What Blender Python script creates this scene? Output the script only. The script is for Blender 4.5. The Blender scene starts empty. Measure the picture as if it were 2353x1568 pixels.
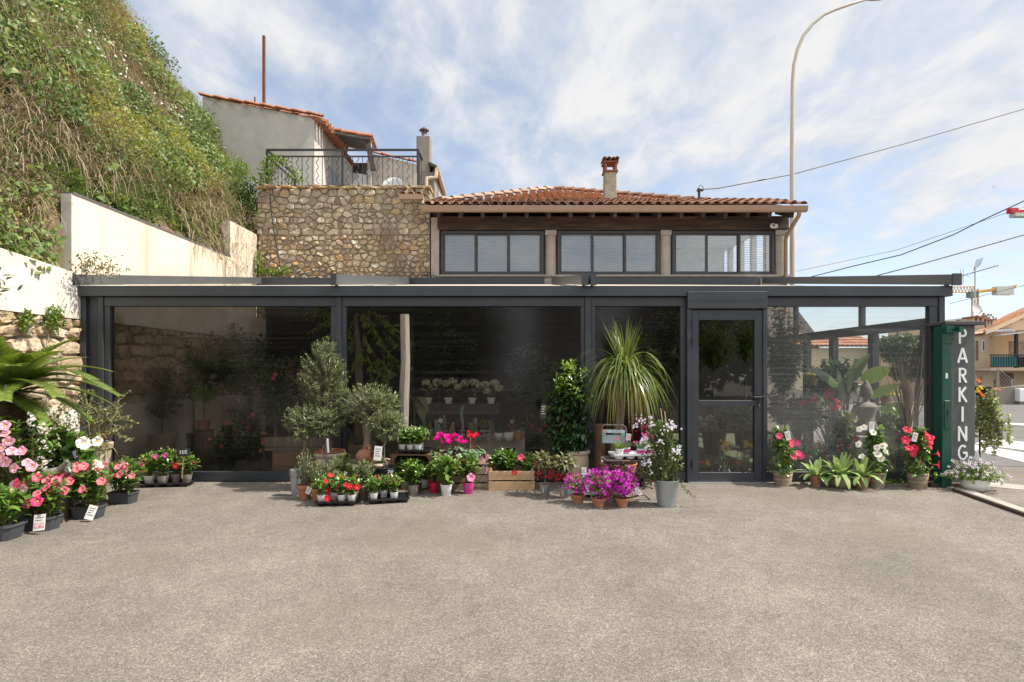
import bpy, bmesh, math, random
import numpy as np
from mathutils import Vector, Matrix, noise as mnoise
scene = bpy.context.scene
COL = scene.collection
R = math.radians
rng = np.random.default_rng(7)
random.seed(7)
# ------------------------------------------------------------------ camera, sky, sun, exposure
cam_d = bpy.data.cameras.new("camera"); cam = bpy.data.objects.new("camera", cam_d); COL.objects.link(cam)
scene.camera = cam
CAMZ = 1.4
cam.location = (0, 0, CAMZ); cam.rotation_euler = (R(90), 0, 0)
cam_d.sensor_width = 36; cam_d.lens = 36 * 1281 / 2353
cam_d.shift_y = 66 / 2353
cam_d.clip_start = .05; cam_d.clip_end = 2000
SUN_DIR = Vector((.58, -.07, .80)).normalized()
sd = bpy.data.lights.new("sun", 'SUN'); sd.energy = 4.6; sd.angle = R(.8); sd.color = (1, .94, .85)
so = bpy.data.objects.new("sun", sd); COL.objects.link(so)
so.rotation_euler = (-SUN_DIR).to_track_quat('-Z', 'Y').to_euler(); so.location = SUN_DIR * 60
scene.view_settings.view_transform = 'Standard'; scene.view_settings.look = 'None'
scene.view_settings.exposure = .60; scene.view_settings.gamma = 1; scene.view_settings.use_curve_mapping = False
scene.cycles.max_bounces = 8; scene.cycles.transparent_max_bounces = 16
scene.cycles.sample_clamp_indirect = 6
w = bpy.data.worlds.new("World"); scene.world = w; w.use_nodes = True
nt = w.node_tree; N = nt.nodes; L = nt.links
for n in list(N): N.remove(n)
def nn(t, **k):
 n = N.new(t)
 for a, b in k.items(): setattr(n, a, b)
 return n
out = nn('ShaderNodeOutputWorld')
sky = nn('ShaderNodeTexSky', sky_type='NISHITA', sun_disc=False)
sky.sun_elevation = math.asin(SUN_DIR.z); sky.sun_rotation = math.atan2(SUN_DIR.x, SUN_DIR.y)
sky.air_density = 1.0; sky.dust_density = .6; sky.ozone_density = 1.6
bg = nn('ShaderNodeBackground'); bg.inputs['Strength'].default_value = .13
hs = nn('ShaderNodeHueSaturation'); hs.inputs['Saturation'].default_value = .84
L.new(sky.outputs[0], hs.inputs['Color']); L.new(hs.outputs[0], bg.inputs['Color'])
cl = nn('ShaderNodeBackground'); cl.inputs['Strength'].default_value = .66
tc = nn('ShaderNodeTexCoord'); sep = nn('ShaderNodeSeparateXYZ'); L.new(tc.outputs['Generated'], sep.inputs[0])
def M(op, a, b=None, c=None):
 m = nn('ShaderNodeMath', operation=op)
 for i, v in enumerate((a, b, c)):
  if v is None: continue
  if isinstance(v, (int, float)): m.inputs[i].default_value = v
  else: L.new(v, m.inputs[i])
 return m.outputs[0]
zc = M('ADD', M('MAXIMUM', sep.outputs['Z'], 0.0), .22)
px_ = M('DIVIDE', sep.outputs['X'], zc); py_ = M('DIVIDE', sep.outputs['Y'], zc)
cmb = nn('ShaderNodeCombineXYZ'); L.new(px_, cmb.inputs[0]); L.new(py_, cmb.inputs[1])
mp = nn('ShaderNodeMapping'); mp.inputs['Rotation'].default_value = (0, 0, R(38)); mp.inputs['Scale'].default_value = (1.0, .66, 1)
mp.inputs['Location'].default_value = (1.7, .35, 0)
L.new(cmb.outputs[0], mp.inputs[0])
n1 = nn('ShaderNodeTexNoise'); n1.inputs['Scale'].default_value = 1.35; n1.inputs['Detail'].default_value = 9; n1.inputs['Roughness'].default_value = .58; n1.inputs['Distortion'].default_value = .5
L.new(mp.outputs[0], n1.inputs['Vector'])
n2 = nn('ShaderNodeTexNoise'); n2.inputs['Scale'].default_value = 5.5; n2.inputs['Detail'].default_value = 8; n2.inputs['Roughness'].default_value = .62; n2.inputs['Distortion'].default_value = .3
L.new(mp.outputs[0], n2.inputs['Vector'])
f = M('ADD', M('MULTIPLY', n1.outputs[0], .64), M('MULTIPLY', n2.outputs[0], .36))
f = M('ADD', f, M('MULTIPLY', sep.outputs['X'], .06))
f = M('ADD', f, M('MULTIPLY', M('SUBTRACT', sep.outputs['Z'], .3), .27))
ramp = nn('ShaderNodeMapRange', interpolation_type='SMOOTHSTEP'); ramp.inputs['From Min'].default_value = .36; ramp.inputs['From Max'].default_value = .62
ramp.inputs['To Min'].default_value = .18
f = M('ADD', f, M('MULTIPLY', M('MAXIMUM', M('MULTIPLY', sep.outputs['Y'], -1.0), 0.0), .5))  # extra unseen cloud cover behind the camera, added for fill light
L.new(f, ramp.inputs['Value'])
back = nn('ShaderNodeMapRange', interpolation_type='SMOOTHSTEP'); back.inputs['From Min'].default_value = .15; back.inputs['From Max'].default_value = -.5; back.inputs['To Min'].default_value = .56; back.inputs['To Max'].default_value = .92  # clouds behind the camera brightened to lift shaded fronts
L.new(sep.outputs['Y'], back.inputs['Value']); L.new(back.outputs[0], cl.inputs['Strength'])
cr = nn('ShaderNodeMix', data_type='RGBA'); cr.inputs['A'].default_value = (.74, .83, .96, 1); cr.inputs['B'].default_value = (1.06, 1.055, 1.06, 1)
crr = nn('ShaderNodeMapRange'); crr.inputs['From Min'].default_value = .30; crr.inputs['From Max'].default_value = .62; L.new(n2.outputs[0], crr.inputs['Value'])
L.new(M('MULTIPLY', crr.outputs[0], M('ADD', M('MULTIPLY', ramp.outputs[0], .6), .4)), cr.inputs['Factor']); L.new(cr.outputs['Result'], cl.inputs['Color'])
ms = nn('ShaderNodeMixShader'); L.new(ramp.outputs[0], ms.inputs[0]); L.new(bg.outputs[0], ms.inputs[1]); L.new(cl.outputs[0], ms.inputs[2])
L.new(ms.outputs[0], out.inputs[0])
# ------------------------------------------------------------------ helpers
def P(x, y, D):            # a point D metres away, where the photo shows it
 return Vector(((x - 1176) * D / 1281, D, CAMZ + (850 - y) * D / 1281))
def GX(x, D): return (x - 1176) * D / 1281
def GZ(y, D): return CAMZ + (850 - y) * D / 1281
def GD(y, z=0): return (CAMZ - z) * 1281 / (y - 850)
def tag(o, label=None, cat=None, group=None, kind=None):
 if label: o['label'] = label
 if cat: o['category'] = cat
 if group: o['group'] = group
 if kind: o['kind'] = kind
 return o
def thing(name, label, cat, loc=(0, 0, 0), rz=0, group=None):
 o = bpy.data.objects.new(name, None); COL.objects.link(o); o.empty_display_size = .1
 o.location = loc; o.rotation_euler = (0, 0, rz)
 return tag(o, label, cat, group)
KIDS = {}
def adopt(o, parent):
 if parent is not None:
  o.parent = parent; KIDS.setdefault(parent.name, []).append(o.name)
 return o
def copy_tree(o, parent=None):
 c = o.copy(); COL.objects.link(c)
 c.parent = None
 if parent is not None: adopt(c, parent)
 for k in list(KIDS.get(o.name, [])): copy_tree(bpy.data.objects[k], c)
 return c
class MB:
 """collects shapes, becomes ONE mesh"""
 def __init__(s): s.v = []; s.f = []; s.n = 0; s.av = []; s.at = []
 def add(s, vs, fs):
  b = s.n; s.v.extend([tuple(p) for p in vs]); s.n += len(vs)
  s.f.extend([tuple(i + b for i in q) for q in fs]); return s
 def box(s, x0, x1, y0, y1, z0, z1, m=None):
  vs = [(x0, y0, z0), (x1, y0, z0), (x1, y1, z0), (x0, y1, z0), (x0, y0, z1), (x1, y0, z1), (x1, y1, z1), (x0, y1, z1)]
  if m is not None: vs = [m @ Vector(p) for p in vs]
  return s.add(vs, [(3, 2, 1, 0), (4, 5, 6, 7), (0, 1, 5, 4), (1, 2, 6, 5), (2, 3, 7, 6), (3, 0, 4, 7)])
 def bar(s, a, b, wx, wz, up=(0, 0, 1)):      # rectangular bar between two points
  a = Vector(a); b = Vector(b); d = (b - a).normalized(); u = Vector(up)
  sx = d.cross(u)
  if sx.length < 1e-4: sx = d.cross(Vector((0, 1, 0)))
  sx.normalize(); uz = sx.cross(d).normalized(); sx = sx * wx / 2; uz = uz * wz / 2
  vs = [p + q for p in (a, b) for q in (-sx - uz, sx - uz, sx + uz, -sx + uz)]
  return s.add(vs, [(0, 1, 2, 3), (7, 6, 5, 4), (0, 4, 5, 1), (1, 5, 6, 2), (2, 6, 7, 3), (3, 7, 4, 0)])
 def tube(s, pts, r, n=6, cap=True):
  pts = [Vector(p) for p in pts]; k = len(pts)
  rs = r if hasattr(r, '__len__') else [r] * k
  vs = []; ref = None
  for i, p in enumerate(pts):
   d = (pts[min(i + 1, k - 1)] - pts[max(i - 1, 0)]).normalized()
   if ref is None: ref = d.orthogonal().normalized()
   ref = (ref - d * ref.dot(d))
   if ref.length < 1e-5: ref = d.orthogonal()
   ref.normalize(); q = d.cross(ref)
   for j in range(n):
    a = 2 * math.pi * j / n; vs.append(p + (ref * math.cos(a) + q * math.sin(a)) * rs[i])
  fs = [(i * n + j, i * n + (j + 1) % n, (i + 1) * n + (j + 1) % n, (i + 1) * n + j) for i in range(k - 1) for j in range(n)]
  if cap: fs += [tuple(reversed(range(n))), tuple(range((k - 1) * n, k * n))]
  return s.add(vs, fs)
 def lathe(s, prof, n=24, c=(0, 0, 0), closed=False, wob=None, sx=1, sy=1):   # prof: (r, z)
  vs = []
  for r, z in prof:
   for j in range(n):
    a = 2 * math.pi * j / n; k = 1 + (wob(a, z) if wob else 0)
    vs.append((c[0] + r * k * math.cos(a) * sx, c[1] + r * k * math.sin(a) * sy, c[2] + z))
  m = len(prof)
  fs = [(i * n + j, i * n + (j + 1) % n, (i + 1) * n + (j + 1) % n, (i + 1) * n + j) for i in range(m - 1) for j in range(n)]
  fs += [tuple(reversed(range(n)))]
  if closed: fs += [tuple(range((m - 1) * n, m * n))]
  return s.add(vs, fs)
 def tris(s, V, T):       # numpy arrays
  s.av.append(V); s.at.append(T); return s
 def build(s, name, mat, parent=None, smooth=False, world=False, bevel=0):
  me = bpy.data.meshes.new(name)
  vs = s.v
  if world and parent is not None:
   o3 = Vector(parent.location); vs = [(p[0] - o3.x, p[1] - o3.y, p[2] - o3.z) for p in vs]
  if s.av:
   V = [np.asarray(vs, dtype=np.float32).reshape(-1, 3)]; off = len(vs); T = [];
   for v, t in zip(s.av, s.at):
    if world and parent is not None: v = v - np.array(parent.location)
    V.append(v); T.append(t + off); off += len(v)
   V = np.concatenate(V).astype(np.float32); T = np.concatenate(T).astype(np.int32)
   loops = [i for q in s.f for i in q]; tot = [len(q) for q in s.f]
   lp = np.concatenate([np.array(loops, dtype=np.int32), T.ravel()])
   tt = np.concatenate([np.array(tot, dtype=np.int32), np.full(len(T), 3, dtype=np.int32)])
   st = np.concatenate([[0], np.cumsum(tt)[:-1]]).astype(np.int32)
   me.vertices.add(len(V)); me.vertices.foreach_set('co', V.ravel())
   me.loops.add(len(lp)); me.loops.foreach_set('vertex_index', lp)
   me.polygons.add(len(tt)); me.polygons.foreach_set('loop_start', st); me.polygons.foreach_set('loop_total', tt)
   me.update(calc_edges=True); me.validate()
  else:
   me.from_pydata([tuple(p) for p in vs], [], s.f); me.update()
  me.materials.append(mat)
  if smooth:
   me.polygons.foreach_set('use_smooth', [True] * len(me.polygons))
   if smooth == 'auto':
    me.set_sharp_from_angle(angle=R(40))
  o = bpy.data.objects.new(name, me); COL.objects.link(o)
  adopt(o, parent)
  if bevel:
   b = o.modifiers.new('bevel', 'BEVEL'); b.width = bevel; b.segments = 1; b.limit_method = 'ANGLE'
  return o
# ------------------------------------------------------------------ leaves and ribbons, in bulk
def unit(a): return a / np.maximum(np.linalg.norm(a, axis=-1, keepdims=True), 1e-9)
LEAF_S = {'oval': [(.30, .85), (.68, .80)], 'lance': [(.35, 1), (.70, .62)], 'strap': [(.25, .9), (.75, .9)], 'heart': [(.18, 1.0), (.55, .85)]}
def leaves(mb, pos, d, nrm, ln, wd, bend=.25, fold=.25, shape='oval'):
 pos = np.asarray(pos, float); n = len(pos)
 if n == 0: return mb
 d = unit(np.asarray(d, float)); s = unit(np.cross(d, nrm)); u = np.cross(s, d)
 ln = np.broadcast_to(np.asarray(ln, float), (n,))[:, None]; wd = np.broadcast_to(np.asarray(wd, float), (n,))[:, None] * .5
 (t1, w1), (t2, w2) = LEAF_S[shape]
 def pt(t, sd): return pos + d * ln * t + u * (-bend * ln * t * t + abs(sd) * fold * wd) + s * wd * sd
 V = np.stack([pos, pt(t1, -w1), pt(t1, 0), pt(t1, w1), pt(t2, -w2), pt(t2, 0), pt(t2, w2), pt(1, 0)], 1).reshape(-1, 3)
 T = np.array([(0, 2, 1), (0, 3, 2), (1, 2, 4), (2, 5, 4), (2, 3, 5), (3, 6, 5), (4, 5, 7), (5, 6, 7)])
 T = (T[None] + (np.arange(n) * 8)[:, None, None]).reshape(-1, 3)
 return mb.tris(V, T)
def ribbons(mb, base, d, ln, wd, droop, segs=5, taper=.1, nrm=None, wprof=None):
 """blades that leave along d and droop by gravity"""
 base = np.asarray(base, float); n = len(base); d = unit(np.asarray(d, float))
 ln = np.broadcast_to(np.asarray(ln, float), (n,)); wd = np.broadcast_to(np.asarray(wd, float), (n,)); droop = np.broadcast_to(np.asarray(droop, float), (n,))
 p = base.copy(); cur = d.copy(); side = np.cross(d, np.array([0, 0, 1.0]) if nrm is None else nrm); side = unit(side + 1e-6)
 rows = []
 for k in range(segs + 1):
  t = k / segs; wp = wprof(t) if wprof else (1 - (1 - taper) * t ** 2)
  rows.append(p - side * (wd * wp / 2)[:, None]); rows.append(p + side * (wd * wp / 2)[:, None])
  p = p + cur * (ln / segs)[:, None]
  cur = unit(cur + np.array([0, 0, -1.0]) * (droop / segs)[:, None])
 V = np.stack(rows, 1).reshape(-1, 3); m = 2 * (segs + 1)
 T = []
 for k in range(segs):
  a = 2 * k; T += [(a, a + 1, a + 3), (a, a + 3, a + 2)]
 T = (np.array(T)[None] + (np.arange(n) * m)[:, None, None]).reshape(-1, 3)
 return mb.tris(V, T)
def rdir(n):
 v = rng.normal(size=(n, 3)); return unit(v)
# ------------------------------------------------------------------ materials
MATS = {}
def newmat(name):
 m = bpy.data.materials.new(name); m.use_nodes = True
 nt = m.node_tree
 for n in list(nt.nodes): nt.nodes.remove(n)
 o = nt.nodes.new('ShaderNodeOutputMaterial')
 return m, nt, o
def lnk(nt, a, b): nt.links.new(a, b)
def mat(name, c, c2=None, rough=.7, scale=6, detail=5, bump=0, bscale=60, metal=0, spec=.5, stretch=(1, 1, 1), lo=.35, hi=.65, c3=None, s3=2, isl=0, coat=0):
 if name in MATS: return MATS[name]
 m, nt, o = newmat(name); X = nt.nodes.new
 b = X('ShaderNodeBsdfPrincipled'); lnk(nt, b.outputs[0], o.inputs[0])
 b.inputs['Roughness'].default_value = rough; b.inputs['Metallic'].default_value = metal; b.inputs['Specular IOR Level'].default_value = spec
 b.inputs['Coat Weight'].default_value = coat
 tc = X('ShaderNodeTexCoord'); mp = X('ShaderNodeMapping'); mp.inputs['Scale'].default_value = stretch; lnk(nt, tc.outputs['Object'], mp.inputs[0])
 c2 = c2 or tuple(v * .8 for v in c)
 nz = X('ShaderNodeTexNoise'); nz.inputs['Scale'].default_value = scale; nz.inputs['Detail'].default_value = detail; nz.inputs['Roughness'].default_value = .6
 lnk(nt, mp.outputs[0], nz.inputs['Vector'])
 mr = X('ShaderNodeMapRange'); mr.inputs['From Min'].default_value = lo; mr.inputs['From Max'].default_value = hi; lnk(nt, nz.outputs[0], mr.inputs['Value'])
 mx = X('ShaderNodeMix'); mx.data_type = 'RGBA'; mx.inputs['A'].default_value = (*c, 1); mx.inputs['B'].default_value = (*c2, 1); lnk(nt, mr.outputs[0], mx.inputs['Factor'])
 col = mx.outputs['Result']
 if c3:
  n3 = X('ShaderNodeTexNoise'); n3.inputs['Scale'].default_value = s3; n3.inputs['Detail'].default_value = 4; lnk(nt, mp.outputs[0], n3.inputs['Vector'])
  m3 = X('ShaderNodeMapRange'); m3.inputs['From Min'].default_value = .52; m3.inputs['From Max'].default_value = .72; lnk(nt, n3.outputs[0], m3.inputs['Value'])
  x3 = X('ShaderNodeMix'); x3.data_type = 'RGBA'; x3.inputs['B'].default_value = (*c3, 1); lnk(nt, m3.outputs[0], x3.inputs['Factor']); lnk(nt, col, x3.inputs['A']); col = x3.outputs['Result']
 if isl:
  g = X('ShaderNodeNewGeometry'); r = X('ShaderNodeMapRange'); r.inputs['To Min'].default_value = 1 - isl; r.inputs['To Max'].default_value = 1 + isl; lnk(nt, g.outputs['Random Per Island'], r.inputs['Value'])
  h = X('ShaderNodeHueSaturation'); lnk(nt, r.outputs[0], h.inputs['Value']); lnk(nt, col, h.inputs['Color']); col = h.outputs[0]
 lnk(nt, col, b.inputs['Base Color'])
 if bump:
  bz = X('ShaderNodeTexNoise'); bz.inputs['Scale'].default_value = bscale; bz.inputs['Detail'].default_value = 4; lnk(nt, mp.outputs[0], bz.inputs['Vector'])
  bp = X('ShaderNodeBump'); bp.inputs['Strength'].default_value = bump; bp.inputs['Distance'].default_value = .02; lnk(nt, bz.outputs[0], bp.inputs['Height']); lnk(nt, bp.outputs[0], b.inputs['Normal'])
 MATS[name] = m; return m
def leafmat(name, cols, trans=.25, rough=.42, spec=.4):
 if name in MATS: return MATS[name]
 m, nt, o = newmat(name); X = nt.nodes.new
 g = X('ShaderNodeNewGeometry'); r = X('ShaderNodeValToRGB'); lnk(nt, g.outputs['Random Per Island'], r.inputs[0])
 e = r.color_ramp.elements
 while len(e) > 1: e.remove(e[-1])
 e[0].position = 0; e[0].color = (*cols[0], 1)
 for i, c in enumerate(cols[1:]):
  k = e.new((i + 1) / (len(cols) - 1)); k.color = (*c, 1)
 b = X('ShaderNodeBsdfPrincipled'); b.inputs['Roughness'].default_value = rough; b.inputs['Specular IOR Level'].default_value = spec
 t = X('ShaderNodeBsdfTranslucent'); hs = X('ShaderNodeHueSaturation'); hs.inputs['Saturation'].default_value = 1.15; hs.inputs['Value'].default_value = 1.7; hs.inputs['Hue'].default_value = .485
 lnk(nt, r.outputs[0], b.inputs['Base Color']); lnk(nt, r.outputs[0], hs.inputs['Color']); lnk(nt, hs.outputs[0], t.inputs[0])
 mx = X('ShaderNodeMixShader'); mx.inputs[0].default_value = trans; lnk(nt, b.outputs[0], mx.inputs[1]); lnk(nt, t.outputs[0], mx.inputs[2]); lnk(nt, mx.outputs[0], o.inputs[0])
 MATS[name] = m; return m
def glassmat(name, tint=(.8, .82, .82), refl=1.0, rough=.0, wav=0, milk=0, stretch=(1, 1, 60), wscale=1.2, ior=1.5, mmin=.06):
 if name in MATS: return MATS[name]
 m, nt, o = newmat(name); X = nt.nodes.new
 tr = X('ShaderNodeBsdfTransparent'); tr.inputs[0].default_value = (*tint, 1)
 gl = X('ShaderNodeBsdfGlossy'); gl.inputs['Roughness'].default_value = rough; gl.inputs[0].default_value = (refl, refl, refl, 1)
 fr = X('ShaderNodeFresnel'); fr.inputs['IOR'].default_value = ior
 mx = X('ShaderNodeMixShader'); lnk(nt, fr.outputs[0], mx.inputs[0]); lnk(nt, tr.outputs[0], mx.inputs[1]); lnk(nt, gl.outputs[0], mx.inputs[2])
 res = mx.outputs[0]
 if wav or milk:
  tc = X('ShaderNodeTexCoord'); mp = X('ShaderNodeMapping'); mp.inputs['Scale'].default_value = stretch; lnk(nt, tc.outputs['Object'], mp.inputs[0])
  nz = X('ShaderNodeTexNoise'); nz.inputs['Scale'].default_value = wscale; nz.inputs['Detail'].default_value = 5; nz.inputs['Roughness'].default_value = .65; lnk(nt, mp.outputs[0], nz.inputs['Vector'])
 if wav:
  bp = X('ShaderNodeBump'); bp.inputs['Strength'].default_value = wav; bp.inputs['Distance'].default_value = .01; lnk(nt, nz.outputs[0], bp.inputs['Height']); lnk(nt, bp.outputs[0], gl.inputs['Normal'])
 if milk:
  df = X('ShaderNodeBsdfTranslucent'); df.inputs[0].default_value = (.85, .87, .9, 1)
  d2 = X('ShaderNodeBsdfDiffuse'); d2.inputs[0].default_value = (.8, .82, .85, 1)
  ad = X('ShaderNodeMixShader'); lnk(nt, df.outputs[0], ad.inputs[1]); lnk(nt, d2.outputs[0], ad.inputs[2])
  mr = X('ShaderNodeMapRange'); mr.inputs['From Min'].default_value = .50; mr.inputs['From Max'].default_value = .72; mr.inputs['To Max'].default_value = milk; mr.inputs['To Min'].default_value = milk * mmin; lnk(nt, nz.outputs[0], mr.inputs['Value'])  # plastic milkiness; its even floor also paints the veil of reflected sky
  m2 = X('ShaderNodeMixShader'); lnk(nt, mr.outputs[0], m2.inputs[0]); lnk(nt, res, m2.inputs[1]); lnk(nt, ad.outputs[0], m2.inputs[2]); res = m2.outputs[0]
 lnk(nt, res, o.inputs[0]); MATS[name] = m; return m
ANTH = mat('anthracite_metal', (.040, .046, .054), (.032, .037, .043), rough=.42, scale=3, spec=.5, bump=.03, bscale=300)
ANTH2 = mat('grey_metal', (.085, .093, .096), (.07, .077, .08), rough=.35, scale=2, spec=.6)
FRAME = mat('window_frame_dark', (.055, .052, .050), (.045, .043, .042), rough=.45)
PVC = glassmat('clear_plastic_sheet', tint=(.90, .86, .81), refl=.7, rough=.01, wav=.07, milk=.055, stretch=(.35, 1, 48), ior=1.5, mmin=.12)
GLASS = glassmat('window_glass', tint=(.90, .92, .92))
HGLASS = glassmat('house_window_glass', tint=(.88, .92, .95), ior=2.3)
[n for n in HGLASS.node_tree.nodes if n.type == 'BSDF_GLOSSY'][0].inputs[0].default_value = (.90, .96, 1, 1)
CREAM = mat('cream_render', (.73, .635, .51), (.66, .565, .45), rough=.9, scale=1.6, bump=.12, bscale=70, c3=(.50, .42, .32), s3=2.2, stretch=(1.6, 1.6, .22))
WHITER = mat('white_render', (.73, .69, .62), (.64, .60, .53), rough=.95, scale=3, bump=.35, bscale=55, c3=(.55, .50, .43), s3=1.6)
GREYR = mat('grey_render', (.56, .53, .475), (.47, .44, .40), rough=.95, scale=1.5, bump=.15, bscale=30, c3=(.40, .375, .34), s3=1.7)
STONE = None
WOODG = mat('weathered_wood', (.30, .265, .225), (.17, .145, .12), rough=.9, scale=5, stretch=(6, 6, .5), bump=.5, bscale=14)
# ------------------------------------------------------------------ ground, road, pavement
def asphalt(name, a, b, speck, big):
 m, nt, o = newmat(name); X = nt.nodes.new
 p = X('ShaderNodeBsdfPrincipled'); p.inputs['Roughness'].default_value = .92; lnk(nt, p.outputs[0], o.inputs[0])
 tc = X('ShaderNodeTexCoord')
 v = X('ShaderNodeTexVoronoi'); v.inputs['Scale'].default_value = 150; lnk(nt, tc.outputs['Object'], v.inputs['Vector'])
 sp = X('ShaderNodeSeparateColor'); lnk(nt, v.outputs['Color'], sp.inputs[0])
 r = X('ShaderNodeValToRGB'); lnk(nt, sp.outputs[0], r.inputs[0]); e = r.color_ramp.elements
 e[0].position = 0; e[0].color = (*[k * .72 for k in a], 1); e[1].position = 1; e[1].color = (*speck, 1)
 for q, c in ((.22, a), (.72, b)):
  k = e.new(q); k.color = (*c, 1)
 n = X('ShaderNodeTexNoise'); n.inputs['Scale'].default_value = .9; n.inputs['Detail'].default_value = 7; n.inputs['Roughness'].default_value = .65; lnk(nt, tc.outputs['Object'], n.inputs['Vector'])
 mr = X('ShaderNodeMapRange'); mr.inputs['From Min'].default_value = .3; mr.inputs['From Max'].default_value = .7; mr.inputs['To Min'].default_value = .74; mr.inputs['To Max'].default_value = 1.18; lnk(nt, n.outputs[0], mr.inputs['Value'])
 n4 = X('ShaderNodeTexNoise'); n4.inputs['Scale'].default_value = 7; n4.inputs['Detail'].default_value = 6; n4.inputs['Roughness'].default_value = .7; lnk(nt, tc.outputs['Object'], n4.inputs['Vector'])
 m4 = X('ShaderNodeMapRange'); m4.inputs['From Min'].default_value = .3; m4.inputs['From Max'].default_value = .7; m4.inputs['To Min'].default_value = .84; m4.inputs['To Max'].default_value = 1.13; lnk(nt, n4.outputs[0], m4.inputs['Value'])
 mu = X('ShaderNodeMath'); mu.operation = 'MULTIPLY'; lnk(nt, mr.outputs[0], mu.inputs[0]); lnk(nt, m4.outputs[0], mu.inputs[1])
 h = X('ShaderNodeHueSaturation'); lnk(nt, r.outputs[0], h.inputs['Color']); lnk(nt, mu.outputs[0], h.inputs['Value'])
 n2 = X('ShaderNodeTexNoise'); n2.inputs['Scale'].default_value = .55; n2.inputs['Detail'].default_value = 5; mp = X('ShaderNodeMapping'); mp.inputs['Location'].default_value = (3.3, 1.1, 0); lnk(nt, tc.outputs['Object'], mp.inputs[0]); lnk(nt, mp.outputs[0], n2.inputs['Vector'])
 m2 = X('ShaderNodeMapRange'); m2.inputs['From Min'].default_value = .54; m2.inputs['From Max'].default_value = .70; m2.inputs['To Max'].default_value = .6; lnk(nt, n2.outputs[0], m2.inputs['Value'])
 x = X('ShaderNodeMix'); x.data_type = 'RGBA'; x.inputs['B'].default_value = (*big, 1); lnk(nt, m2.outputs[0], x.inputs['Factor']); lnk(nt, h.outputs[0], x.inputs['A'])
 lnk(nt, x.outputs['Result'], p.inputs['Base Color'])
 bp = X('ShaderNodeBump'); bp.inputs['Strength'].default_value = .6; bp.inputs['Distance'].default_value = .005; lnk(nt, v.outputs['Distance'], bp.inputs['Height']); bp.invert = True; lnk(nt, bp.outputs[0], p.inputs['Normal'])
 MATS[name] = m; return m
ASPH = asphalt('lot_asphalt', (.150, .130, .108), (.205, .180, .150), (.315, .283, .238), (.165, .125, .094))
ROADM = asphalt('road_asphalt', (.115, .11, .104), (.16, .153, .144), (.24, .23, .215), (.19, .18, .165))
CONC = mat('concrete', (.42, .385, .33), (.33, .30, .255), rough=.95, scale=5, bump=.3, bscale=90)
MARK = mat('road_paint', (.62, .61, .58), (.48, .47, .45), rough=.8, scale=9)
g = MB(); g.add([(-400, -60, 0), (400, -60, 0), (400, 600, 0), (-400, 600, 0)], [(0, 1, 2, 3)])
tag(g.build('ground', ASPH), kind='structure')
r = MB(); r.add([(5.75, 8.2, .004), (60, 3.4, .004), (60, 34, .004), (5.75, 34, .004)], [(0, 1, 2, 3)])
tag(r.build('road', ROADM), kind='structure')
pv = MB()
pv.add([(4.98, 6.95, .004), (5.5, 6.8, .004), (7.6, 5.35, .004), (20, -2, .004), (20, -1.4, .004), (7.75, 5.72, .004), (5.6, 7.15, .004)], [(0, 1, 2, 3, 4, 5, 6)])
tag(pv.build('kerb_strip', CONC), kind='structure')
def ground_quad(pts, z): return [(GX(x, GD(y, z)), GD(y, z), z) for x, y in pts]
mk = MB()
for q in ([(2240, 1020), (2353, 1035), (2400, 1041), (2400, 1022), (2353, 1016), (2265, 1006)], [(2200, 1026), (2353, 1062), (2440, 1080), (2440, 1056), (2353, 1040), (2240, 1022)], [(2150, 964), (2353, 978), (2440, 984), (2440, 980), (2353, 974), (2150, 961)]):
 mk.add(ground_quad(q, .008), [tuple(range(len(q)))])
tag(mk.build('road_markings', MARK), kind='structure')
rail = thing('gate_rail', 'rusty steel gate track set in concrete running past the parking pillar', 'gate rail', (5.6, 6.55, 0))
a = P(2195, 1130, GD(1130)); b_ = P(2420, 1210, GD(1210))
dirn = (b_ - a);
RUST = mat('rusty_steel', (.10, .065, .045), (.05, .042, .038), rough=.8, scale=20)
x = MB()
for o_ in (-.03, .03): x.bar(a + Vector((0, o_ * 1.3, .018)), b_ + Vector((0, o_ * 1.3, .018)), .022, .03)
x.build('track', RUST, rail, world=True)
x = MB(); x.bar(a + Vector((.1, .14, .012)), b_ + Vector((.1, .14, .012)), .16, .024); x.build('kerb', CONC, rail, world=True)
CARPET = mat('green_carpet', (.085, .095, .05), (.06, .07, .038), rough=1, scale=40)
x = MB(); x.add([(-5.39, 7.06, .006), (5.42, 7.06, .006), (5.42, 12.19, .006), (-5.39, 12.19, .006)], [(0, 1, 2, 3)])
tag(x.build('floor', CARPET), kind='structure')
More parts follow.
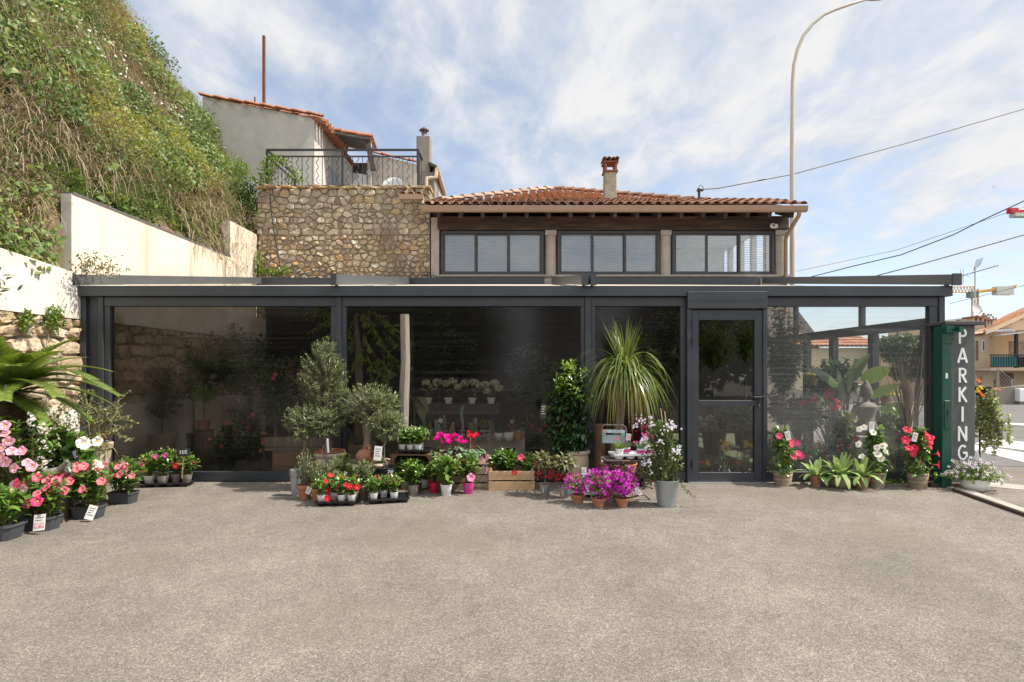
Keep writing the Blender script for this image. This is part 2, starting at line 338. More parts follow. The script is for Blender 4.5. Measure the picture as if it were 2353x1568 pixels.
# ------------------------------------------------------------------ rubble masonry: real stones
def clip(poly, a, b, c):     # keep a*x+b*y<=c
 o = []
 for i in range(len(poly)):
  p, q = poly[i], poly[(i + 1) % len(poly)]
  dp, dq = a * p[0] + b * p[1] - c, a * q[0] + b * q[1] - c
  if dp <= 0: o.append(p)
  if dp * dq < 0:
   t = dp / (dp - dq); o.append((p[0] + t * (q[0] - p[0]), p[1] + t * (q[1] - p[1])))
 return o
def rubble(u0, u1, v0, v1, size, asp, gap, dep, seed, vary=.5):
 """Voronoi stones in the rectangle u,v; returns list of (verts(u,v,h), faces)"""
 rg = random.Random(seed); pts = []
 cell = size
 v = v0
 while v < v1:
  hh = cell / asp * rg.uniform(.5, 1.55); u = u0 - rg.random() * cell
  while u < u1 + cell:
   wd = cell * rg.uniform(1 - vary, 1 + vary)
   pts.append((u + wd / 2 + rg.uniform(-.1, .1) * cell, v + hh / 2 + rg.uniform(-.33, .33) * hh)); u += wd
  v += hh
 S = asp; out = []
 for i, p in enumerate(pts):
  poly = [(u0, v0), (u1, v0), (u1, v1), (u0, v1)]
  for j, q in enumerate(pts):
   if j == i: continue
   dx, dy = q[0] - p[0], (q[1] - p[1])
   if abs(dx) > cell * 3 or abs(dy) > cell * 2.2: continue
   a, b = dx, dy * S * S
   poly = clip(poly, a, b, (a * (p[0] + q[0]) + b * (p[1] + q[1])) / 2)
   if not poly: break
  if len(poly) < 3: continue
  cx = sum(t[0] for t in poly) / len(poly); cy = sum(t[1] for t in poly) / len(poly)
  pl = []
  for k in range(len(poly)):
   a, b = poly[k], poly[(k + 1) % len(poly)]
   pl += [(a[0] * .86 + b[0] * .14, a[1] * .86 + b[1] * .14), (a[0] * .5 + b[0] * .5 + rg.uniform(-.012, .012), a[1] * .5 + b[1] * .5 + rg.uniform(-.012, .012)), (a[0] * .14 + b[0] * .86, a[1] * .14 + b[1] * .86)]
  rad = min(math.hypot(t[0] - cx, t[1] - cy) for t in pl)
  if rad < gap * 1.5: continue
  k1 = 1 - gap / max(rad, .02) ; k1 = max(k1, .4); d = dep * rg.uniform(.55, 1.25)
  tx, ty = rg.uniform(-.3, .3), rg.uniform(-.3, .3)
  rings = []
  for kk, hh in ((k1, 0), (k1 * .98, d * .72), (k1 * .90, d * .95), (k1 * .5, d * 1.0)):
   rings.append([(cx + (t[0] - cx) * kk * (1 + rg.uniform(-.04, .04)), cy + (t[1] - cy) * kk * (1 + rg.uniform(-.05, .05)), hh * (1 + tx * (t[0] - cx) / cell * 3 + ty * (t[1] - cy) / cell * 3 + rg.uniform(-.22, .22)) if hh else -.01) for t in pl])
  n = len(pl); vs = sum(rings, []); fs = []
  for a in range(3):
   fs += [(a * n + j, a * n + (j + 1) % n, (a + 1) * n + (j + 1) % n, (a + 1) * n + j) for j in range(n)]
  fs.append(tuple(range(3 * n, 4 * n)))
  out.append((vs, fs))
 return out
def stonemat(name, cols, dark):
 m, nt, o = newmat(name); X = nt.nodes.new
 p = X('ShaderNodeBsdfPrincipled'); p.inputs['Roughness'].default_value = .92; lnk(nt, p.outputs[0], o.inputs[0])
 g = X('ShaderNodeNewGeometry'); r = X('ShaderNodeValToRGB'); lnk(nt, g.outputs['Random Per Island'], r.inputs[0]); e = r.color_ramp.elements
 while len(e) > 1: e.remove(e[-1])
 e[0].position = 0; e[0].color = (*cols[0], 1)
 for i, c in enumerate(cols[1:]):
  k = e.new((i + 1) / (len(cols) - 1)); k.color = (*c, 1)
 tc = X('ShaderNodeTexCoord'); n = X('ShaderNodeTexNoise'); n.inputs['Scale'].default_value = 9; n.inputs['Detail'].default_value = 8; n.inputs['Roughness'].default_value = .7; lnk(nt, tc.outputs['Object'], n.inputs['Vector'])
 mr = X('ShaderNodeMapRange'); mr.inputs['From Min'].default_value = .46; mr.inputs['From Max'].default_value = .66; mr.inputs['To Max'].default_value = .75; lnk(nt, n.outputs[0], mr.inputs['Value'])
 x = X('ShaderNodeMix'); x.data_type = 'RGBA'; x.inputs['B'].default_value = (*dark, 1); lnk(nt, mr.outputs[0], x.inputs['Factor']); lnk(nt, r.outputs[0], x.inputs['A']); lnk(nt, x.outputs['Result'], p.inputs['Base Color'])
 bz = X('ShaderNodeTexNoise'); bz.inputs['Scale'].default_value = 26; bz.inputs['Detail'].default_value = 6; lnk(nt, tc.outputs['Object'], bz.inputs['Vector'])
 bp = X('ShaderNodeBump'); bp.inputs['Strength'].default_value = .7; bp.inputs['Distance'].default_value = .03; lnk(nt, bz.outputs[0], bp.inputs['Height']); lnk(nt, bp.outputs[0], p.inputs['Normal'])
 MATS[name] = m; return m
STONE = stonemat('rubble_stone', [(.48, .36, .23), (.62, .48, .31), (.33, .24, .16), (.68, .56, .40), (.56, .35, .15), (.72, .64, .52), (.38, .27, .18), (.60, .43, .24)], (.17, .13, .095))
STONE2 = stonemat('dry_stone', [(.60, .50, .36), (.50, .38, .24), (.66, .56, .42), (.42, .30, .19), (.58, .43, .26)], (.32, .25, .17))
MORTAR = mat('mortar', (.36, .30, .225), (.25, .21, .155), rough=1, scale=12, bump=.6, bscale=50)
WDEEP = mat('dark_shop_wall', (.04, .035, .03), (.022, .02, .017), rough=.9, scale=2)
tw = thing('terrace_wall', 'rough ochre rubble stone wall carrying the terrace with black railing', 'stone wall', (-3.7, 12.2, 0))
x = MB(); x.box(-5.56, -1.80, 12.25, 15.2, 0, 5.33); x.build('core', MORTAR, tw, world=True)
x = MB()
for vs, fs in rubble(-5.58, -1.80, 4.35, 5.37, .20, 1.3, .008, .04, 3, .8): x.add([(u, 12.25 - h, v) for u, v, h in vs], fs)
x.build('upper_stones', stonemat('weathered_stone', [(.42, .33, .235), (.52, .42, .30), (.29, .22, .16), (.56, .46, .34), (.48, .32, .17), (.60, .51, .40), (.35, .25, .18)], (.16, .13, .10)), tw, world=True, smooth='auto')
x = MB()
for vs, fs in rubble(-5.58, -1.80, 3.0, 4.35, .155, 1.5, .010, .045, 5, .85):
 x.add([(u, 12.25 - h, v) for u, v, h in vs], fs)
x.build('stones', STONE, tw, world=True, smooth='auto')
x = MB()
for vs, fs in rubble(-5.60, -1.78, 5.37, 5.44, .36, 5, .008, .10, 9, .4): x.add([(u, 12.24 - h, v) for u, v, h in vs], fs)
x.box(-5.60, -1.78, 12.24, 12.6, 5.372, 5.43); x.build('coping', STONE, tw, world=True)
cb = MB(); cb.tube([P(619, 432, 12.05), P(621, 470, 12.08), P(630, 540, 12.1), P(641, 600, 12.1), P(648, 640, 12.1)], .012, 5)
tag(cb.build('drain_hose', mat('black_rubber', (.02, .02, .022), rough=.6)), 'thin black hose hanging down the rubble stone wall', 'hose')
x = MB(); n = 150
bx = rng.normal(0, .16, n); bz = rng.uniform(3.5, 4.75, n)
base = np.stack([-2.65 + bx * (1.4 - (bz - 3.4) * .5) + (4.6 - bz) * .14, np.full(n, 12.12) - rng.random(n) * .06, bz], 1)
dd = np.stack([rng.normal(0, .35, n), rng.normal(-.1, .1, n), -np.ones(n)], 1)
ribbons(x, base, dd, rng.uniform(.2, .5, n), .008, .4, segs=3, nrm=np.array([0, 1.0, 0]))
tag(x.build('dead_creeper', leafmat('dead_twigs', [(.20, .14, .10), (.30, .21, .14), (.16, .11, .09)], .05)), 'dead brown creeper hanging on the stone terrace wall', 'creeper')
rw = thing('retaining_wall', 'garden wall with white rendered top over pale rubble stone beside the shop', 'wall', (-5.5, 7.5, 0))
x = MB(); x.box(-5.75, -5.44, 2.2, 12.2, 0, 2.05); x.build('core', MORTAR, rw, world=True)
x = MB()
for vs, fs in rubble(3.0, 12.2, .9, 2.04, .24, 1.6, .016, .055, 11, .5): x.add([(-5.44 + h, u, v) for u, v, h in vs], [tuple(q) for q in fs])
x.build('stones', STONE2, rw, world=True, smooth='auto')
x = MB(); x.add([(-5.392, 2.2, 0), (-5.392, 12.18, 0), (-5.392, 12.18, .92), (-5.392, 7.0, .92), (-5.392, 6, 1.0), (-5.392, 5.0, .97), (-5.392, 2.2, .95)], [tuple(range(7))])
x.box(-5.44, -5.394, 2.2, 12.18, 0, .9); x.build('plinth', WHITER, rw, world=True)
x = MB(); zt = [(2.2, 2.86), (5.9, 2.68), (6.95, 2.59), (12.18, 2.5)];
for (y0, z0), (y1, z1) in zip(zt[:-1], zt[1:]):
 x.add([(-5.38, y0, 2.03), (-5.38, y1, 2.03), (-5.38, y1, z1), (-5.38, y0, z0), (-5.7, y0, 2.03), (-5.7, y1, 2.03), (-5.7, y1, z1), (-5.7, y0, z0)], [(0, 1, 2, 3), (3, 2, 6, 7), (4, 7, 6, 5), (0, 4, 5, 1)])
x.build('render', WHITER, rw, world=True)
cp = thing('stair_parapet', 'tall cream rendered parapet with raised end pillar below the overgrown slope', 'parapet wall', (-5.6, 9.5, 2.4))
x = MB(); x.box(-5.73, -5.60, 7.1, 11.08, 2.3, 3.64); x.box(-5.75, -5.595, 11.08, 12.24, 2.3, 4.36); x.build('wall', CREAM, cp, world=True)
x = MB(); x.box(-5.74, -5.585, 7.1, 11.08, 3.642, 3.665); x.build('coping', mat('slate', (.12, .12, .12), rough=.8), cp, world=True)
x = MB(); x.box(-5.732, -5.6, 7.085, 7.098, 2.3, 3.64); x.build('shaded_end', GREYR, cp, world=True)  # grey skin puts the parapet end's shade into its colour
x = MB(); x.box(-5.752, -5.595, 11.066, 11.078, 3.67, 4.36); x.build('shaded_end', GREYR, cp, world=True)  # pillar end, its shade laid on as grey too
# ------------------------------------------------------------------ hill
def sstep(x, a, b):
 t = np.clip((x - a) / (b - a), 0, 1); return t * t * (3 - 2 * t)
def hill_z(X, D):
 X = np.asarray(X, float); D = np.asarray(D, float)
 s = -5.62 - X
 z0 = 2.75 + .75 * sstep(D, 6.2, 7.6) + 1.55 * sstep(D, 9.6, 12.0) * np.exp(-np.maximum(s, 0) / 1.3) * (.15 + .85 * (1 - np.exp(-np.maximum(s, 0) / .35)))
 z = np.where(s < 3.35, z0 + np.clip(s, 0, 9) * (9.45 - z0) / 3.35, 9.45 + (s - 3.35) * .25)
 z = z - .25 * np.exp(-np.maximum(s, 0) / .5) - .75 * sstep(D, 12.2, 13.8) * np.clip(s / 1.2, 0, 1)
 nx = np.sin(X * 2.1 + D * 1.3) * .13 + np.sin(X * 4.7 - D * 2.9) * .07 + np.sin(D * 3.7 + X) * .09 + np.sin(D * 1.1 - X * .7) * .16
 return z + nx
xs = np.concatenate([np.linspace(-5.70, -9.6, 60), np.linspace(-10, -26, 12)]); ys = np.concatenate([np.linspace(1.5, 20, 110), np.linspace(21, 34, 8)])
XX, YY = np.meshgrid(xs, ys); ZZ = hill_z(XX, YY)
vs = np.stack([XX, YY, ZZ], -1).reshape(-1, 3); nc = len(xs)
fs = [(i * nc + j, (i + 1) * nc + j, (i + 1) * nc + j + 1, i * nc + j + 1) for i in range(len(ys) - 1) for j in range(nc - 1)]
sk = [(-5.70, y, 0) for y in ys]; k0 = len(vs)
fs += [(i * nc, k0 + i, k0 + i + 1, (i + 1) * nc) for i in range(len(ys) - 1)]
hm = mat('hill_earth', (.15, .105, .065), (.075, .06, .035), rough=1, scale=5.2, c3=(.20, .135, .085), s3=1.2, bump=.5, bscale=12)  # shadow between the plants is put into this dark earth colour
x = MB(); x.add(list(map(tuple, vs)) + sk, fs); tag(x.build('hill', hm, smooth=True), kind='structure')
def nz3(p, sc, off=0.0):
 return np.array([mnoise.noise(Vector((a * sc + off, b * sc, c * sc))) for a, b, c in p])
def hill_pts(n, xmin=-9.4, ymax=15.2):
 u = rng.random(n); X = -5.62 - u ** .9 * (-5.62 - xmin); D = rng.uniform(3.6, ymax, n)
 Z = hill_z(X, D); e = .05
 nx = -(hill_z(X + e, D) - hill_z(X - e, D)) / (2 * e); ny = -(hill_z(X, D + e) - hill_z(X, D - e)) / (2 * e)
 nr = unit(np.stack([nx, ny, np.ones(n)], 1))
 p = np.stack([X, D, Z], 1)
 ok = ~((D > 14.7) & (X > -8.5) )
 ok &= ((-1281 * (Z - 1.4) / D) > -1020) & (X / D > -1.12)
 return p[ok], nr[ok]
def strip_pts(n):
 X = -5.78 - rng.random(n) ** 1.3 * .7; D = rng.uniform(7.2, 12.3, n); Z = hill_z(X, D)
 return np.stack([X, D, Z], 1), unit(np.stack([np.full(n, .05), np.full(n, -.1), np.full(n, .99)], 1))
def both(n, m):
 a, b = hill_pts(n); c, d = strip_pts(m); return np.concatenate([a, c]), np.concatenate([b, d])
p, nr = both(95000, 8000); q = nz3(p, .6) * .8 + .6 * nz3(p, 1.7, 5.1) + .5 * nz3(p, 3.7, 2.2); k = (q > .04) & ~((p[:, 0] > -5.76) & (p[:, 1] > 6.9) & (p[:, 1] < 9.8))
p, nr = p[k], nr[k]; n = len(p); nr = np.where((p[:, :1] > -6.15) & (p[:, 1:2] > 6.9), np.array([[.0, -.1, .99]]), nr); p = p + nr * (rng.random(n) ** 1.3 * .34)[:, None]
d = unit(nr * .5 + rdir(n) * .8 + np.array([.25, -.2, -.5])); ln = .035 + .075 * rng.random(n) ** 1.6
x = MB(); leaves(x, p, d, unit(nr + rdir(n) * .5), ln, ln * .85, shape='heart')
tag(x.build('hillside_ivy', leafmat('hill_ivy_leaf', [(.07, .13, .03), (.12, .19, .045), (.18, .25, .07), (.13, .20, .07), (.26, .28, .08), (.10, .16, .05)], .25, .5)), 'green ivy patches spreading over the steep slope', 'ivy', kind='stuff')
p, nr = both(56000, 1500); q = nz3(p, .6) * .8 + .6 * nz3(p, 1.7, 5.1) + .4 * nz3(p, 3.3, 7.7); k = (q < .36) & ~((p[:, 0] > -6.05) & (p[:, 1] > 6.9) & (p[:, 1] < 9.8))
p, nr = p[k], nr[k]; n = len(p)
d = unit(nr * .5 + rdir(n) * 1.1 + np.array([.2, -.1, .1])); lnb = .15 + .5 * rng.random(n) ** 1.5
x = MB(); ribbons(x, p + nr * (rng.random(n) ** 2 * .22)[:, None], d, lnb, rng.uniform(.006, .014, n), rng.uniform(.4, 3.6, n), segs=4, taper=.3)
tag(x.build('dry_grass', leafmat('dry_grass_blade', [(.30, .225, .15), (.40, .32, .235), (.19, .135, .09), (.47, .39, .29), (.14, .10, .065), (.33, .27, .13), (.20, .22, .07), (.44, .33, .22)], .2, .7)), 'straw brown dead grass and bramble covering the slope', 'dry grass', kind='stuff')
p, nr = both(150000, 12000); q2 = nz3(p, .7, 11.0) + .5 * nz3(p, 2.1, 3.1) + .3 * nz3(p, 4.7, 9.1); k = ((q2 > .09) | (p[:, 0] > -6.3)) & ~((p[:, 0] > -5.76) & (p[:, 1] > 6.9) & (p[:, 1] < 9.8))
p, nr, q2 = p[k], nr[k], q2[k]; n = len(p); nr = np.where((p[:, :1] > -6.15) & (p[:, 1:2] > 6.9), np.array([[.0, -.1, .99]]), nr); p = p + nr * (rng.random(n) ** 1.2 * .5 * (.3 + np.clip(q2, 0, 1) * 1.5))[:, None]
d = unit(nr * .6 + rdir(n) * .8 + np.array([.1, -.1, .3])); ln = rng.uniform(.03, .075, n)
sel = nz3(p, .55, 21.0) + .2 * rng.normal(size=n)
for nm, msk, cols, lb in (('hillside_weeds', sel > .12, [(.22, .25, .05), (.33, .32, .06), (.28, .28, .07), (.17, .21, .045), (.38, .34, .08)], 'yellow green weeds growing in patches over the slope'), ('hillside_shrubs', sel <= .12, [(.07, .13, .03), (.11, .17, .045), (.16, .20, .06), (.09, .14, .05), (.20, .22, .08)], 'mid green low shrubs growing in patches over the slope')):
 x = MB(); m = int(msk.sum()); leaves(x, p[msk], d[msk], unit(nr[msk] + rdir(m) * .7), ln[msk], ln[msk] * .38, shape='lance')
 tag(x.build(nm, leafmat(nm + '_leaf', cols, .3, .5)), lb, 'weeds', kind='stuff')
x = MB(); c, cn = hill_pts(130);
for (cx, cy, cz_), nn_ in zip(c[:42], cn[:42]):
 if cx > -6.1: continue
 r_ = rng.uniform(.22, .55); m = int(900 * r_); v = unit(rng.normal(size=(m, 3))); p = np.array([cx, cy, cz_]) + nn_ * r_ * .35 + v * r_ * (.55 + .45 * rng.random((m, 1)) ** .5) * np.array([1, 1, .8])
 leaves(x, p, v * .5 + rdir(m) * .7 + np.array([0, 0, .2]), v + rdir(m) * .4, rng.uniform(.05, .10, m), rng.uniform(.025, .05, m))
tag(x.build('slope_bushes', leafmat('slope_bush_leaf', [(.05, .10, .025), (.08, .14, .035), (.12, .18, .05), (.16, .20, .06)], .25, .45)), 'rounded green bushes scattered over the steep slope', 'bushes', kind='stuff')
p, nr = hill_pts(2200); q = nz3(p, .8, 31.0); k = (q > .25) & (p[:, 2] > 6.0); p, nr = p[k], nr[k]; n = len(p)
x = MB(); leaves(x, p + nr * .35, rdir(n), nr + rdir(n) * .3, .05, .045)
tag(x.build('wild_flowers', leafmat('wild_petal', [(.75, .75, .68), (.7, .7, .6)], .2)), 'scattered tiny white wild flowers high on the slope', 'wild flowers', kind='stuff')
n = 9000; X = rng.normal(-8.85, .35, n); D = rng.uniform(9, 15.6, n); Z = hill_z(X, D)
x = MB(); ribbons(x, np.stack([X, D, Z], 1), unit(rdir(n) * .6 + np.array([.35, 0, .9])), rng.uniform(.2, .6, n), .008, rng.uniform(.5, 2, n), segs=4)
tag(x.build('crest_grass', leafmat('crest_grass_blade', [(.30, .24, .09), (.38, .30, .12), (.22, .22, .07), (.44, .34, .17)], .3, .6)), 'long golden grass along the crest of the slope', 'grass', kind='stuff')
# ------------------------------------------------------------------ glazed pavilion (plane D = 7)
F = 7.0
def fx(x): return GX(x, F)
def fz(y): return GZ(y, F)
pav = thing('garden_pavilion', 'long anthracite steel pavilion closed with clear plastic sheets and a glazed door', 'pavilion', (0, F, 0))
def pbox(name, boxes, m=ANTH, bevel=.004, parent=None):
 x = MB()
 for b in boxes: x.box(*b)
 return x.build(name, m, parent or pav, world=True, bevel=bevel)
BT = fz(659.5); BB = fz(683)
pbox('front_beam', [(fx(190), fx(2175), F - .10, F + .06, BB, BT)])
pbox('beam_cover', [(fx(1328), fx(1352), F - .106, F - .101, BB + .002, BT - .002)], bevel=0)
for a, b in ((232, 244), (775, 787), (1342, 1356), (2150, 2163)):
 pbox('post', [(fx(a), fx(b), F - .06, F + .06, 0, BB - .003)])
HB = fz(705); RB = fz(1083); RT = fz(1103)
bays = [(244, 765, 257, 762), (787, 1342, 797, 1333), (1356, 1573, 1366, 1561), (1753, 2150, 1760, 2130)]
for i, (a, b, c, d) in enumerate(bays):
 b_ = b if i else 775
 pbox('header', [(fx(a) + .002, fx(b_) - .002, F - .045, F + .045, HB, BB - .006)])
 pbox('bottom_rail', [(fx(a) + .002, fx(b_) - .002, F - .05, F + .05, fz(1104), RB), (fx(a), fx(b_), F - .03, F + .05, .003, fz(1104) - .004)])
 if fx(c) - fx(a) > .02: pbox('side_track', [(fx(a) + .002, fx(c), F - .04, F + .04, RB, HB)])
 if fx(b_) - fx(d) > .02: pbox('side_track', [(fx(d), fx(b_) - .002, F - .04, F + .04, RB, HB)])
 x = MB(); n = 60; z0, z1 = RB - .01, HB + .01; rg = random.Random(i)
 x0, x1 = fx(c) - .01, fx(d) + .01
 x.add([(x0, F + .005, z0), (x1, F + .005, z0), (x1, F + .005, z1), (x0, F + .005, z1)], [(0, 1, 2, 3)])
 x.build('clear_sheet', PVC if i < 3 else glassmat('hazy_plastic_sheet', tint=(.88, .89, .90), refl=.9, rough=.02, wav=.05, milk=.30, stretch=(.6, 1, 40), ior=1.8, mmin=.4), pav, world=True)
pbox('side_panel', [(fx(189), fx(231.5), F + .0, F + .04, .0, fz(682)), (fx(189), fx(203), F - .05, F - .001, .0, fz(684))], m=ANTH)
x = MB(); x.box(fx(183), fx(189.5), F - .16, F - .02, fz(700), fz(646)); x.build('gutter_end', ANTH, pav, world=True, bevel=.004)
def rail_box(x0, x1, zt=.0, m=ANTH2, yb=12.05, name='roof_rail'):
 mb = MB(); y0 = F - .16; sl = (GZ(653, 12) - GZ(656, 7)) / 5
 z0 = GZ(656, F) + .006; h = .135
 for (a, b) in ((y0, yb),):
  za = z0 + (a - F) * sl; zb = z0 + (b - F) * sl
  mb.add([(x0, a, za), (x1, a, za), (x1, b, zb), (x0, b, zb), (x0, a + .03, za + h), (x1, a + .03, za + h), (x1, b, zb + h), (x0, b, zb + h)],
               [(3, 2, 1, 0), (4, 5, 6, 7), (0, 1, 5, 4), (1, 2, 6, 5), (2, 3, 7, 6), (3, 0, 4, 7)])
 r = mb.build(name, m, pav, world=True, bevel=.004)
 c = MB(); za = z0 + (y0 - F) * sl
 c.box(x0 - .004, x1 + .004, y0 - .02, y0 + .012, za - .004, za + h + .004); c.build('end_cap', ANTH, r); bpy.data.objects[KIDS[r.name][-1]].parent = r
 o = bpy.data.objects[KIDS[r.name][-1]]; o.location = Vector((0, 0, 0)) - Vector(pav.location)
 return r
for a, b in ((182, 193), (770, 781.5), (1333, 1346), (1353, 1364), (2165, 2183)):
 rail_box(fx(a), fx(b))
FAB = leafmat('roof_fabric', [(.50, .44, .37)], .06, .9, .1)
x = MB(); sl = (GZ(653, 12) - GZ(656, 7)) / 5
nx_, ny_ = 60, 24
for i in range(ny_ + 1):
 for j in range(nx_ + 1):
  u = j / nx_; v = i / ny_; X = fx(192) + (fx(2172) - fx(192)) * u; Y = F + .05 + 5.1 * v
  z = BT - .01 + (Y - F) * (sl + .002) + .018 * math.sin(u * math.pi) - .012 * abs(math.sin(v * 9 * math.pi))
  x.v.append((X, Y, z)); x.n += 1
x.f = [(i * (nx_ + 1) + j, i * (nx_ + 1) + j + 1, (i + 1) * (nx_ + 1) + j + 1, (i + 1) * (nx_ + 1) + j) for i in range(ny_) for j in range(nx_)]
x.build('roof_fabric', FAB, pav, world=True, smooth=True)
for a, b in ((602, 774), (930, 1250), (1366, 1745)):
 zc_ = GZ(653, 12)
 pbox('rear_cassette', [(GX(a, 12), GX(b, 12), 11.95, 12.12, zc_ - .03, GZ(639, 12))])
for a in (776, 1340, 1358, 2168):
 pbox('rail_foot', [(fx(a) - .012, fx(a) + .012, F - .07, F - .02, BT + .001, BT + .03)], bevel=0)
RX = 5.40
pbox('side_beam', [(RX - .04, RX + .04, F + .07, 12.1, 1.93, 2.07)])
for D_ in (8.33, 9.36, 10.2): pbox('post', [(RX - .05, RX + .05, D_ - .06, D_ + .06, 0, 1.928)])
for D_ in (8.6, 10.6): pbox('post', [(RX - .035, RX + .035, D_ - .04, D_ + .04, 2.072, GZ(653, 12) - .05 - (12 - D_) * sl)])
pbox('side_rail', [(RX - .03, RX + .03, F + .07, 12.1, .03, .11)])
DZ = lambda y: fz(y)
pbox('door_frame', [(fx(1573), fx(1583), F - .10, F + .05, 0, fz(712)), (fx(1745), fx(1753), F - .10, F + .05, 0, fz(712)), (fx(1573), fx(1753), F - .125, F - .011, fz(712) + .002, fz(673)), (fx(1573), fx(1753), F - .010, F + .06, fz(712) + .002, BB - .004)])
pbox('head_joint', [(fx(1573) + .004, fx(1753) - .004, F - .128, F - .126, fz(691.5), fz(690.8))], bevel=0)
door = thing('door', None, None); adopt(door, pav); door.location = (0, 0, 0)
DY0, DY1 = F - .085, F - .02
def dpart(name, boxes, m=ANTH, bevel=.003):
 x = MB()
 for b in boxes: x.box(b[0], b[1], b[2] - F, b[3] - F, b[4], b[5])
 return x.build(name, m, door, bevel=bevel)
l, r_, t, b = fx(1584), fx(1744.5), fz(714.5), .012
dpart('door_leaf', [(l, fx(1600), DY0, DY1, b, t), (fx(1727), r_, DY0, DY1, b, t), (fx(1600), fx(1727), DY0, DY1, fz(737), t), (fx(1600), fx(1727), DY0, DY1, fz(933), fz(920)), (fx(1600), fx(1727), DY0, DY1, b, fz(1083))])
g_ = .012
dpart('glass_pane', [(fx(1600), fx(1727), F - .055, F - .051, fz(920), fz(737))], GLASS, 0)
dpart('glass_pane', [(fx(1600), fx(1727), F - .055, F - .051, fz(1083), fz(933))], GLASS, 0)
BLK = mat('black_plastic', (.014, .014, .015), rough=.35)
x = MB(); x.box(fx(1732), fx(1738), -.098, -.086, fz(930), fz(905)); x.tube([(fx(1735), -.09, fz(912)), (fx(1735), -.135, fz(912))], .011, 8); x.tube([(fx(1740), -.137, fz(912)), (fx(1722), -.14, fz(912)), (fx(1714), -.13, fz(912.5))], .010, 8); x.tube([(fx(1735), -.137, fz(912)), (fx(1746), -.137, fz(911))], .010, 8)
x.build('handle', BLK, door, bevel=.002)
x = MB(); x.box(fx(1733.5), fx(1739), -.097, -.086, fz(939), fz(923)); x.build('lock_plate', ANTH, door)
x = MB(); x.tube([(fx(1736), -.104, fz(930)), (fx(1736), -.096, fz(930))], .009, 10); x.build('lock_cylinder', mat('brass', (.6, .5, .28), rough=.3, metal=1), door)
for y in (747, 785, 1063):
 x = MB(); x.tube([(fx(1583.5), -.10, fz(y + 9)), (fx(1583.5), -.10, fz(y - 9))], .012, 10); x.build('hinge', BLK, door)
pbox('threshold', [(fx(1574), fx(1752), F - .14, F + .04, .001, .010)], mat('alu_threshold', (.6, .6, .6), rough=.4, metal=.8), 0)
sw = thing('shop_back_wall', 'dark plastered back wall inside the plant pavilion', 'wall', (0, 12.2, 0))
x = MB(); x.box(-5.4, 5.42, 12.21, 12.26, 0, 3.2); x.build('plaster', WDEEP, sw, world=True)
# ------------------------------------------------------------------ the tiled house
H = 12.2
PINK = mat('pinkish_roughcast', (.47, .41, .35), (.38, .33, .285), rough=1, scale=5, bump=.6, bscale=120)
WOODD = mat('dark_beam_wood', (.070, .042, .027), (.032, .02, .014), rough=.8, scale=4, stretch=(.5, 4, 6), bump=.3, bscale=20, c3=(.13, .075, .045), s3=3)
GUT = mat('brown_gutter', (.33, .215, .145), (.30, .195, .13), rough=.4, spec=.5)
house = thing('tiled_house', 'low house with orange tiled hip roof, three wide dark-framed windows and brown gutter', 'house', (2.1, 12.2, 0))
def hx(x): return GX(x, H)
def hz(y): return GZ(y, H)
x = MB(); x.box(hx(990), 6.04, H + .02, H + .25, 0, hz(633)); x.box(hx(990) , hx(1008), H, H + .3, hz(633), hz(500)); x.box(5.80, 6.04, H + .25, 18, 0, hz(632)); x.box(-1.75, 6.04, 17.9, 18.1, 0, 5.0); x.box(-1.78, -1.6, H + .3, 18, 0, 5.0)
x.box(5.80, 6.04, H + 4.5, 17.9, hz(632), 4.9)
for k in range(5): x.box(5.86, 5.98, H + .7 + k * .72, H + .82 + k * .72, hz(632), 4.9)
x.build('wall', PINK, house, world=True)
x = MB(); x.box(-1.7, 5.8, H + .26, 17.9, 3.2, 3.3); x.box(-1.7, 6.0, H + .26, 17.9, 4.72, 4.76); x.build('floor_slab', mat('room_white', (.7, .69, .66), rough=.9), house, world=True)
x = MB(); x.box(-1.6, 5.79, 15.2, 15.24, 3.31, 4.70); x.build('inner_wall', MATS['room_white'], house, world=True)
x = MB(); x.box(hx(1000), 6.10, H - .03, H + .2, hz(636), hz(632)); x.build('sill', mat('sill_stone', (.45, .40, .34), (.36, .31, .26), rough=.9), house, world=True)
for a, b in ((1253, 1278), (1519, 1543), (1783, 1808)):
 cx = hx((a + b) / 2); rr = (hx(b) - hx(a)) / 2; c = MB()
 c.lathe([(rr, hz(633)), (rr * .99, hz(590)), (rr * .97, hz(541))], 20, (cx, H + .11, 0), closed=True); o = c.build('column', PINK, house, world=True, smooth='auto')
 c = MB(); c.box(cx - rr * 1.05, cx + rr * 1.05, H + .01, H + .22, hz(540), hz(528)); c.build('capital', PINK, house, world=True, bevel=.01)
BLIND = mat('blind_slats', (.72, .73, .74), (.66, .67, .68), rough=.6)
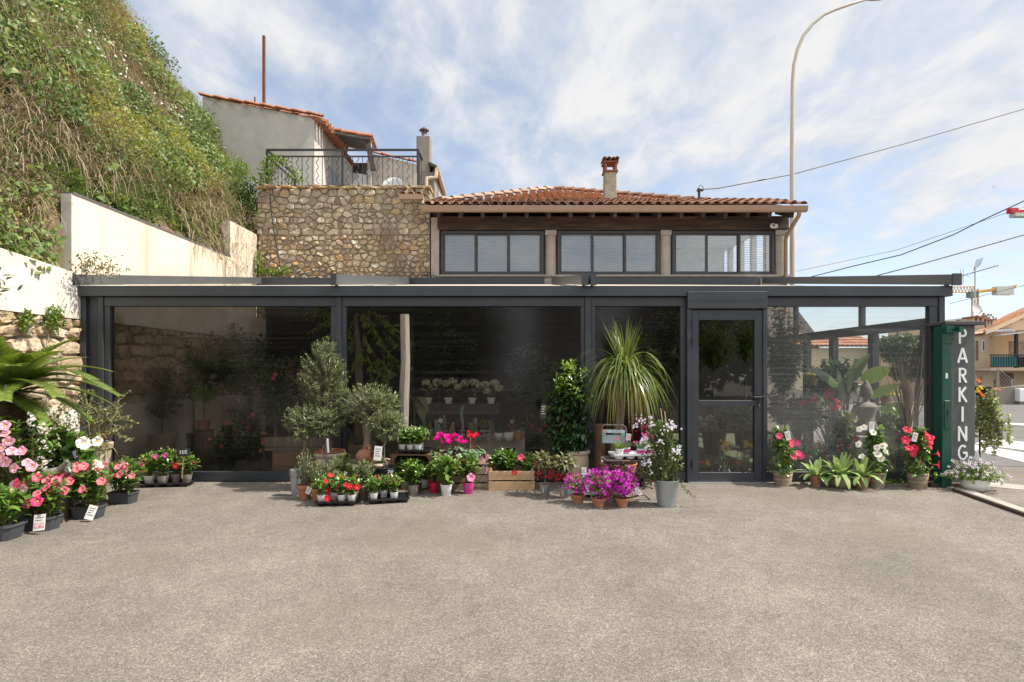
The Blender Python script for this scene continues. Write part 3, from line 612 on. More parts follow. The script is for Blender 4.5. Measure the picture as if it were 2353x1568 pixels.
def window(x0, x1, ksl):
 f = MB(); t = .055; y0, y1 = H + .05, H + .16
 a, b = hx(x0), hx(x1); z0, z1 = hz(632), hz(529.5)
 f.box(a, b, y0, y1, z1 - t, z1); f.box(a, b, y0, y1, z0, z0 + t); f.box(a, a + t, y0, y1, z0 + t, z1 - t); f.box(b - t, b, y0, y1, z0 + t, z1 - t)
 fr = f.build('window', FRAME, house, world=True, bevel=.004)
 off = -Vector(house.location)
 for k in range(3):
  wa = a + t + (b - a - 2 * t) * k / 3; wb = a + t + (b - a - 2 * t) * (k + 1) / 3
  yy = H + .075 + (.03 if k == 1 else 0); s = MB(); e = .035
  s.box(wa - .01, wa + e, yy, yy + .025, z0 + t, z1 - t); s.box(wb - e, wb + .01, yy, yy + .025, z0 + t, z1 - t)
  s.box(wa + e, wb - e, yy, yy + .025, z0 + t, z0 + t + e); s.box(wa + e, wb - e, yy, yy + .025, z1 - t - e, z1 - t)
  q = s.build('sash', FRAME, fr); q.location = off
  s = MB(); s.add([(wa + e, yy + .012, z0 + t + e), (wb - e, yy + .012, z0 + t + e), (wb - e, yy + .012, z1 - t - e), (wa + e, yy + .012, z1 - t - e)], [(0, 1, 2, 3)])
  q = s.build('pane', HGLASS, fr); q.location = off
 n = 17
 for k in range(3):
  s = MB(); tl = ksl * (.98, .72, .86)[(k + int(x0)) % 3]; a2 = a + t + (b - a - 2 * t) * k / 3 + .01; b2 = a + t + (b - a - 2 * t) * (k + 1) / 3 - .01
  for i in range(n):
   z = z0 + t + (z1 - z0 - 2 * t) * (i + .5) / n
   s.add([(a2, H + .20, z - tl * .021), (b2, H + .20, z - tl * .021), (b2, H + .225, z + tl * .021), (a2, H + .225, z + tl * .021)], [(0, 1, 2, 3)])
  q = s.build('blind', BLIND, fr); q.location = off
for a, b, k in ((1012, 1249, 1.0), (1281, 1517, 1.0), (1546, 1781, .45)): window(a, b, k)
E = 11.6
x = MB(); x.box(hx(1005), hx(1812), H - .02, H + .24, hz(528), hz(497)); x.build('lintel_beam', WOODD, house, world=True, bevel=.01)
x = MB(); x.box(-1.70, 5.79, H + .262, H + .33, hz(500), 5.02); x.build('frieze_board', WOODD, house, world=True)
for k in range(17):
 X = -1.55 + k * .465
 x = MB(); x.bar((X, H + .2, 4.93), (X, E + .12, 4.66), .075, .13); x.build('rafter_tail', WOODD, house, world=True)
x = MB(); x.add([(-1.85, E + .05, 4.745), (6.12, E + .05, 4.745), (6.12, 13.6, 5.45), (-1.85, 13.6, 5.45), (-1.85, E + .05, 4.775), (6.12, E + .05, 4.775), (6.12, 13.6, 5.48), (-1.85, 13.6, 5.48)], [(3, 2, 1, 0), (4, 5, 6, 7), (0, 1, 5, 4), (1, 2, 6, 5), (2, 3, 7, 6), (3, 0, 4, 7)])
x.build('roof_boarding', WOODD, house, world=True)
gz = GZ(481.5, E)
x = MB(); hs_ = [(-.065, .055), (-.07, .045), (-.06, -.02), (-.035, -.052), (.03, -.055), (.055, -.02), (.06, .05)]
vs = [(X, E + a, gz + b) for X in (-1.885, 6.13) for a, b in hs_]; n = 7
x.add(vs, [(j, j + 1, n + j + 1, n + j) for j in range(n - 1)] + [tuple(range(n)), tuple(reversed(range(n, 2 * n)))])
x.box(-1.885, 6.13, E - .075, E - .060, gz + .040, gz + .062)
x.build('gutter', GUT, house, world=True)
x = MB(); x.tube([(5.98, E, gz - .03), (5.98, E + .02, gz - .12), (5.96, H - .12, gz - .42), (5.96, H - .06, gz - .5), (5.96, H - .06, 2.6)], .042, 10); x.build('downpipe', GUT, house, world=True, smooth='auto')
TILE = stonemat('canal_tile', [(.42, .18, .09), (.48, .23, .12), (.34, .14, .075), (.53, .30, .17), (.38, .19, .11), (.45, .19, .09)], (.24, .125, .08))
TILEO = stonemat('old_canal_tile', [(.30, .15, .095), (.37, .19, .115), (.25, .125, .085), (.42, .24, .15)], (.15, .095, .07))
def tiles(mb, p0, p1, q0, q1, ncol, nrow, r=.075, seed=1, under=True):
 """canal tiles between eave p0-p1 and ridge q0-q1 (quads may narrow)"""
 rg = random.Random(seed); p0, p1, q0, q1 = map(Vector, (p0, p1, q0, q1))
 nrm = (p1 - p0).cross(q0 - p0).normalized()
 for c in range(ncol):
  for rrow in range(nrow):
   t0, t1 = rrow / nrow, (rrow + 1.22) / nrow
   u = (c + .5) / ncol
   a = (p0.lerp(p1, u)).lerp(q0.lerp(q1, u), t0); b = (p0.lerp(p1, u)).lerp(q0.lerp(q1, u), min(t1, 1.0))
   ax = (b - a).normalized(); sd_ = ax.cross(nrm).normalized()
   wob = rg.uniform(-.012, .012); vs = []
   for p, rad, lift in ((a, r * 1.0, .035 + rg.uniform(0, .012)), (b, r * .82, .012)):
    for j in range(6):
     an = math.pi * j / 5; vs.append(p + sd_ * (math.cos(an) * rad + wob) + nrm * (math.sin(an) * rad * .8 + lift))
    for j in range(6):
     an = math.pi * (5 - j) / 5; vs.append(p + sd_ * (math.cos(an) * rad * .8 + wob) + nrm * (math.sin(an) * rad * .6 + lift))
   fs = [(j, j + 1, 12 + j + 1, 12 + j) for j in range(11)] + [(11, 0, 12, 23), tuple(range(12))]
   mb.add(vs, fs)
x = MB(); tiles(x, (-1.86, E - .03, 4.80), (6.14, E - .03, 4.80), (-1.86, 13.5, 5.475), (6.14, 13.5, 5.475), 40, 5, .082, 2)
x.build('porch_tiles', TILEO, house, world=True, smooth='auto')
x = MB(); apex = Vector(P(1270, 440, 16.5))
c0 = Vector((-1.72, 13.5, 5.40)); c1 = Vector((5.05, 13.5, 5.36))
n = 34
rgq = random.Random(4); nrm = (c1 - c0).cross(apex - c0).normalized()
x.add([c0, c1, apex], [(0, 1, 2)])
roofu = MB(); roofu.add([c0, c1, apex], [(0, 1, 2)]); roofu.add([c0, apex, c0 + Vector((0, 6, 0))], [(0, 1, 2)]); roofu.add([c1, c1 + Vector((0, 6, 0)), apex], [(0, 1, 2)])
roofu.build('roof_deck', TILEO, house, world=True)
x = MB(); up = (apex - (c0 + (c1 - c0) * ((apex.x - c0.x) / (c1.x - c0.x)))); Lr = up.length; upn = up.normalized(); rows = 15
for c in range(n):
 u = (c + .5) / n; X0 = c0.lerp(c1, u); uf = (apex.x - c0.x) / (c1.x - c0.x)
 hmax = Lr * (u / uf if u < uf else (1 - u) / (1 - uf))
 k = 0
 while True:
  t0 = k * Lr / rows; t1 = t0 + Lr / rows * 1.25
  if t0 > hmax: break
  t1 = min(t1, hmax + .03); a = X0 + upn * t0; b = X0 + upn * t1
  vs = []; wob = rgq.uniform(-.015, .015); lf = .03 + rgq.uniform(0, .02)
  for p, rad, lift in ((a, .09, lf), (b, .075, .008)):
   for j in range(7):
    an = math.pi * j / 6; vs.append(p + Vector((math.cos(an) * rad + wob, 0, 0)) + nrm * (math.sin(an) * rad * .8 + lift))
  x.add(vs, [(j + 1, j, 7 + j, 7 + j + 1) for j in range(6)] + [tuple(reversed(range(7)))]); k += 1
x.build('roof_tiles', TILE, house, world=True, smooth='auto')
def hip(pts, r=.10, seg=.36):
 mb = MB()
 for a, b in zip(pts[:-1], pts[1:]):
  a, b = Vector(a), Vector(b); n = max(1, int((b - a).length / seg)); ax = (b - a).normalized(); sd_ = ax.cross(Vector((0, 0, 1))).normalized(); nr_ = sd_.cross(ax)
  for k in range(n):
   p = a.lerp(b, k / n); q = a.lerp(b, min(1, (k + 1.15) / n)); vs = []
   for c, rad, lf in ((p, r, .06), (q, r * .8, .03)):
    for j in range(7):
     an = math.pi * j / 6; vs.append(c + sd_ * math.cos(an) * rad + nr_ * (math.sin(an) * rad * .85 + lf))
   mb.add(vs, [(j, j + 1, 8 + j - 1 + 0, 7 + j) if False else (j, j + 1, 7 + j + 1, 7 + j) for j in range(6)] + [tuple(range(7))])
 return mb
hip([c0 + Vector((0, 0, .05)), apex + Vector((0, 0, .04))]).build('hip_tiles', stonemat('pale_hip_tile', [(.40, .25, .17), (.46, .31, .22), (.36, .21, .135)], (.30, .24, .19)), house, world=True, smooth='auto')
hip([c1 + Vector((0, 0, .05)), apex + Vector((0, 0, .04))]).build('hip_tiles', TILEO, house, world=True, smooth='auto')
x = MB(); x.bar((-1.72, 13.42, 5.445), (2.4, 13.42, 5.445), .12, .06); x.build('flashing', mat('pale_flashing', (.50, .42, .34), (.40, .33, .26), rough=.8), house, world=True)
ch = MB(); cx, cy = (GX(1389, 13.3) + GX(1416, 13.3)) / 2, 13.4; hw = .14
LICH = mat('lichen_render', (.40, .36, .29), (.28, .25, .19), rough=1, scale=7, c3=(.42, .36, .20), s3=9, bump=.4)
ch.box(cx - hw, cx + hw, cy - hw, cy + hw, 5.2, GZ(396, 13.3)); chm = ch.build('chimney', LICH, house, world=True, bevel=.01)
off = -Vector(house.location)
def sub(mb, name, m, parent, smooth=False):
 o = mb.build(name, m, parent, smooth=smooth); o.location = off; return o
TC = mat('terracotta_dark', (.28, .10, .06), (.2, .08, .05), rough=.85)
zb, zt = GZ(396, 13.3), GZ(375, 13.3)
c = MB(); c.box(cx - hw - .03, cx + hw + .03, cy - hw - .03, cy + hw + .03, zb, zb + .035)
for sx_ in (-1, 1):
 for sy_ in (-1, 1): c.box(cx + sx_ * (hw - .02) - .028, cx + sx_ * (hw - .02) + .028, cy + sy_ * (hw - .02) - .028, cy + sy_ * (hw - .02) + .028, zb + .035, zt)
c.box(cx - hw - .04, cx + hw + .04, cy - hw - .04, cy + hw + .04, zt, zt + .03); sub(c, 'chimney_cap', TC, chm)
c = MB(); tiles(c, (cx - .2, cy - .22, zt + .03), (cx + .2, cy - .22, zt + .03), (cx - .2, cy + .2, zt + .05), (cx + .2, cy + .2, zt + .05), 4, 1, .055, 3); sub(c, 'cap_tiles', TILEO, chm, 'auto')
c = MB(); c.box(cx - hw - .012, cx + hw + .012, cy - hw - .012, cy + hw + .012, 5.30, GZ(461, 13.3)); sub(c, 'flashing', MATS['pale_flashing'], chm)
scm = thing('security_camera', 'white ball security camera under the house eaves above the last window', 'camera', P(1772, 521, 12.1))
WPL = mat('white_plastic', (.75, .75, .74), (.70, .70, .69), rough=.35)
c = MB(); c.lathe([(.005, -.05), (.035, -.045), (.052, -.01), (.052, .02), (.035, .05), (.005, .055)], 16, (-.01, -.07, 0), closed=True); c.build('ball', WPL, scm, smooth=True)
c = MB(); c.lathe([(.02, 0), (.026, .004), (.02, .01)], 12, (0, 0, 0), closed=True); o = c.build('lens', BLK, scm); o.rotation_euler = (R(90), 0, 0); o.location = (-.005, -.118, -.008)
c = MB(); c.box(.05, .13, -.03, .06, -.03, .05); c.build('junction_box', WPL, scm, bevel=.005)
c = MB(); c.tube([(.06, .03, 0), (.02, 0, .0)], .018, 8); c.build('bracket', WPL, scm)
c = MB(); c.tube([P(1781, 530, 12.05), P(1781, 600, 12.05), P(1783, 630, 12.05)], .010, 6); tag(c.build('camera_cable', BLK), 'black cable running down from the security camera beside the window', 'cable')
# ------------------------------------------------------------------ upper grey house on the terrace
uh = thing('hillside_house', 'grey rendered house with sloping terracotta edge standing on the slope', 'house', (-6.5, 15, 4))
U = 15.0
def ux(x, D=U): return GX(x, D)
A = P(465, 222, U); B = P(722, 272, U)
x = MB()
x.add([(A.x, U, 4), (B.x, U, 4), (B.x, U, B.z), (A.x, U, A.z), (A.x, U + 5, 4), (B.x, U + 5, 4), (B.x, U + 5, B.z), (A.x, U + 5, A.z)], [(0, 1, 2, 3), (1, 5, 6, 2), (3, 2, 6, 7), (0, 3, 7, 4)])
x.build('wall', GREYR, uh, world=True)
TCO = stonemat('edge_tile', [(.37, .145, .075), (.43, .18, .095), (.32, .12, .06)], (.25, .11, .065))
e = hip([A + Vector((-.06, -.08, -.04)), B + Vector((.25, -.08, -.02))], .075, .40); e.build('verge_tiles', TCO, uh, world=True, smooth='auto')
x = MB(); tiles(x, (B.x + .10, U - .02, B.z - .04), (B.x + .10, U + 4.9, B.z - .04), (A.x, U - .02, A.z), (A.x, U + 4.9, A.z), 22, 6, .10, 8); x.build('roof_tiles', TCO, uh, world=True, smooth='auto')
x = MB()
for k in range(9):
 y0 = U + .05 + k * .23; x.tube([(B.x - .05, y0, B.z + .02), (B.x + .33, y0, B.z - .10)], [.075, .09], 8)
x.build('eave_tiles', TCO, uh, world=True, smooth='auto')
x = MB(); x.box(B.x + .002, B.x + .03, 16.1, 16.9, 5.2, 7.3); x.build('door', mat('grey_blue_paint', (.30, .36, .40), rough=.7), uh, world=True)
lt = thing('terrace_porch', 'open terrace porch with tiled lean-to roof and dark board underside', 'porch', (-4, 17, 5.3))
Pd = 17.2
ROOFW = mat('grey_boards', (.10, .085, .075), (.055, .048, .042), rough=.9, scale=4, stretch=(1, 6, 1))
a = P(748, 303, 15.6); b = P(850, 322, 15.9); c_ = P(860, 350, 18.6); d_ = P(752, 330, 18.6)
x = MB(); th = Vector((0, 0, .06)); x.add([a, b, c_, d_, a + th, b + th, c_ + th, d_ + th], [(3, 2, 1, 0), (4, 5, 6, 7), (0, 1, 5, 4), (1, 2, 6, 5), (2, 3, 7, 6), (3, 0, 4, 7)]); x.build('roof', ROOFW, lt, world=True)
x = MB(); tiles(x, b + Vector((.06, -.02, .07)), c_ + Vector((.06, 0, .07)), a + Vector((0, -.02, .07)), d_ + Vector((0, 0, .07)), 13, 3, .09, 12); x.build('roof_tiles', TCO, lt, world=True, smooth='auto')
x = MB(); x.box(GX(752, 18.6), GX(862, 18.6), 18.6, 18.7, 5.3, 8.3); x.build('shaded_back_wall', ROOFW, lt, world=True)  # dark wall colour stands for the shade inside the open porch
x = MB(); x.bar(P(842, 318, 15.95), P(858, 392, 16.0), .09, .14); x.build('brace', WOODD, lt, world=True)
x = MB(); x.box(GX(845, 16.05), GX(853, 16.05), 16.0, 16.1, 5.3, GZ(330, 16.05)); x.build('post', mat('pale_post', (.42, .40, .37), rough=.8), lt, world=True)
x = MB(); x.add([P(795, 395, 18.55), P(842, 402, 18.55), P(842, 434, 18.55), P(795, 434, 18.55)], [(0, 1, 2, 3)]); x.build('window', mat('bright_window', (.75, .77, .8), rough=.5), lt, world=True)
an = thing('terrace_annex', 'cream annex wall with sloping tile edge behind the terrace railing', 'outbuilding', (-3.2, 16.4, 5.3))
a = P(848, 352, 16.4); b = P(962, 380, 16.4)
x = MB(); x.add([(a.x, 16.4, 5.2), (b.x, 16.4, 5.2), (b.x, 16.4, b.z), (a.x, 16.4, a.z), (a.x, 18, 5.2), (b.x, 18, 5.2), (b.x, 18, b.z), (a.x, 18, a.z)], [(0, 1, 2, 3), (1, 5, 6, 2), (3, 2, 6, 7), (4, 7, 6, 5), (0, 3, 7, 4)])
x.build('wall', mat('annex_render', (.56, .50, .42), (.44, .39, .32), rough=.95, scale=2, bump=.2), an, world=True)
hip([a + Vector((-.05, -.04, .0)), b + Vector((.1, -.04, .0))], .06, .4).build('verge_tiles', TCO, an, world=True, smooth='auto')
wd = thing('white_garden_table', 'round white garden table tipped up behind the terrace railing', 'table', P(903, 434, 13.2))
x = MB(); x.lathe([(.0, .0), (.28, 0), (.29, .015), (.28, .03), (0, .03)], 28, closed=False); o = x.build('table_top', WPL, wd, smooth='auto'); o.rotation_euler = (R(78), 0, 0); o.location = (0, 0, .0)
x = MB(); x.tube([(0, .05, -.1), (0, .35, -.25)], .03, 8); x.build('leg', WPL, wd)
IRON = mat('black_iron', (.022, .023, .026), rough=.45, spec=.5)
rl = thing('terrace_railing', 'black iron railing with alternating straight and wavy bars on the terrace', 'railing', (-3.7, 12.32, 5.43))
T = 12.32; z0 = 5.46; zt_ = GZ(345, T); zm = GZ(360, T); xa, xb = GX(613, T), GX(960, T)
def rbars(p, q, z0, z1, n, name_par, first=0):
 p, q = Vector(p), Vector(q)
 for k in range(1, n):
  c = p.lerp(q, k / n); x = MB()
  if k % 2: x.tube([(c.x, c.y, z0), (c.x, c.y, z1)], .0075, 5)
  else:
   dx = (q - p).normalized(); pts = []
   for i in range(25):
    t = i / 24; pts.append(Vector((c.x, c.y, z0 + (z1 - z0) * t)) + dx * .028 * math.sin(t * math.pi * 7))
   x.tube(pts, .0075, 5)
  x.build('straight_bar' if k % 2 else 'wavy_bar', IRON, rl, world=True)
x = MB(); x.box(xa, xb, T - .02, T + .02, zt_ - .02, zt_ + .02); x.box(xa, xb, T - .014, T + .014, zm - .014, zm + .014); x.box(xa, xb, T - .014, T + .014, z0 - .014, z0 + .014)
x.bar((xa, T, zt_), (xa, 13.9, zt_), .04, .04); x.bar((xa, T, zm), (xa, 13.9, zm), .03, .03); x.bar((xa, T, z0), (xa, 13.9, z0), .03, .03)
x.bar((xb, T, zt_), (xb, 13.6, zt_), .04, .04); x.bar((xb, T, z0), (xb, 13.6, z0), .03, .03); x.build('rails', IRON, rl, world=True)
for X, D_ in ((xa, T), ((xa + xb) / 2, T), (xb, T), (xa, 13.9), (xb, 13.6)):
 x = MB(); x.box(X - .02, X + .02, D_ - .021, D_ + .021, 5.43, zt_ - .021); x.build('post', IRON, rl, world=True)
rbars((xa, T, 0), (xb, T, 0), z0, zm, 30, rl); rbars((xa, T, 0), (xa, 13.9, 0), z0, zm, 8, rl); rbars((xb, T, 0), (xb, 13.6, 0), z0, zt_, 6, rl)
def clump(name, label, cat, centers, n, leafm, ln, wd, spread, shape='oval', stem=None, kind=None, bend=.3):
 x = MB()
 for (cx, cy, cz, rx, ry, rz, k) in centers:
  p = unit(rng.normal(size=(k, 3))) * (rng.random((k, 1)) ** .45) * np.array([rx, ry, rz]) + np.array([cx, cy, cz])
  out = unit(p - np.array([cx, cy, cz - rz * .6])); d = unit(out * .7 + rdir(k) * .7 + np.array([0, -.1, .25]))
  leaves(x, p, d, unit(out + rdir(k) * .6 + np.array([0, 0, .5])), rng.uniform(ln * .6, ln * 1.2, k), rng.uniform(wd * .7, wd * 1.2, k), shape=shape, bend=bend)
 if stem:
  for s in stem: x.tube(s, .006, 4)
 return tag(x.build(name, leafm), label, cat, kind=kind)
GL = leafmat('fresh_green_leaf', [(.07, .14, .022), (.11, .19, .034), (.17, .25, .05), (.23, .31, .07)], .3, .38)
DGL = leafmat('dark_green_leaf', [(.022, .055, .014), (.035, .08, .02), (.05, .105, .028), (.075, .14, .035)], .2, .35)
clump('climbing_vine', 'green climbing vine twined round the corner of the black terrace railing', 'climber', [(xa, T, 5.75, .18, .2, .35, 260), (xa + .25, T, 6.02, .25, .1, .12, 130), (xa + .5, 12.6, 5.75, .2, .3, .25, 140), (xa - .15, 12.3, 5.5, .25, .25, .2, 160)], 0, GL, .07, .04, 0)
q = P(545, 385, 13.6); clump('wild_shrub', 'bright green wild shrub in front of the grey rendered house wall', 'shrub', [(q.x - .1, 13.6, q.z - .05, .30, .3, .34, 800), (q.x + .18, 13.5, q.z - .15, .2, .25, .25, 450), (q.x - .42, 13.7, q.z + .05, .25, .3, .25, 450)], 0, GL, .06, .022, 0, 'lance')
q = P(572, 470, 12.6); clump('shaded_bramble', 'dark bramble hanging in the corner beside the stone terrace wall', 'bramble', [(q.x, 12.3, q.z, .35, .35, .45, 900), (q.x - .2, 12.0, q.z - .5, .3, .3, .35, 600), (-5.95, 11.2, 4.05, .22, .5, .35, 900), (-5.9, 11.9, 4.45, .2, .35, .4, 900), (-5.95, 10.3, 3.75, .2, .5, .25, 600)], 0, DGL, .06, .045, 0)
q = P(205, 606, 6.9); x = MB()
bs = np.array([[q.x + rng.normal(0, .12), 6.9 + rng.normal(0, .1), 2.58] for k in range(46)])
ribbons(x, bs, unit(rdir(46) * .6 + np.array([.35, -.1, .7])), rng.uniform(.12, .34, 46), .006, rng.uniform(.2, 1.6, 46), 4, .5)
leaves(x, bs[rng.integers(0, 46, 240)] + rdir(240) * rng.random((240, 1)) * .2 + np.array([.03, 0, .09]), rdir(240) + np.array([0, 0, .4]), rdir(240) + np.array([0, 0, 1]), .05, .022)
tag(x.build('wall_top_bush', leafmat('wall_bush_leaf', [(.10, .14, .05), (.16, .17, .07), (.20, .15, .10), (.24, .22, .10)], .25)), 'scrubby bush growing on top of the white garden wall', 'bush')
q1 = P(112, 737 - 10, 6.2)
for nm, xx, yy, s in (('wall_plant', 120, 726, 1), ('wall_plant', 52, 732, .75)):
 D_ = 5.36 * 1281 / (1176 - xx); q = P(xx, yy, D_)
 clump(nm, 'bushy green weed rooted in the stone joint under the white render' if s == 1 else 'small green weed in the stone joint closest to the photo edge', 'weed', [(q.x + .04, q.y, q.z - .03, .06 * s, .12 * s, .15 * s, int(220 * s))], 0, GL, .045, .03, 0)
q = P(640, 628, 12.1); clump('wall_foot_weeds', 'low green weeds along the foot of the terrace wall behind the pavilion roof', 'weeds', [(GX(620, 12.1), 12.05, 3.50, .3, .1, .10, 260), (GX(655, 12.1), 12.05, 3.53, .12, .1, .12, 130), (GX(596, 12.1), 12.08, 3.72, .06, .06, .28, 240)], 0, GL, .05, .03, 0)
q = P(8, 655, 4.6); x = MB(); pts = [Vector((-4.95, 4.5, 2.0)), Vector((-4.5, 4.55, 2.12)), Vector((q.x + .02, 4.6, q.z - .03))]
x.tube(pts, [.012, .009, .005], 5); n = 46; t = rng.random(n); pp = np.array([pts[1].lerp(pts[2], float(a)) for a in t]) + rng.normal(0, .05, (n, 3))
leaves(x, pp, rdir(n) + np.array([.6, 0, .4]), rdir(n) + np.array([0, 0, 1]), rng.uniform(.06, .11, n), .022, shape='lance')
tag(x.build('oleander_branch', leafmat('oleander_leaf', [(.06, .08, .035), (.10, .12, .06), (.15, .165, .08)], .15, .45)), 'leafy oleander branch reaching in front of the white garden wall', 'branch')
RUSTR = mat('red_rust', (.20, .065, .035), (.12, .05, .03), rough=.85, scale=8)
ms_ = thing('rusty_mast', 'tall thin rusty mast rising behind the grey hillside house', 'mast', P(606, 245, 16.5))
x = MB(); x.bar((0, 0, -.6), (0, 0, 16.5 * 162 / 1281), .07, .07); x.build('mast_post', RUSTR, ms_)
x = MB(); x.bar((GX(585, 16.5) - ms_.location.x, 0, -.6), (GX(585, 16.5) - ms_.location.x, 0, .28), .03, .03)
tag(x.build('rusty_stub', RUSTR), 'short rusty stub post beside the tall mast', 'post').location = ms_.location
bc = thing('block_chimney', 'square grey concrete chimney with a metal cowl beside the terrace railing', 'chimney', (GX(972.5, 12.9), 13.0, 5.0))
z1 = GZ(314, 12.9); zs = GZ(398, 12.9)
CONCD = mat('grey_concrete', (.30, .27, .23), (.19, .17, .145), rough=1, scale=3, stretch=(1, 1, .4), bump=.3, c3=(.15, .135, .115), s3=2)
x = MB(); x.box(-.155, .155, -.15, .15, zs - 5, z1 - 5); x.build('shaft', CONCD, bc, bevel=.012)
x = MB(); x.box(-.10, .26, -.16, .6, 0, zs - 5 - .002); x.build('base', CONCD, bc)
x = MB(); x.lathe([(.07, 0), (.065, .06), (.055, .075), (.055, .10)], 16, (0, 0, z1 - 5), closed=True)
for k in range(4):
 an = k * 1.57 + .4; x.bar((.055 * math.cos(an), .055 * math.sin(an), z1 - 5 + .09), (.06 * math.cos(an), .06 * math.sin(an), z1 - 5 + .19), .02, .02)
x.lathe([(.115, .175), (.115, .185), (.08, .215), (.03, .235), (.03, .25), (.0, .25)], 16, (0, 0, z1 - 5)); x.build('cowl', mat('cowl_metal', (.16, .13, .11), (.1, .08, .07), rough=.6), bc, smooth='auto')
ag = thing('annex_roof', 'small eave with beige gutter and swan-neck downpipe beside the concrete chimney', 'eave', (-1.6, 13.4, 5.4))
BEI = mat('beige_pvc', (.62, .50, .38), (.56, .45, .34), rough=.4)
a = P(1004, 390, 12.7); b = P(1021, 446, 14.6)
x = MB(); x.tube([a, b], .055, 10); x.build('gutter', BEI, ag, world=True, smooth='auto')
x = MB(); q = P(1002, 395, 12.72); x.tube([q, P(1001, 408, 12.7), P(990, 409, 12.7), P(980, 410, 12.66), P(979, 420, 12.66), P(979, 470, 12.66)], .042, 10); x.build('downpipe', BEI, ag, world=True, smooth='auto')
x = MB(); p1, p2 = P(984, 377, 12.75), P(1003, 386, 12.75); p3, p4 = P(1019, 443, 14.5), P(990, 433, 14.5); th = Vector((0, 0, .06)); x.add([p1, p2, p3, p4, p1 + th, p2 + th, p3 + th, p4 + th], [(3, 2, 1, 0), (4, 5, 6, 7), (0, 1, 5, 4), (1, 2, 6, 5), (2, 3, 7, 6), (3, 0, 4, 7)]); x.build('roof', ROOFW, ag, world=True)
x = MB(); x.box(GX(990, 12.8), GX(999, 13), 13.0, 14.6, 4.5, GZ(392, 13.2) - .05); x.build('wall', PINK, ag, world=True)
x = MB(); tiles(x, (-2.45, 12.0, GZ(450, 12)), (-1.9, 12.0, GZ(450, 12)), (-2.45, 12.3, GZ(447, 12.3)), (-1.9, 12.3, GZ(447, 12.3)), 3, 1, .07, 6)
eg = thing('small_gutter', 'short brown gutter with a few tiles at the top corner of the terrace wall', 'gutter', (-2.2, 12, 5.1)); x.build('tiles', TILEO, eg, world=True, smooth='auto')
x = MB(); x.box(GX(917, 11.9), GX(972, 11.9), 11.85, 11.97, GZ(459, 11.9), GZ(448, 11.9)); x.tube([P(968, 456, 11.95), P(971, 470, 11.9)], .04, 8); x.build('trough', GUT, eg, world=True)
SL = 13.6
lp = thing('street_lamp', 'tall pale steel street lamp curving over the pavilion roof', 'street lamp', (GX(1820, SL), SL, 0))
GALV = mat('galvanised_pole', (.52, .46, .385), (.46, .41, .345), rough=.55, scale=.8)
pts = [(1820, 1000), (1820.5, 640), (1820, 520), (1819.5, 400), (1820, 300), (1821, 190), (1824, 150), (1832, 115), (1846, 82), (1867, 55), (1893, 34), (1920, 22), (1955, 10), (1992, -2)]
lc = Vector(lp.location)
pv_ = [P(a, b, SL) - lc for a, b in pts]; pv_[0] = Vector((0, 0, 0))
x = MB(); x.tube(pv_, [.085, .062, .058, .052, .048, .045, .044, .043, .041, .038, .036, .034, .032, .030], 12); x.build('pole', GALV, lp, smooth=True)
e1 = P(1992, -2, SL) - lc; x = MB(); dv = Vector((.55, 0, .06));
x.lathe([(.02, 0), (.07, .05), (.10, .2), (.11, .38), (.08, .52), (.02, .58)], 14, closed=True, sy=1.0, sx=.55); o = x.build('lamp_head', mat('lamp_grey', (.36, .36, .35), rough=.4), lp, smooth=True); o.location = e1 - Vector((.03, 0, -.01)); o.rotation_euler = (0, R(84), 0)
BC = mat('cable_black', (.014, .014, .015), rough=.6)
def cable(name, label, pts, r=.016, n=24, sag=.0):
 x = MB(); q = [Vector(p) for p in pts]; out = []
 for i in range(len(q) - 1):
  for k in range(n):
   t = k / n; p = q[i].lerp(q[i + 1], t); p.z -= sag * 4 * t * (1 - t); out.append(p)
 out.append(q[-1]); x.tube(out, r, 5)
 return tag(x.build(name, BC), label, 'cable', 'overhead cables')
cable('overhead_cable', 'topmost overhead cable running from the roof bracket up past the street lamp', [P(1606, 436, 13.1), P(1650, 433, 13.3), P(1820, 401, 14), P(2080, 330, 15), P(2420, 231, 16)], .014, 8)
cable('overhead_cable', 'thick kinked overhead cable, upper of the pair right of the street lamp', [P(1850, 640, 20), P(1960, 612, 19), P(2070, 586, 18), P(2190, 540, 17), P(2260, 505, 16.5), P(2353, 462, 16), P(2420, 428, 15.6)], .016, 8)
cable('overhead_cable', 'very thin overhead wire just beneath the kinked cable', [P(1830, 624, 22), P(2060, 575, 20), P(2353, 476, 18), P(2450, 440, 17)], .007, 8)
cable('overhead_cable', 'double overhead cable reaching the pavilion roof end from the lower sky', [P(1990, 640, 18), P(2120, 606, 18), P(2353, 540, 18), P(2450, 512, 18)], .018, 8)
cable('overhead_cable', 'faint low wire crossing in front of the distant orange crane', [P(2183, 698, 40), P(2353, 656, 40), P(2450, 634, 40)], .02, 8)
br = thing('roof_bracket', 'rusty service pole on the tiled roof anchoring the top cable', 'bracket', P(1606, 475, 13.05))
x = MB(); x.tube([(0, 0, -.2), (0, 0, .42)], .03, 8); x.box(-.05, .09, -.03, .03, .36, .40); x.build('pole', mat('brown_iron', (.06, .035, .03), rough=.8), br)
x = MB(); x.tube([(-.02, 0, .2), (-.04, -.03, .42), (.02, -.03, .5), (.08, -.03, .45), (.1, 0, .38)], .008, 5); x.build('cable_loop', BC, br)
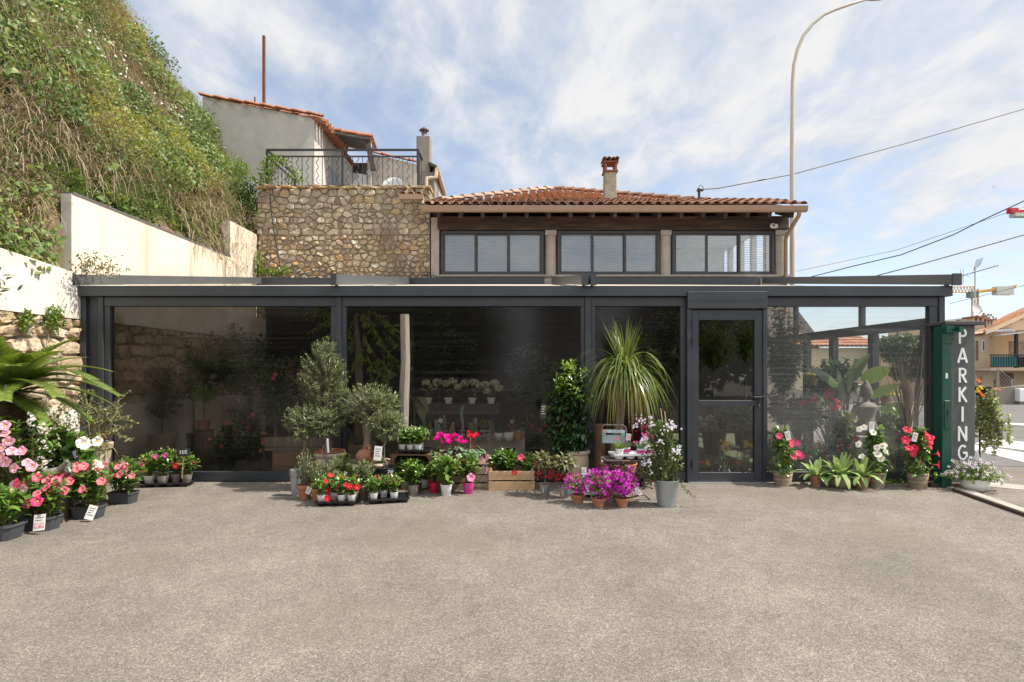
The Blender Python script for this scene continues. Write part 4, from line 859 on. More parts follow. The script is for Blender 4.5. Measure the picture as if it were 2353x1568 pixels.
# ------------------------------------------------------------------ parking pillar and gate post
def text(s, size, mat_, parent, loc, rot=(R(90), 0, 0), name='lettering', ext=.0015, align='CENTER'):
 c = bpy.data.curves.new(name, 'FONT'); c.body = s; c.size = size; c.extrude = ext; c.offset = size * .018; c.align_x = align; c.align_y = 'CENTER'
 c.resolution_u = 4; tmp = bpy.data.objects.new(name, c); COL.objects.link(tmp); bpy.context.view_layer.update()
 me = bpy.data.meshes.new_from_object(tmp.evaluated_get(bpy.context.evaluated_depsgraph_get())); bpy.data.objects.remove(tmp); bpy.data.curves.remove(c)
 me.materials.clear(); me.materials.append(mat_); me.name = name
 o = bpy.data.objects.new(name, me); COL.objects.link(o); adopt(o, parent); o.location = loc; o.rotation_euler = rot; return o
PILD = 6.75
PILG = mat('pillar_grey', (.105, .112, .112), (.09, .096, .096), rough=.75, scale=10, bump=.06)
LETW = mat('letter_white', (.88, .88, .87), (.82, .82, .81), rough=.5)
xl, xr = GX(2181, PILD), GX(2240, PILD); xm = (xl + xr) / 2
pil = thing('parking_pillar', 'grey painted parking pillar lettered PARKING downwards beside the green gate post', 'pillar', (xm, PILD, 0))
hz_ = GZ(748, PILD); x = MB(); x.box(xl - xm, xr - xm, 0, .42, 0, hz_); x.build('shaft', PILG, pil, bevel=.004)
x = MB(); x.box(GX(2163, PILD) - xm, GX(2253, PILD) - xm, -.06, .50, hz_ + .002, hz_ + .048); x.build('cap', mat('cap_grey', (.085, .087, .088), rough=.8, bump=.1), pil, bevel=.006)
def letter(ch, cx, cz, h):
 w_ = h * .62; t = h * .14; x = MB(); y1 = .002; dep = [-.006]
 def bar(a, b, tt=t):
  dep[0] -= .0007; y0 = dep[0]
  a = Vector((cx + a[0] * w_ / 2, 0, cz + a[1] * h / 2)); b = Vector((cx + b[0] * w_ / 2, 0, cz + b[1] * h / 2))
  d = (b - a).normalized(); n_ = Vector((-d.z, 0, d.x)) * tt / 2
  q = [a - n_, b - n_, b + n_, a + n_]
  x.add([(p.x, y0, p.z) for p in q] + [(p.x, y1, p.z) for p in q], [(0, 1, 2, 3), (7, 6, 5, 4), (0, 4, 5, 1), (1, 5, 6, 2), (2, 6, 7, 3), (3, 7, 4, 0)])
 def arc(c, rx, rz, a0, a1, n=18):
  dep[0] -= .0007; y0 = dep[0]
  pts = [(c[0] + rx * math.cos(R(a0 + (a1 - a0) * i / n)), c[1] + rz * math.sin(R(a0 + (a1 - a0) * i / n))) for i in range(n + 1)]
  V = [];
  for i, p in enumerate(pts):
   q = Vector((cx + p[0] * w_ / 2, 0, cz + p[1] * h / 2)); o_ = Vector((math.cos(R(a0 + (a1 - a0) * i / n)), 0, math.sin(R(a0 + (a1 - a0) * i / n))))
   V += [(q - o_ * t / 2), (q + o_ * t / 2)]
  m = len(V); x.add([(p.x, y0, p.z) for p in V] + [(p.x, y1, p.z) for p in V], [(2 * i, 2 * i + 2, 2 * i + 3, 2 * i + 1) for i in range(n)])
 e = 1 - t / h
 if ch == 'P': bar((-.6, -1), (-.6, 1)); bar((-.35, e), (.05, e)); bar((-.35, 0.02), (.05, .02)); arc((.05, .42 + .01), .62, .42, -90, 90)
 if ch == 'R': bar((-.6, -1), (-.6, 1)); bar((-.35, e), (.0, e)); bar((-.35, .02), (.0, .02)); arc((.0, .43), .6, .42, -90, 90); bar((-.05, -.04), (.78, -1))
 if ch == 'A': bar((-.95, -1), (-.02, 1)); bar((.95, -1), (.02, 1)); bar((-.5, -.42), (.5, -.42), t * .9)
 if ch == 'K': bar((-.65, -1), (-.65, 1)); bar((-.5, .02), (.7, 1)); bar((-.3, .15), (.85, -1))
 if ch == 'I': bar((0, -1), (0, 1))
 if ch == 'N': bar((-.78, -1), (-.78, 1)); bar((.78, -1), (.78, 1)); bar((-.78, .92), (.78, -.92))
 if ch == 'G': arc((0.05, 0), .88, .92, 48, 318, 30); bar((.1, -.06), (.98, -.06)); bar((.86, -.62), (.86, -.0))
 return x
for ch, y in zip('PARKING', (773, 817, 862.5, 907, 952, 997, 1040)):
 letter(ch, GX(2210.5, PILD) - xm, GZ(y, PILD), 34.0 * PILD / 1281).build('letter', LETW, pil)
GRN = mat('green_gate_paint', (.009, .078, .05), (.007, .06, .038), rough=.45, scale=6, c3=(.02, .07, .045), s3=5, bump=.05)
GP = 6.60
gp = thing('gate_post', 'dark green steel gate post with lock plate in front of the parking pillar', 'gate post', (GX(2165, GP), GP, 0))
gw = GX(2187, GP) - GX(2165, GP); gh = GZ(751, GP)
x = MB(); x.box(0, gw, 0, .14, .0, gh); x.build('post', GRN, gp, bevel=.004)
x = MB(); x.box(-.01, gw + .02, -.012, -.001, gh - .20, gh - .07); x.box(.0, gw + .08, -.07, -.013, gh - .07, gh - .062); x.box(0, .01, -.07, -.013, gh - .062, gh - .0); x.box(gw + .03, gw + .08, -.075, .015, gh - .066, gh - .004); x.box(-.01, gw + .02, -.012, -.001, gh - .062, gh + .012)
x.build('bracket', GRN, gp)
for px_ in (.015, gw - .005):
 x = MB(); x.tube([(px_, -.016, gh - .15), (px_, -.011, gh - .15)], .008, 8); x.build('bolt', BLK, gp)
x = MB(); x.box(.02, gw - .03, -.010, -.001, GZ(986, GP), GZ(921, GP)); x.build('lock_plate', mat('green_plate', (.01, .065, .042), rough=.5), gp, bevel=.003)
x = MB(); x.box(.045, .065, -.012, -.009, GZ(957, GP), GZ(942, GP)); x.build('keyhole', BLK, gp)
x = MB(); x.box(.035, .06, -.006, -.001, GZ(870, GP), GZ(858, GP)); x.build('sticker', WPL, gp)
x = MB(); x.box(-.10, gw + .2, .05, .30, 0, .04); x.build('base_plate', RUST, gp)
# ------------------------------------------------------------------ across the road
OCH = mat('ochre_render', (.62, .47, .32), (.54, .40, .27), rough=.95, scale=1, c3=(.48, .36, .25), s3=.7)
SHD = mat('opening_shade_brown', (.22, .16, .11), (.16, .12, .085), rough=.95, scale=2)  # brown plates put the shade of recess and openings into colour
BH = 25.0
fh = thing('balcony_house', 'ochre house across the road with orange tile roof, chimneys and teal balcony', 'house', (GX(2270, BH), BH, 0))
def bx_(x): return GX(x, BH)
def bz_(y): return GZ(y, BH)
x = MB(); x.box(bx_(2236), bx_(2282), BH, BH + 7, 0, bz_(760)); x.box(bx_(2282), bx_(2480), BH + 2.2, BH + 7, 0, bz_(735)); x.box(bx_(2282), bx_(2480), BH + .3, BH + 2.2, 0, bz_(849))
x.build('wall', OCH, fh, world=True)
x = MB(); x.add([(bx_(2262), BH - .03, bz_(759)), (bx_(2480), BH - .03, bz_(759)), (bx_(2480), BH - .03, bz_(660)), (bx_(2353), BH - .03, bz_(722))], [(0, 1, 2, 3)]); x.build('gable', OCH, fh, world=True)
a, b, c_, d_ = P(2232, 768, BH - .3), P(2262, 765, BH - .3), P(2490, 662, BH - .3), P(2370, 707, BH + 6)
x = MB(); x.add([a, b, c_, P(2490, 655, BH + 6), P(2326, 718, BH + 6)], [(0, 1, 2, 3, 4)])
th = Vector((0, 0, .12)); x.add([b + th * .0 - Vector((0, .05, .1)), c_ - Vector((0, .05, .1)), c_ - Vector((0, .05, -.08)), b - Vector((0, .05, -.08))], [(0, 1, 2, 3)])
x.build('roof_deck', OCH, fh, world=True)
x = MB(); tiles(x, a + Vector((0, 0, .02)), P(2326, 718, BH + 6), b + Vector((0, 0, .03)), P(2480, 658, BH + 6), 16, 6, .16, 21)
tiles(x, b + Vector((0, 0, .02)), P(2360, 704, BH + 6), c_, P(2490, 655, BH + 6), 16, 9, .16, 22)
x.build('roof_tiles', TILE, fh, world=True, smooth='auto')
x = MB(); x.box(bx_(2241), bx_(2247), BH - .02, BH - .002, bz_(829), bz_(783)); x.build('recess', SHD, fh, world=True)
x = MB(); x.box(bx_(2254), bx_(2261), BH - .03, BH - .002, bz_(808), bz_(782)); x.build('window', WPL, fh, world=True)
x = MB(); x.box(bx_(2256), bx_(2260), BH - .035, BH - .031, bz_(806), bz_(784)); x.build('pane', mat('far_pane', (.10, .12, .14), rough=.2), fh, world=True)
x = MB(); x.bar(P(2284, 772, BH - .4), P(2480, 750, BH - 1.6), 1.6, .06); x.build('awning', mat('pale_awning', (.72, .70, .66), rough=.7), fh, world=True)
x = MB(); x.tube([P(2262, 761, BH - .25), P(2330, 760, BH - .25)], .06, 8); x.build('rolled_awning', mat('grey_roll', (.3, .32, .35), rough=.6), fh, world=True)
for xx in (2295, 2349):
 x = MB(); x.box(bx_(xx) - .05, bx_(xx) + .05, BH - .9, BH - .8, bz_(847), bz_(766)); x.build('porch_post', mat('dark_post', (.05, .045, .04), rough=.7), fh, world=True)
x = MB(); x.box(bx_(2232), bx_(2480), BH - 1.0, BH + .4, bz_(852), bz_(846)); x.build('balcony_slab', OCH, fh, world=True)
x = MB(); x.box(bx_(2297), bx_(2346), BH - .5, BH - .44, bz_(825), bz_(785)); x.build('reed_screen', mat('reed_screen', (.36, .20, .13), (.58, .44, .36), rough=.9, scale=3, stretch=(1, 1, 8)), fh, world=True)
x = MB(); x.box(bx_(2236), bx_(2294), BH - .93, BH - .90, bz_(843), bz_(821)); x.build('balcony_cloth', mat('teal_cloth', (.05, .24, .25), (.08, .30, .30), rough=.8), fh, world=True)
x = MB(); x.box(bx_(2297), bx_(2480), BH - .93, BH - .90, bz_(845), bz_(822)); x.build('balcony_panel', mat('dark_cloth', (.05, .038, .03), (.08, .06, .05), rough=.9), fh, world=True)
x = MB(); x.box(bx_(2232), bx_(2480), BH - 1.0, BH - .95, bz_(818.5), bz_(816)); x.box(bx_(2232), bx_(2480), BH - 1.0, BH - .95, bz_(844), bz_(842.5))
for k in range(44): xx = bx_(2233) + k * .11; x.box(xx, xx + .025, BH - .99, BH - .965, bz_(842.5), bz_(818.5))
x.build('balcony_rail', IRON, fh, world=True)
for q in ((2246, 2254, 866, 885), (2289, 2300, 873, 900), (2312, 2341, 858, 905)):
 x = MB(); x.box(bx_(q[0]), bx_(q[1]), BH + .26 if q[0] > 2282 else BH - .03, BH + .29 if q[0] > 2282 else BH - .002, bz_(q[3]), bz_(q[2])); x.build('opening', SHD, fh, world=True)
for q in ((2226, 2251, 757, 741), (2256, 2273, 771, 747)):
 x = MB(); Dc = BH + 1.2; x.box(GX(q[0], Dc), GX(q[1], Dc), Dc - .25, Dc + .25, GZ(q[2] + 8, Dc), GZ(q[3], Dc)); c = x.build('chimney', mat('chimney_render', (.50, .43, .36), (.4, .34, .28), rough=.95), fh, world=True)
 x = MB(); xm_ = (q[0] + q[1]) / 2; hw_ = (q[1] - q[0]) / 2
 for s_ in (-1, 0, 1): x.box(GX(xm_ + s_ * (hw_ - 2) - 2, Dc), GX(xm_ + s_ * (hw_ - 2) + 2, Dc), Dc - .23, Dc + .23, GZ(q[3], Dc) + .002, GZ(q[3] - 9, Dc))
 x.build('chimney_vents', MATS['chimney_render'], c).location = -Vector(fh.location); x = MB(); x.box(GX(q[0] - 4, Dc), GX(q[1] + 4, Dc), Dc - .32, Dc + .32, GZ(q[3] - 9, Dc), GZ(q[3] - 12.5, Dc)); o = x.build('chimney_cap', TC, c); o.location = -Vector(fh.location)
ds = thing('satellite_dish', 'pale satellite dish on the chimney of the ochre house', 'satellite dish', P(2242, 713, BH + .8))
x = MB(); x.lathe([(.02, 0), (.14, .012), (.24, .04), (.30, .075)], 22); o = x.build('dish', mat('dish_grey', (.55, .54, .52), rough=.6), ds, smooth=True); o.rotation_euler = (R(75), 0, R(15))
x = MB(); x.tube([(0, 0, -.3), (.05, -.3, -.05)], .015, 5); x.build('feed_arm', BLK, ds)
at = thing('television_antenna', 'spindly roof antenna with two combs on a thin mast above the far house', 'antenna', P(2240, 716, BH + 1))
Da = BH + 1; o_ = Vector(at.location)
x = MB(); x.tube([P(2240, 716, Da) - o_, P(2240, 613, Da) - o_], .03, 6); x.build('mast_tube', GALV, at)
x = MB(); A_, B_ = P(2190, 640, Da) - o_, P(2294, 610, Da) - o_; x.tube([A_, B_], .016, 5)
for k in range(16):
 c = A_.lerp(B_, .04 + k * .06); s_ = .35 if k < 5 and k % 2 else .1; x.tube([c + Vector((0, -s_, -.3 * s_)), c + Vector((0, s_, .3 * s_))], .008, 4);
 if k in (2, 3): x.tube([c + Vector((0, 0, -.4)), c + Vector((0, 0, .3))], .008, 4)
c = P(2246, 612, Da) - o_
for k in range(6): x.tube([c + Vector((k * .06 - .2, 0, -.22 + .05 * k)), c + Vector((k * .06 - .05, 0, .3 + .02 * k))], .008, 4)
x.build('comb', BC, at)
BW = 22.5
gw_ = thing('roadside_wall', 'low stained concrete wall rising along the far side of the road', 'wall', (GX(2300, BW), BW, 0))
x = MB(); zl, zr = GZ(897, BW), GZ(874, BW); a, b = GX(1760, BW), GX(2460, BW)
x.add([(a, BW, 0), (b, BW, 0), (b, BW, zr), (GX(2258, BW), BW, zl), (a, BW, zl), (a, BW + .25, 0), (b, BW + .25, 0), (b, BW + .25, zr), (GX(2258, BW), BW + .25, zl), (a, BW + .25, zl)], [(0, 1, 2, 3, 4), (2, 3, 8, 7)[::-1], (3, 4, 9, 8)[::-1], (5, 9, 8, 7, 6)])
x.build('concrete', mat('stained_concrete', (.25, .225, .19), (.17, .15, .125), rough=1, scale=.8, bump=.2), gw_, world=True)
wb = thing('wall_cabinet', 'white metal utility cabinet set against the low roadside wall', 'cabinet', (GX(2350, BW), BW, 0))
x = MB(); x.box(-.35, .45, -.25, -.002, .12, GZ(893, BW)); x.build('body', WPL, wb, bevel=.02)
x = MB(); x.box(-.3, .4, -.2, -.01, 0, .118); x.build('plinth', MATS['stained_concrete'], wb)
cf = thing('chain_link_fence', 'sagging chain link fence on grey posts above the low roadside wall', 'fence', (GX(2270, BW + .1), BW + .1, .5))
FW = mat('fence_wire', (.36, .33, .29), rough=.6)
x = MB(); D_ = BW + .12; xa_, xb_ = GX(2200, D_), GX(2330, D_); zt0, zt1 = GZ(849, D_), GZ(876, D_); zb0 = GZ(897, D_)
st = .14
def top(X): return zt0 if X < GX(2294, D_) else zt0 + (zt1 - zt0) * (X - GX(2294, D_)) / (xb_ - GX(2294, D_))
k = xa_ - 1.2
while k < xb_ + 1.2:
 for sg in (-1, 1):
  pts = []
  for i in range(13):
   z = zb0 + (zt0 - zb0) * i / 12; X = k + sg * (z - zb0) * .85
   if xa_ <= X <= xb_ and z <= top(X): pts.append((X, D_, z))
  if len(pts) > 1: x.tube([pts[0], pts[-1]], .006, 3, cap=False)
 k += st
x.tube([(xa_, D_, zt0), (GX(2294, D_), D_, zt0)], .012, 4); x.tube([(GX(2294, D_), D_, zt0), (xb_, D_, zt1)], .012, 4); x.build('wire_net', FW, cf, world=True)
for xx in (2220, 2294, 2326):
 x = MB(); X = GX(xx, D_); x.tube([(X, D_ + .03, zb0 - .3), (X, D_ + .03, top(X) + .03)], .03, 6); x.build('post', FW, cf, world=True)
yh = thing('shuttered_house', 'pale yellow low house with tile roof seen across the road through the plastic sheet', 'house', (14.5, 27, 0))
YD = 27.0
x = MB(); x.box(GX(1780, YD), GX(2024, YD), YD, YD + 6, 0, GZ(800, YD)); x.build('wall', mat('pale_yellow', (.60, .50, .33), (.55, .45, .30), rough=.95), yh, world=True)
x = MB(); tiles(x, (GX(1775, YD), YD - .3, GZ(800, YD)), (GX(2030, YD), YD - .3, GZ(800, YD)), (GX(1775, YD), YD + 3, GZ(770, YD + 3)), (GX(2030, YD), YD + 3, GZ(770, YD + 3)), 26, 5, .16, 31); x.build('roof_tiles', TILE, yh, world=True, smooth='auto')
for xx in (1892, 1966):
 x = MB(); x.box(GX(xx - 4, YD), GX(xx + 4, YD), YD - .05, YD - .002, GZ(848, YD), GZ(825, YD)); x.build('shutter', mat('grey_shutter', (.12, .13, .14), rough=.7), yh, world=True)
gr_ = thing('gabled_roof_house', 'grey gabled building end showing above the side beam of the pavilion', 'building', (GX(1850, 30), 30, 0))
x = MB(); q = [P(1700, 860, 30), P(1700, 690, 30), P(1815, 690, 30), P(1880, 775, 30), P(1880, 860, 30)]; x.add([(p.x, p.y, p.z) for p in q] + [(p.x, p.y + 8, p.z) for p in q], [(0, 4, 3, 2, 1), (1, 2, 7, 6), (2, 3, 8, 7), (3, 4, 9, 8)]); x.build('wall', mat('slate_grey_wall', (.16, .165, .17), rough=.9), gr_, world=True)
def far_tree(label, px, py_top, py_base, D, wpx, leafm, n, seed, ln=.22, name='tree'):
 g_ = np.random.default_rng(seed); b = P(px, py_base, D); b.z = 0; H_ = GZ(py_top, D); Wd = wpx * D / 1281 / 2
 t = thing(name, label, 'tree', b); x = MB(); x.tube([(0, 0, 0), (.1, 0, H_ * .3), (0, .1, H_ * .75)], [.16, .12, .04], 7)
 lobes = []
 for k in range(11):
  c = np.array([g_.uniform(-.7, .7) * Wd, g_.uniform(-.7, .7) * Wd, H_ * g_.uniform(.35, .84)]); lobes.append((c, g_.uniform(.3, .5) * Wd)); x.tube([(0, 0, H_ * .3), tuple(c)], [.06, .015], 5)
 x.build('trunk', MATS.get('bark') or mat('bark', (.12, .09, .065), (.08, .06, .045), rough=1, scale=9, bump=.4), t)
 x = MB(); m = n // 11
 for c, r_ in lobes:
  p = unit(g_.normal(size=(m, 3))) * (g_.random((m, 1)) ** .4) * r_ * np.array([1, 1, .8]) + c
  leaves(x, p, g_.normal(size=(m, 3)) + np.array([0, 0, -.2]), g_.normal(size=(m, 3)) + np.array([0, 0, .6]), g_.uniform(.6, 1.2, m) * ln, ln * .5)
 x.build('crown', leafm, t); return t
TL = leafmat('street_tree_leaf', [(.04, .07, .02), (.06, .095, .028), (.09, .125, .04)], .2, .5)
PALEL = leafmat('pale_tree_leaf', [(.17, .16, .11), (.22, .20, .14), (.13, .13, .09)], .2, .6)
far_tree('bushy green street tree seen through the plastic sheet beside the yellow house', 2072, 752, 900, 26, 130, TL, 4200, 41)
far_tree('second green tree standing where the plastic sheet ends by the pillar', 2150, 772, 900, 27, 110, TL, 3200, 42)
far_tree('low dark tree behind the shuttered house', 1830, 760, 900, 36, 160, TL, 2600, 43)
far_tree('pale almost bare tree behind the dish and chimneys', 2262, 690, 900, 34, 70, PALEL, 420, 44, .2)
far_tree('pale sparse tree left of the far house chimneys under the crane', 2200, 703, 900, 34, 60, PALEL, 420, 45, .2)
rg5 = random.Random(5)
x = MB(); pts = []
xs_ = np.linspace(-40, 160, 60)
hh = [1.2 + 1.2 * math.sin(v * .11) + .7 * math.sin(v * .31 + 1) for v in xs_]
hh = [max(.8, h_) + .6 for h_ in hh]
x.add([(v, 70, 0) for v in xs_] + [(v, 74, h_) for v, h_ in zip(xs_, hh)] + [(v, 130, h_ * 1.4) for v, h_ in zip(xs_, hh)], [(r_ * 60 + j, r_ * 60 + j + 1, (r_ + 1) * 60 + j + 1, (r_ + 1) * 60 + j) for r_ in range(2) for j in range(59)])
tag(x.build('distant_hills', mat('distant_green', (.10, .12, .07), (.16, .15, .10), rough=1, scale=.3)), kind='structure')
pb = thing('apartment_block', 'pale flat-roofed block far behind the ochre house', 'building', (GX(2215, 60), 60, 0))
x = MB(); x.box(GX(2165, 60), GX(2222, 60), 60, 66, 0, GZ(742, 60)); x.box(GX(2240, 60), GX(2276, 60), 61, 66, 0, GZ(728, 60)); x.build('wall', mat('pale_block', (.58, .52, .45), (.5, .45, .4), rough=.9), pb, world=True)
x = MB()
for k in range(5): x.box(GX(2170 + k * 10, 60), GX(2175 + k * 10, 60), 59.9, 59.98, GZ(775, 60), GZ(760, 60))
x.build('windows', MATS['far_pane'], pb, world=True)
CY = mat('crane_yellow', (.62, .33, .06), (.55, .28, .05), rough=.5)
CR = mat('crane_red', (.60, .03, .04), rough=.5)
CONC2 = mat('counterweight', (.55, .53, .48), rough=.9)
K = 150.0
cr_ = thing('tower_crane', 'orange tower crane standing far behind the house with the dish', 'crane', P(2240, 850, K)); o_ = Vector(cr_.location)
def truss(mb, a, b, hgt, n, r):
 a, b = Vector(a), Vector(b); u = Vector((0, 0, hgt)); mb.tube([a, b], r, 4); mb.tube([a + u, b + u], r, 4)
 for k in range(n):
  p, q, m_ = a.lerp(b, k / n), a.lerp(b, (k + 1) / n), a.lerp(b, (k + .5) / n); mb.tube([p, m_ + u], r * .6, 3); mb.tube([m_ + u, q], r * .6, 3)
x = MB()
for dx in (-7, 7): x.tube([P(2240 + dx, 850, K) - o_, P(2240 + dx, 664, K) - o_], .22, 4)
for k in range(16):
 y = 850 - k * 11.6; x.tube([P(2233, y, K) - o_, P(2247, y - 11.6, K) - o_], .12, 3); x.tube([P(2247, y, K) - o_, P(2233, y - 11.6, K) - o_], .12, 3)
x.build('mast', mat('crane_mast', (.55, .38, .26), rough=.6), cr_)
x = MB(); truss(x, P(2080, 674, K) - o_, P(2240, 672, K) - o_, 1.5, 22, .16); x.build('jib', CY, cr_)
x = MB(); x.add([p - o_ for p in (P(2244, 672, K), P(2330, 656, K), P(2337, 653, K), P(2333, 663, K), P(2300, 668, K), P(2244, 674, K))], [(5, 4, 3, 2, 1, 0)]); m_ = Vector((0, 1.2, 0)); x.bar(P(2244, 671.5, K) - o_, P(2318, 660, K) - o_, 1.2, .6); x.build('counter_jib', CY, cr_)
x = MB(); q = P(2304, 668, K) - o_; x.box(q.x - 2.3, q.x + 2.3, -.8, .8, q.z - 1.2, q.z + 1.0); x.build('counterweight', CONC2, cr_)
x = MB(); q = P(2234, 676, K) - o_; x.box(q.x - 1.1, q.x + .6, -.8, .8, q.z - 1.0, q.z + .6); x.build('cab', mat('cab_green', (.12, .18, .16), rough=.4), cr_)
c2 = thing('red_crane', 'red crane jib end with pale counterweight entering from the photo edge', 'crane', P(2353, 490, 90)); o_ = Vector(c2.location); K2 = 90
x = MB(); x.add([p - o_ for p in (P(2311, 481, K2), P(2325, 478, K2), P(2325, 490, K2), P(2313, 489, K2))], [(0, 3, 2, 1)]); x.bar(P(2318, 485, K2) - o_, P(2460, 487, K2) - o_, 1.0, .75); x.build('jib', CR, c2)
x = MB(); q = P(2340, 495, K2) - o_; x.box(q.x - 1.0, q.x + 1.4, -.62, .62, q.z - .3, q.z + .25); x.build('counterweight', CONC2, c2)
x = MB(); q = P(2343, 481, K2) - o_; x.box(q.x - .7, q.x + 2, -.54, -.5, q.z - .25, q.z + .25); x.build('panel', LETW, c2)
x = MB(); x.box(P(2440, 490, K2).x - o_.x - .6, P(2440, 490, K2).x - o_.x + .6, -.6, .6, -o_.z, 0); x.build('mast', CR, c2)
sgull = thing('seagull', 'tiny gull flying in the clear sky above the wires', 'bird', P(2284, 430, 130))
x = MB(); x.lathe([(.01, -.22), (.05, -.12), (.065, 0), (.045, .12), (.01, .2)], 8, closed=True); o = x.build('body', mat('gull', (.5, .5, .5), rough=.7), sgull, smooth=True); o.rotation_euler = (R(60), 0, R(60))
x = MB(); x.add([(0, -.08, 0), (0, .08, 0), (-.25, .05, .2), (-.5, .1, .12), (-.25, -.06, .2), (.25, .05, .2), (.5, .1, .12), (.25, -.06, .2)], [(0, 1, 2, 4), (4, 2, 3), (1, 0, 7, 5), (5, 7, 6)]); x.build('wings', MATS['gull'], sgull)
ob = thing('facing_building', 'plain beige building facing the shop across the car park', 'building', (3.5, -15, 0))
x = MB(); x.box(1.3, 4.2, -19, -15, 0, 7.6); x.build('wall', mat('dim_beige', (.74, .68, .60), rough=.95), ob, world=True)
x = MB(); x.box(1.8, 2.5, -14.98, -14.94, 3, 4.6); x.box(3.1, 3.8, -14.98, -14.94, 3, 4.6); x.build('windows', MATS['far_pane'], ob, world=True)
for k, (X_, Y_, Wp) in enumerate(((-13, -14, 5), (-8, -15, 5), (-3.5, -14, 5), (9, -15, 5), (14, -14, 5), (19, -15, 5))):
 g_ = np.random.default_rng(60 + k); t = thing('tree', 'dark leafy tree facing the shop, %s' % ('beyond the hillside', 'opposite the stone wall', 'next to the beige building', 'on the road side of the building', 'opposite the parking pillar', 'at the road end of the row')[k], 'tree', (X_, Y_, 0))
 x = MB(); x.tube([(0, 0, 0), (.1, 0, 1.5), (0, .1, 4)], [.2, .15, .05], 7); x.build('trunk', MATS['bark'], t)
 x = MB(); m = 3000; p = unit(g_.normal(size=(m, 3))) * (g_.random((m, 1)) ** .4) * np.array([3.4, 1.8, 3.0]) + np.array([0, 0, 3.0]); leaves(x, p, g_.normal(size=(m, 3)), g_.normal(size=(m, 3)) + np.array([0, 0, .6]), .5, .34); x.build('crown', TL, t)
# ------------------------------------------------------------------ pots, flowers, plant builders
TERRA = mat('terracotta', (.40, .165, .085), (.33, .13, .07), rough=.85, scale=9, bump=.15, c3=(.48, .28, .19), s3=6)
TERRO = mat('aged_terracotta', (.34, .17, .11), (.26, .13, .085), rough=.9, scale=7, bump=.2, c3=(.42, .32, .24), s3=5)
POTM = {
 'terra': TERRA, 'aged': TERRO,
 'white': mat('white_pot', (.70, .70, .68), (.64, .64, .62), rough=.45), 'taupe': mat('taupe_pot', (.31, .26, .235), (.28, .235, .21), rough=.5),
 'grey': mat('dark_grey_pot', (.065, .072, .082), (.055, .06, .07), rough=.45), 'blue': mat('blue_grey_pot', (.13, .14, .19), (.11, .12, .165), rough=.45),
 'black': mat('black_pot', (.014, .014, .015), (.02, .02, .02), rough=.4), 'red': mat('red_pot', (.60, .015, .05), (.52, .012, .045), rough=.4),
 'magenta': mat('magenta_pot', (.62, .06, .30), (.55, .05, .27), rough=.4), 'urn': mat('cream_urn', (.55, .46, .34), (.46, .38, .275), rough=.8, scale=5, bump=.12, c3=(.38, .31, .22), s3=4),
 'zinc': mat('zinc_sheet', (.42, .46, .48), (.36, .40, .42), rough=.38, metal=.55, scale=4), 'olivepot': mat('olive_brown_pot', (.22, .17, .12), (.17, .13, .095), rough=.7),
 'moss': mat('mossy_stone_pot', (.30, .25, .18), (.20, .175, .12), rough=.95, scale=7, bump=.3, c3=(.15, .15, .07), s3=6),
 'stone': mat('stone_pot', (.36, .33, .29), (.29, .265, .23), rough=.95, scale=8, bump=.2), 'mint': mat('mint_pot', (.30, .42, .43), (.27, .38, .39), rough=.5),
}
SOIL = mat('potting_soil', (.085, .055, .035), (.05, .034, .022), rough=1, scale=60, bump=1, bscale=120)
BARK = MATS.get('bark') or mat('bark', (.12, .09, .065), (.08, .06, .045), rough=1)
OLBARK = mat('olive_bark', (.26, .215, .165), (.17, .14, .105), rough=1, scale=12, bump=.7, bscale=40, stretch=(1, 1, .4))
STEMG = mat('green_stem', (.11, .13, .045), (.15, .11, .06), rough=.8)
STEMB = mat('brown_stem', (.22, .16, .11), (.16, .115, .08), rough=.95)
CANE = mat('bamboo_cane', (.50, .36, .20), (.42, .30, .17), rough=.7)
TAGW = mat('white_tag', (.78, .77, .74), (.72, .71, .69), rough=.5)
SLATE = mat('chalk_slate', (.03, .032, .034), rough=.7)
CHALK = mat('chalk', (.72, .76, .78), rough=.9)
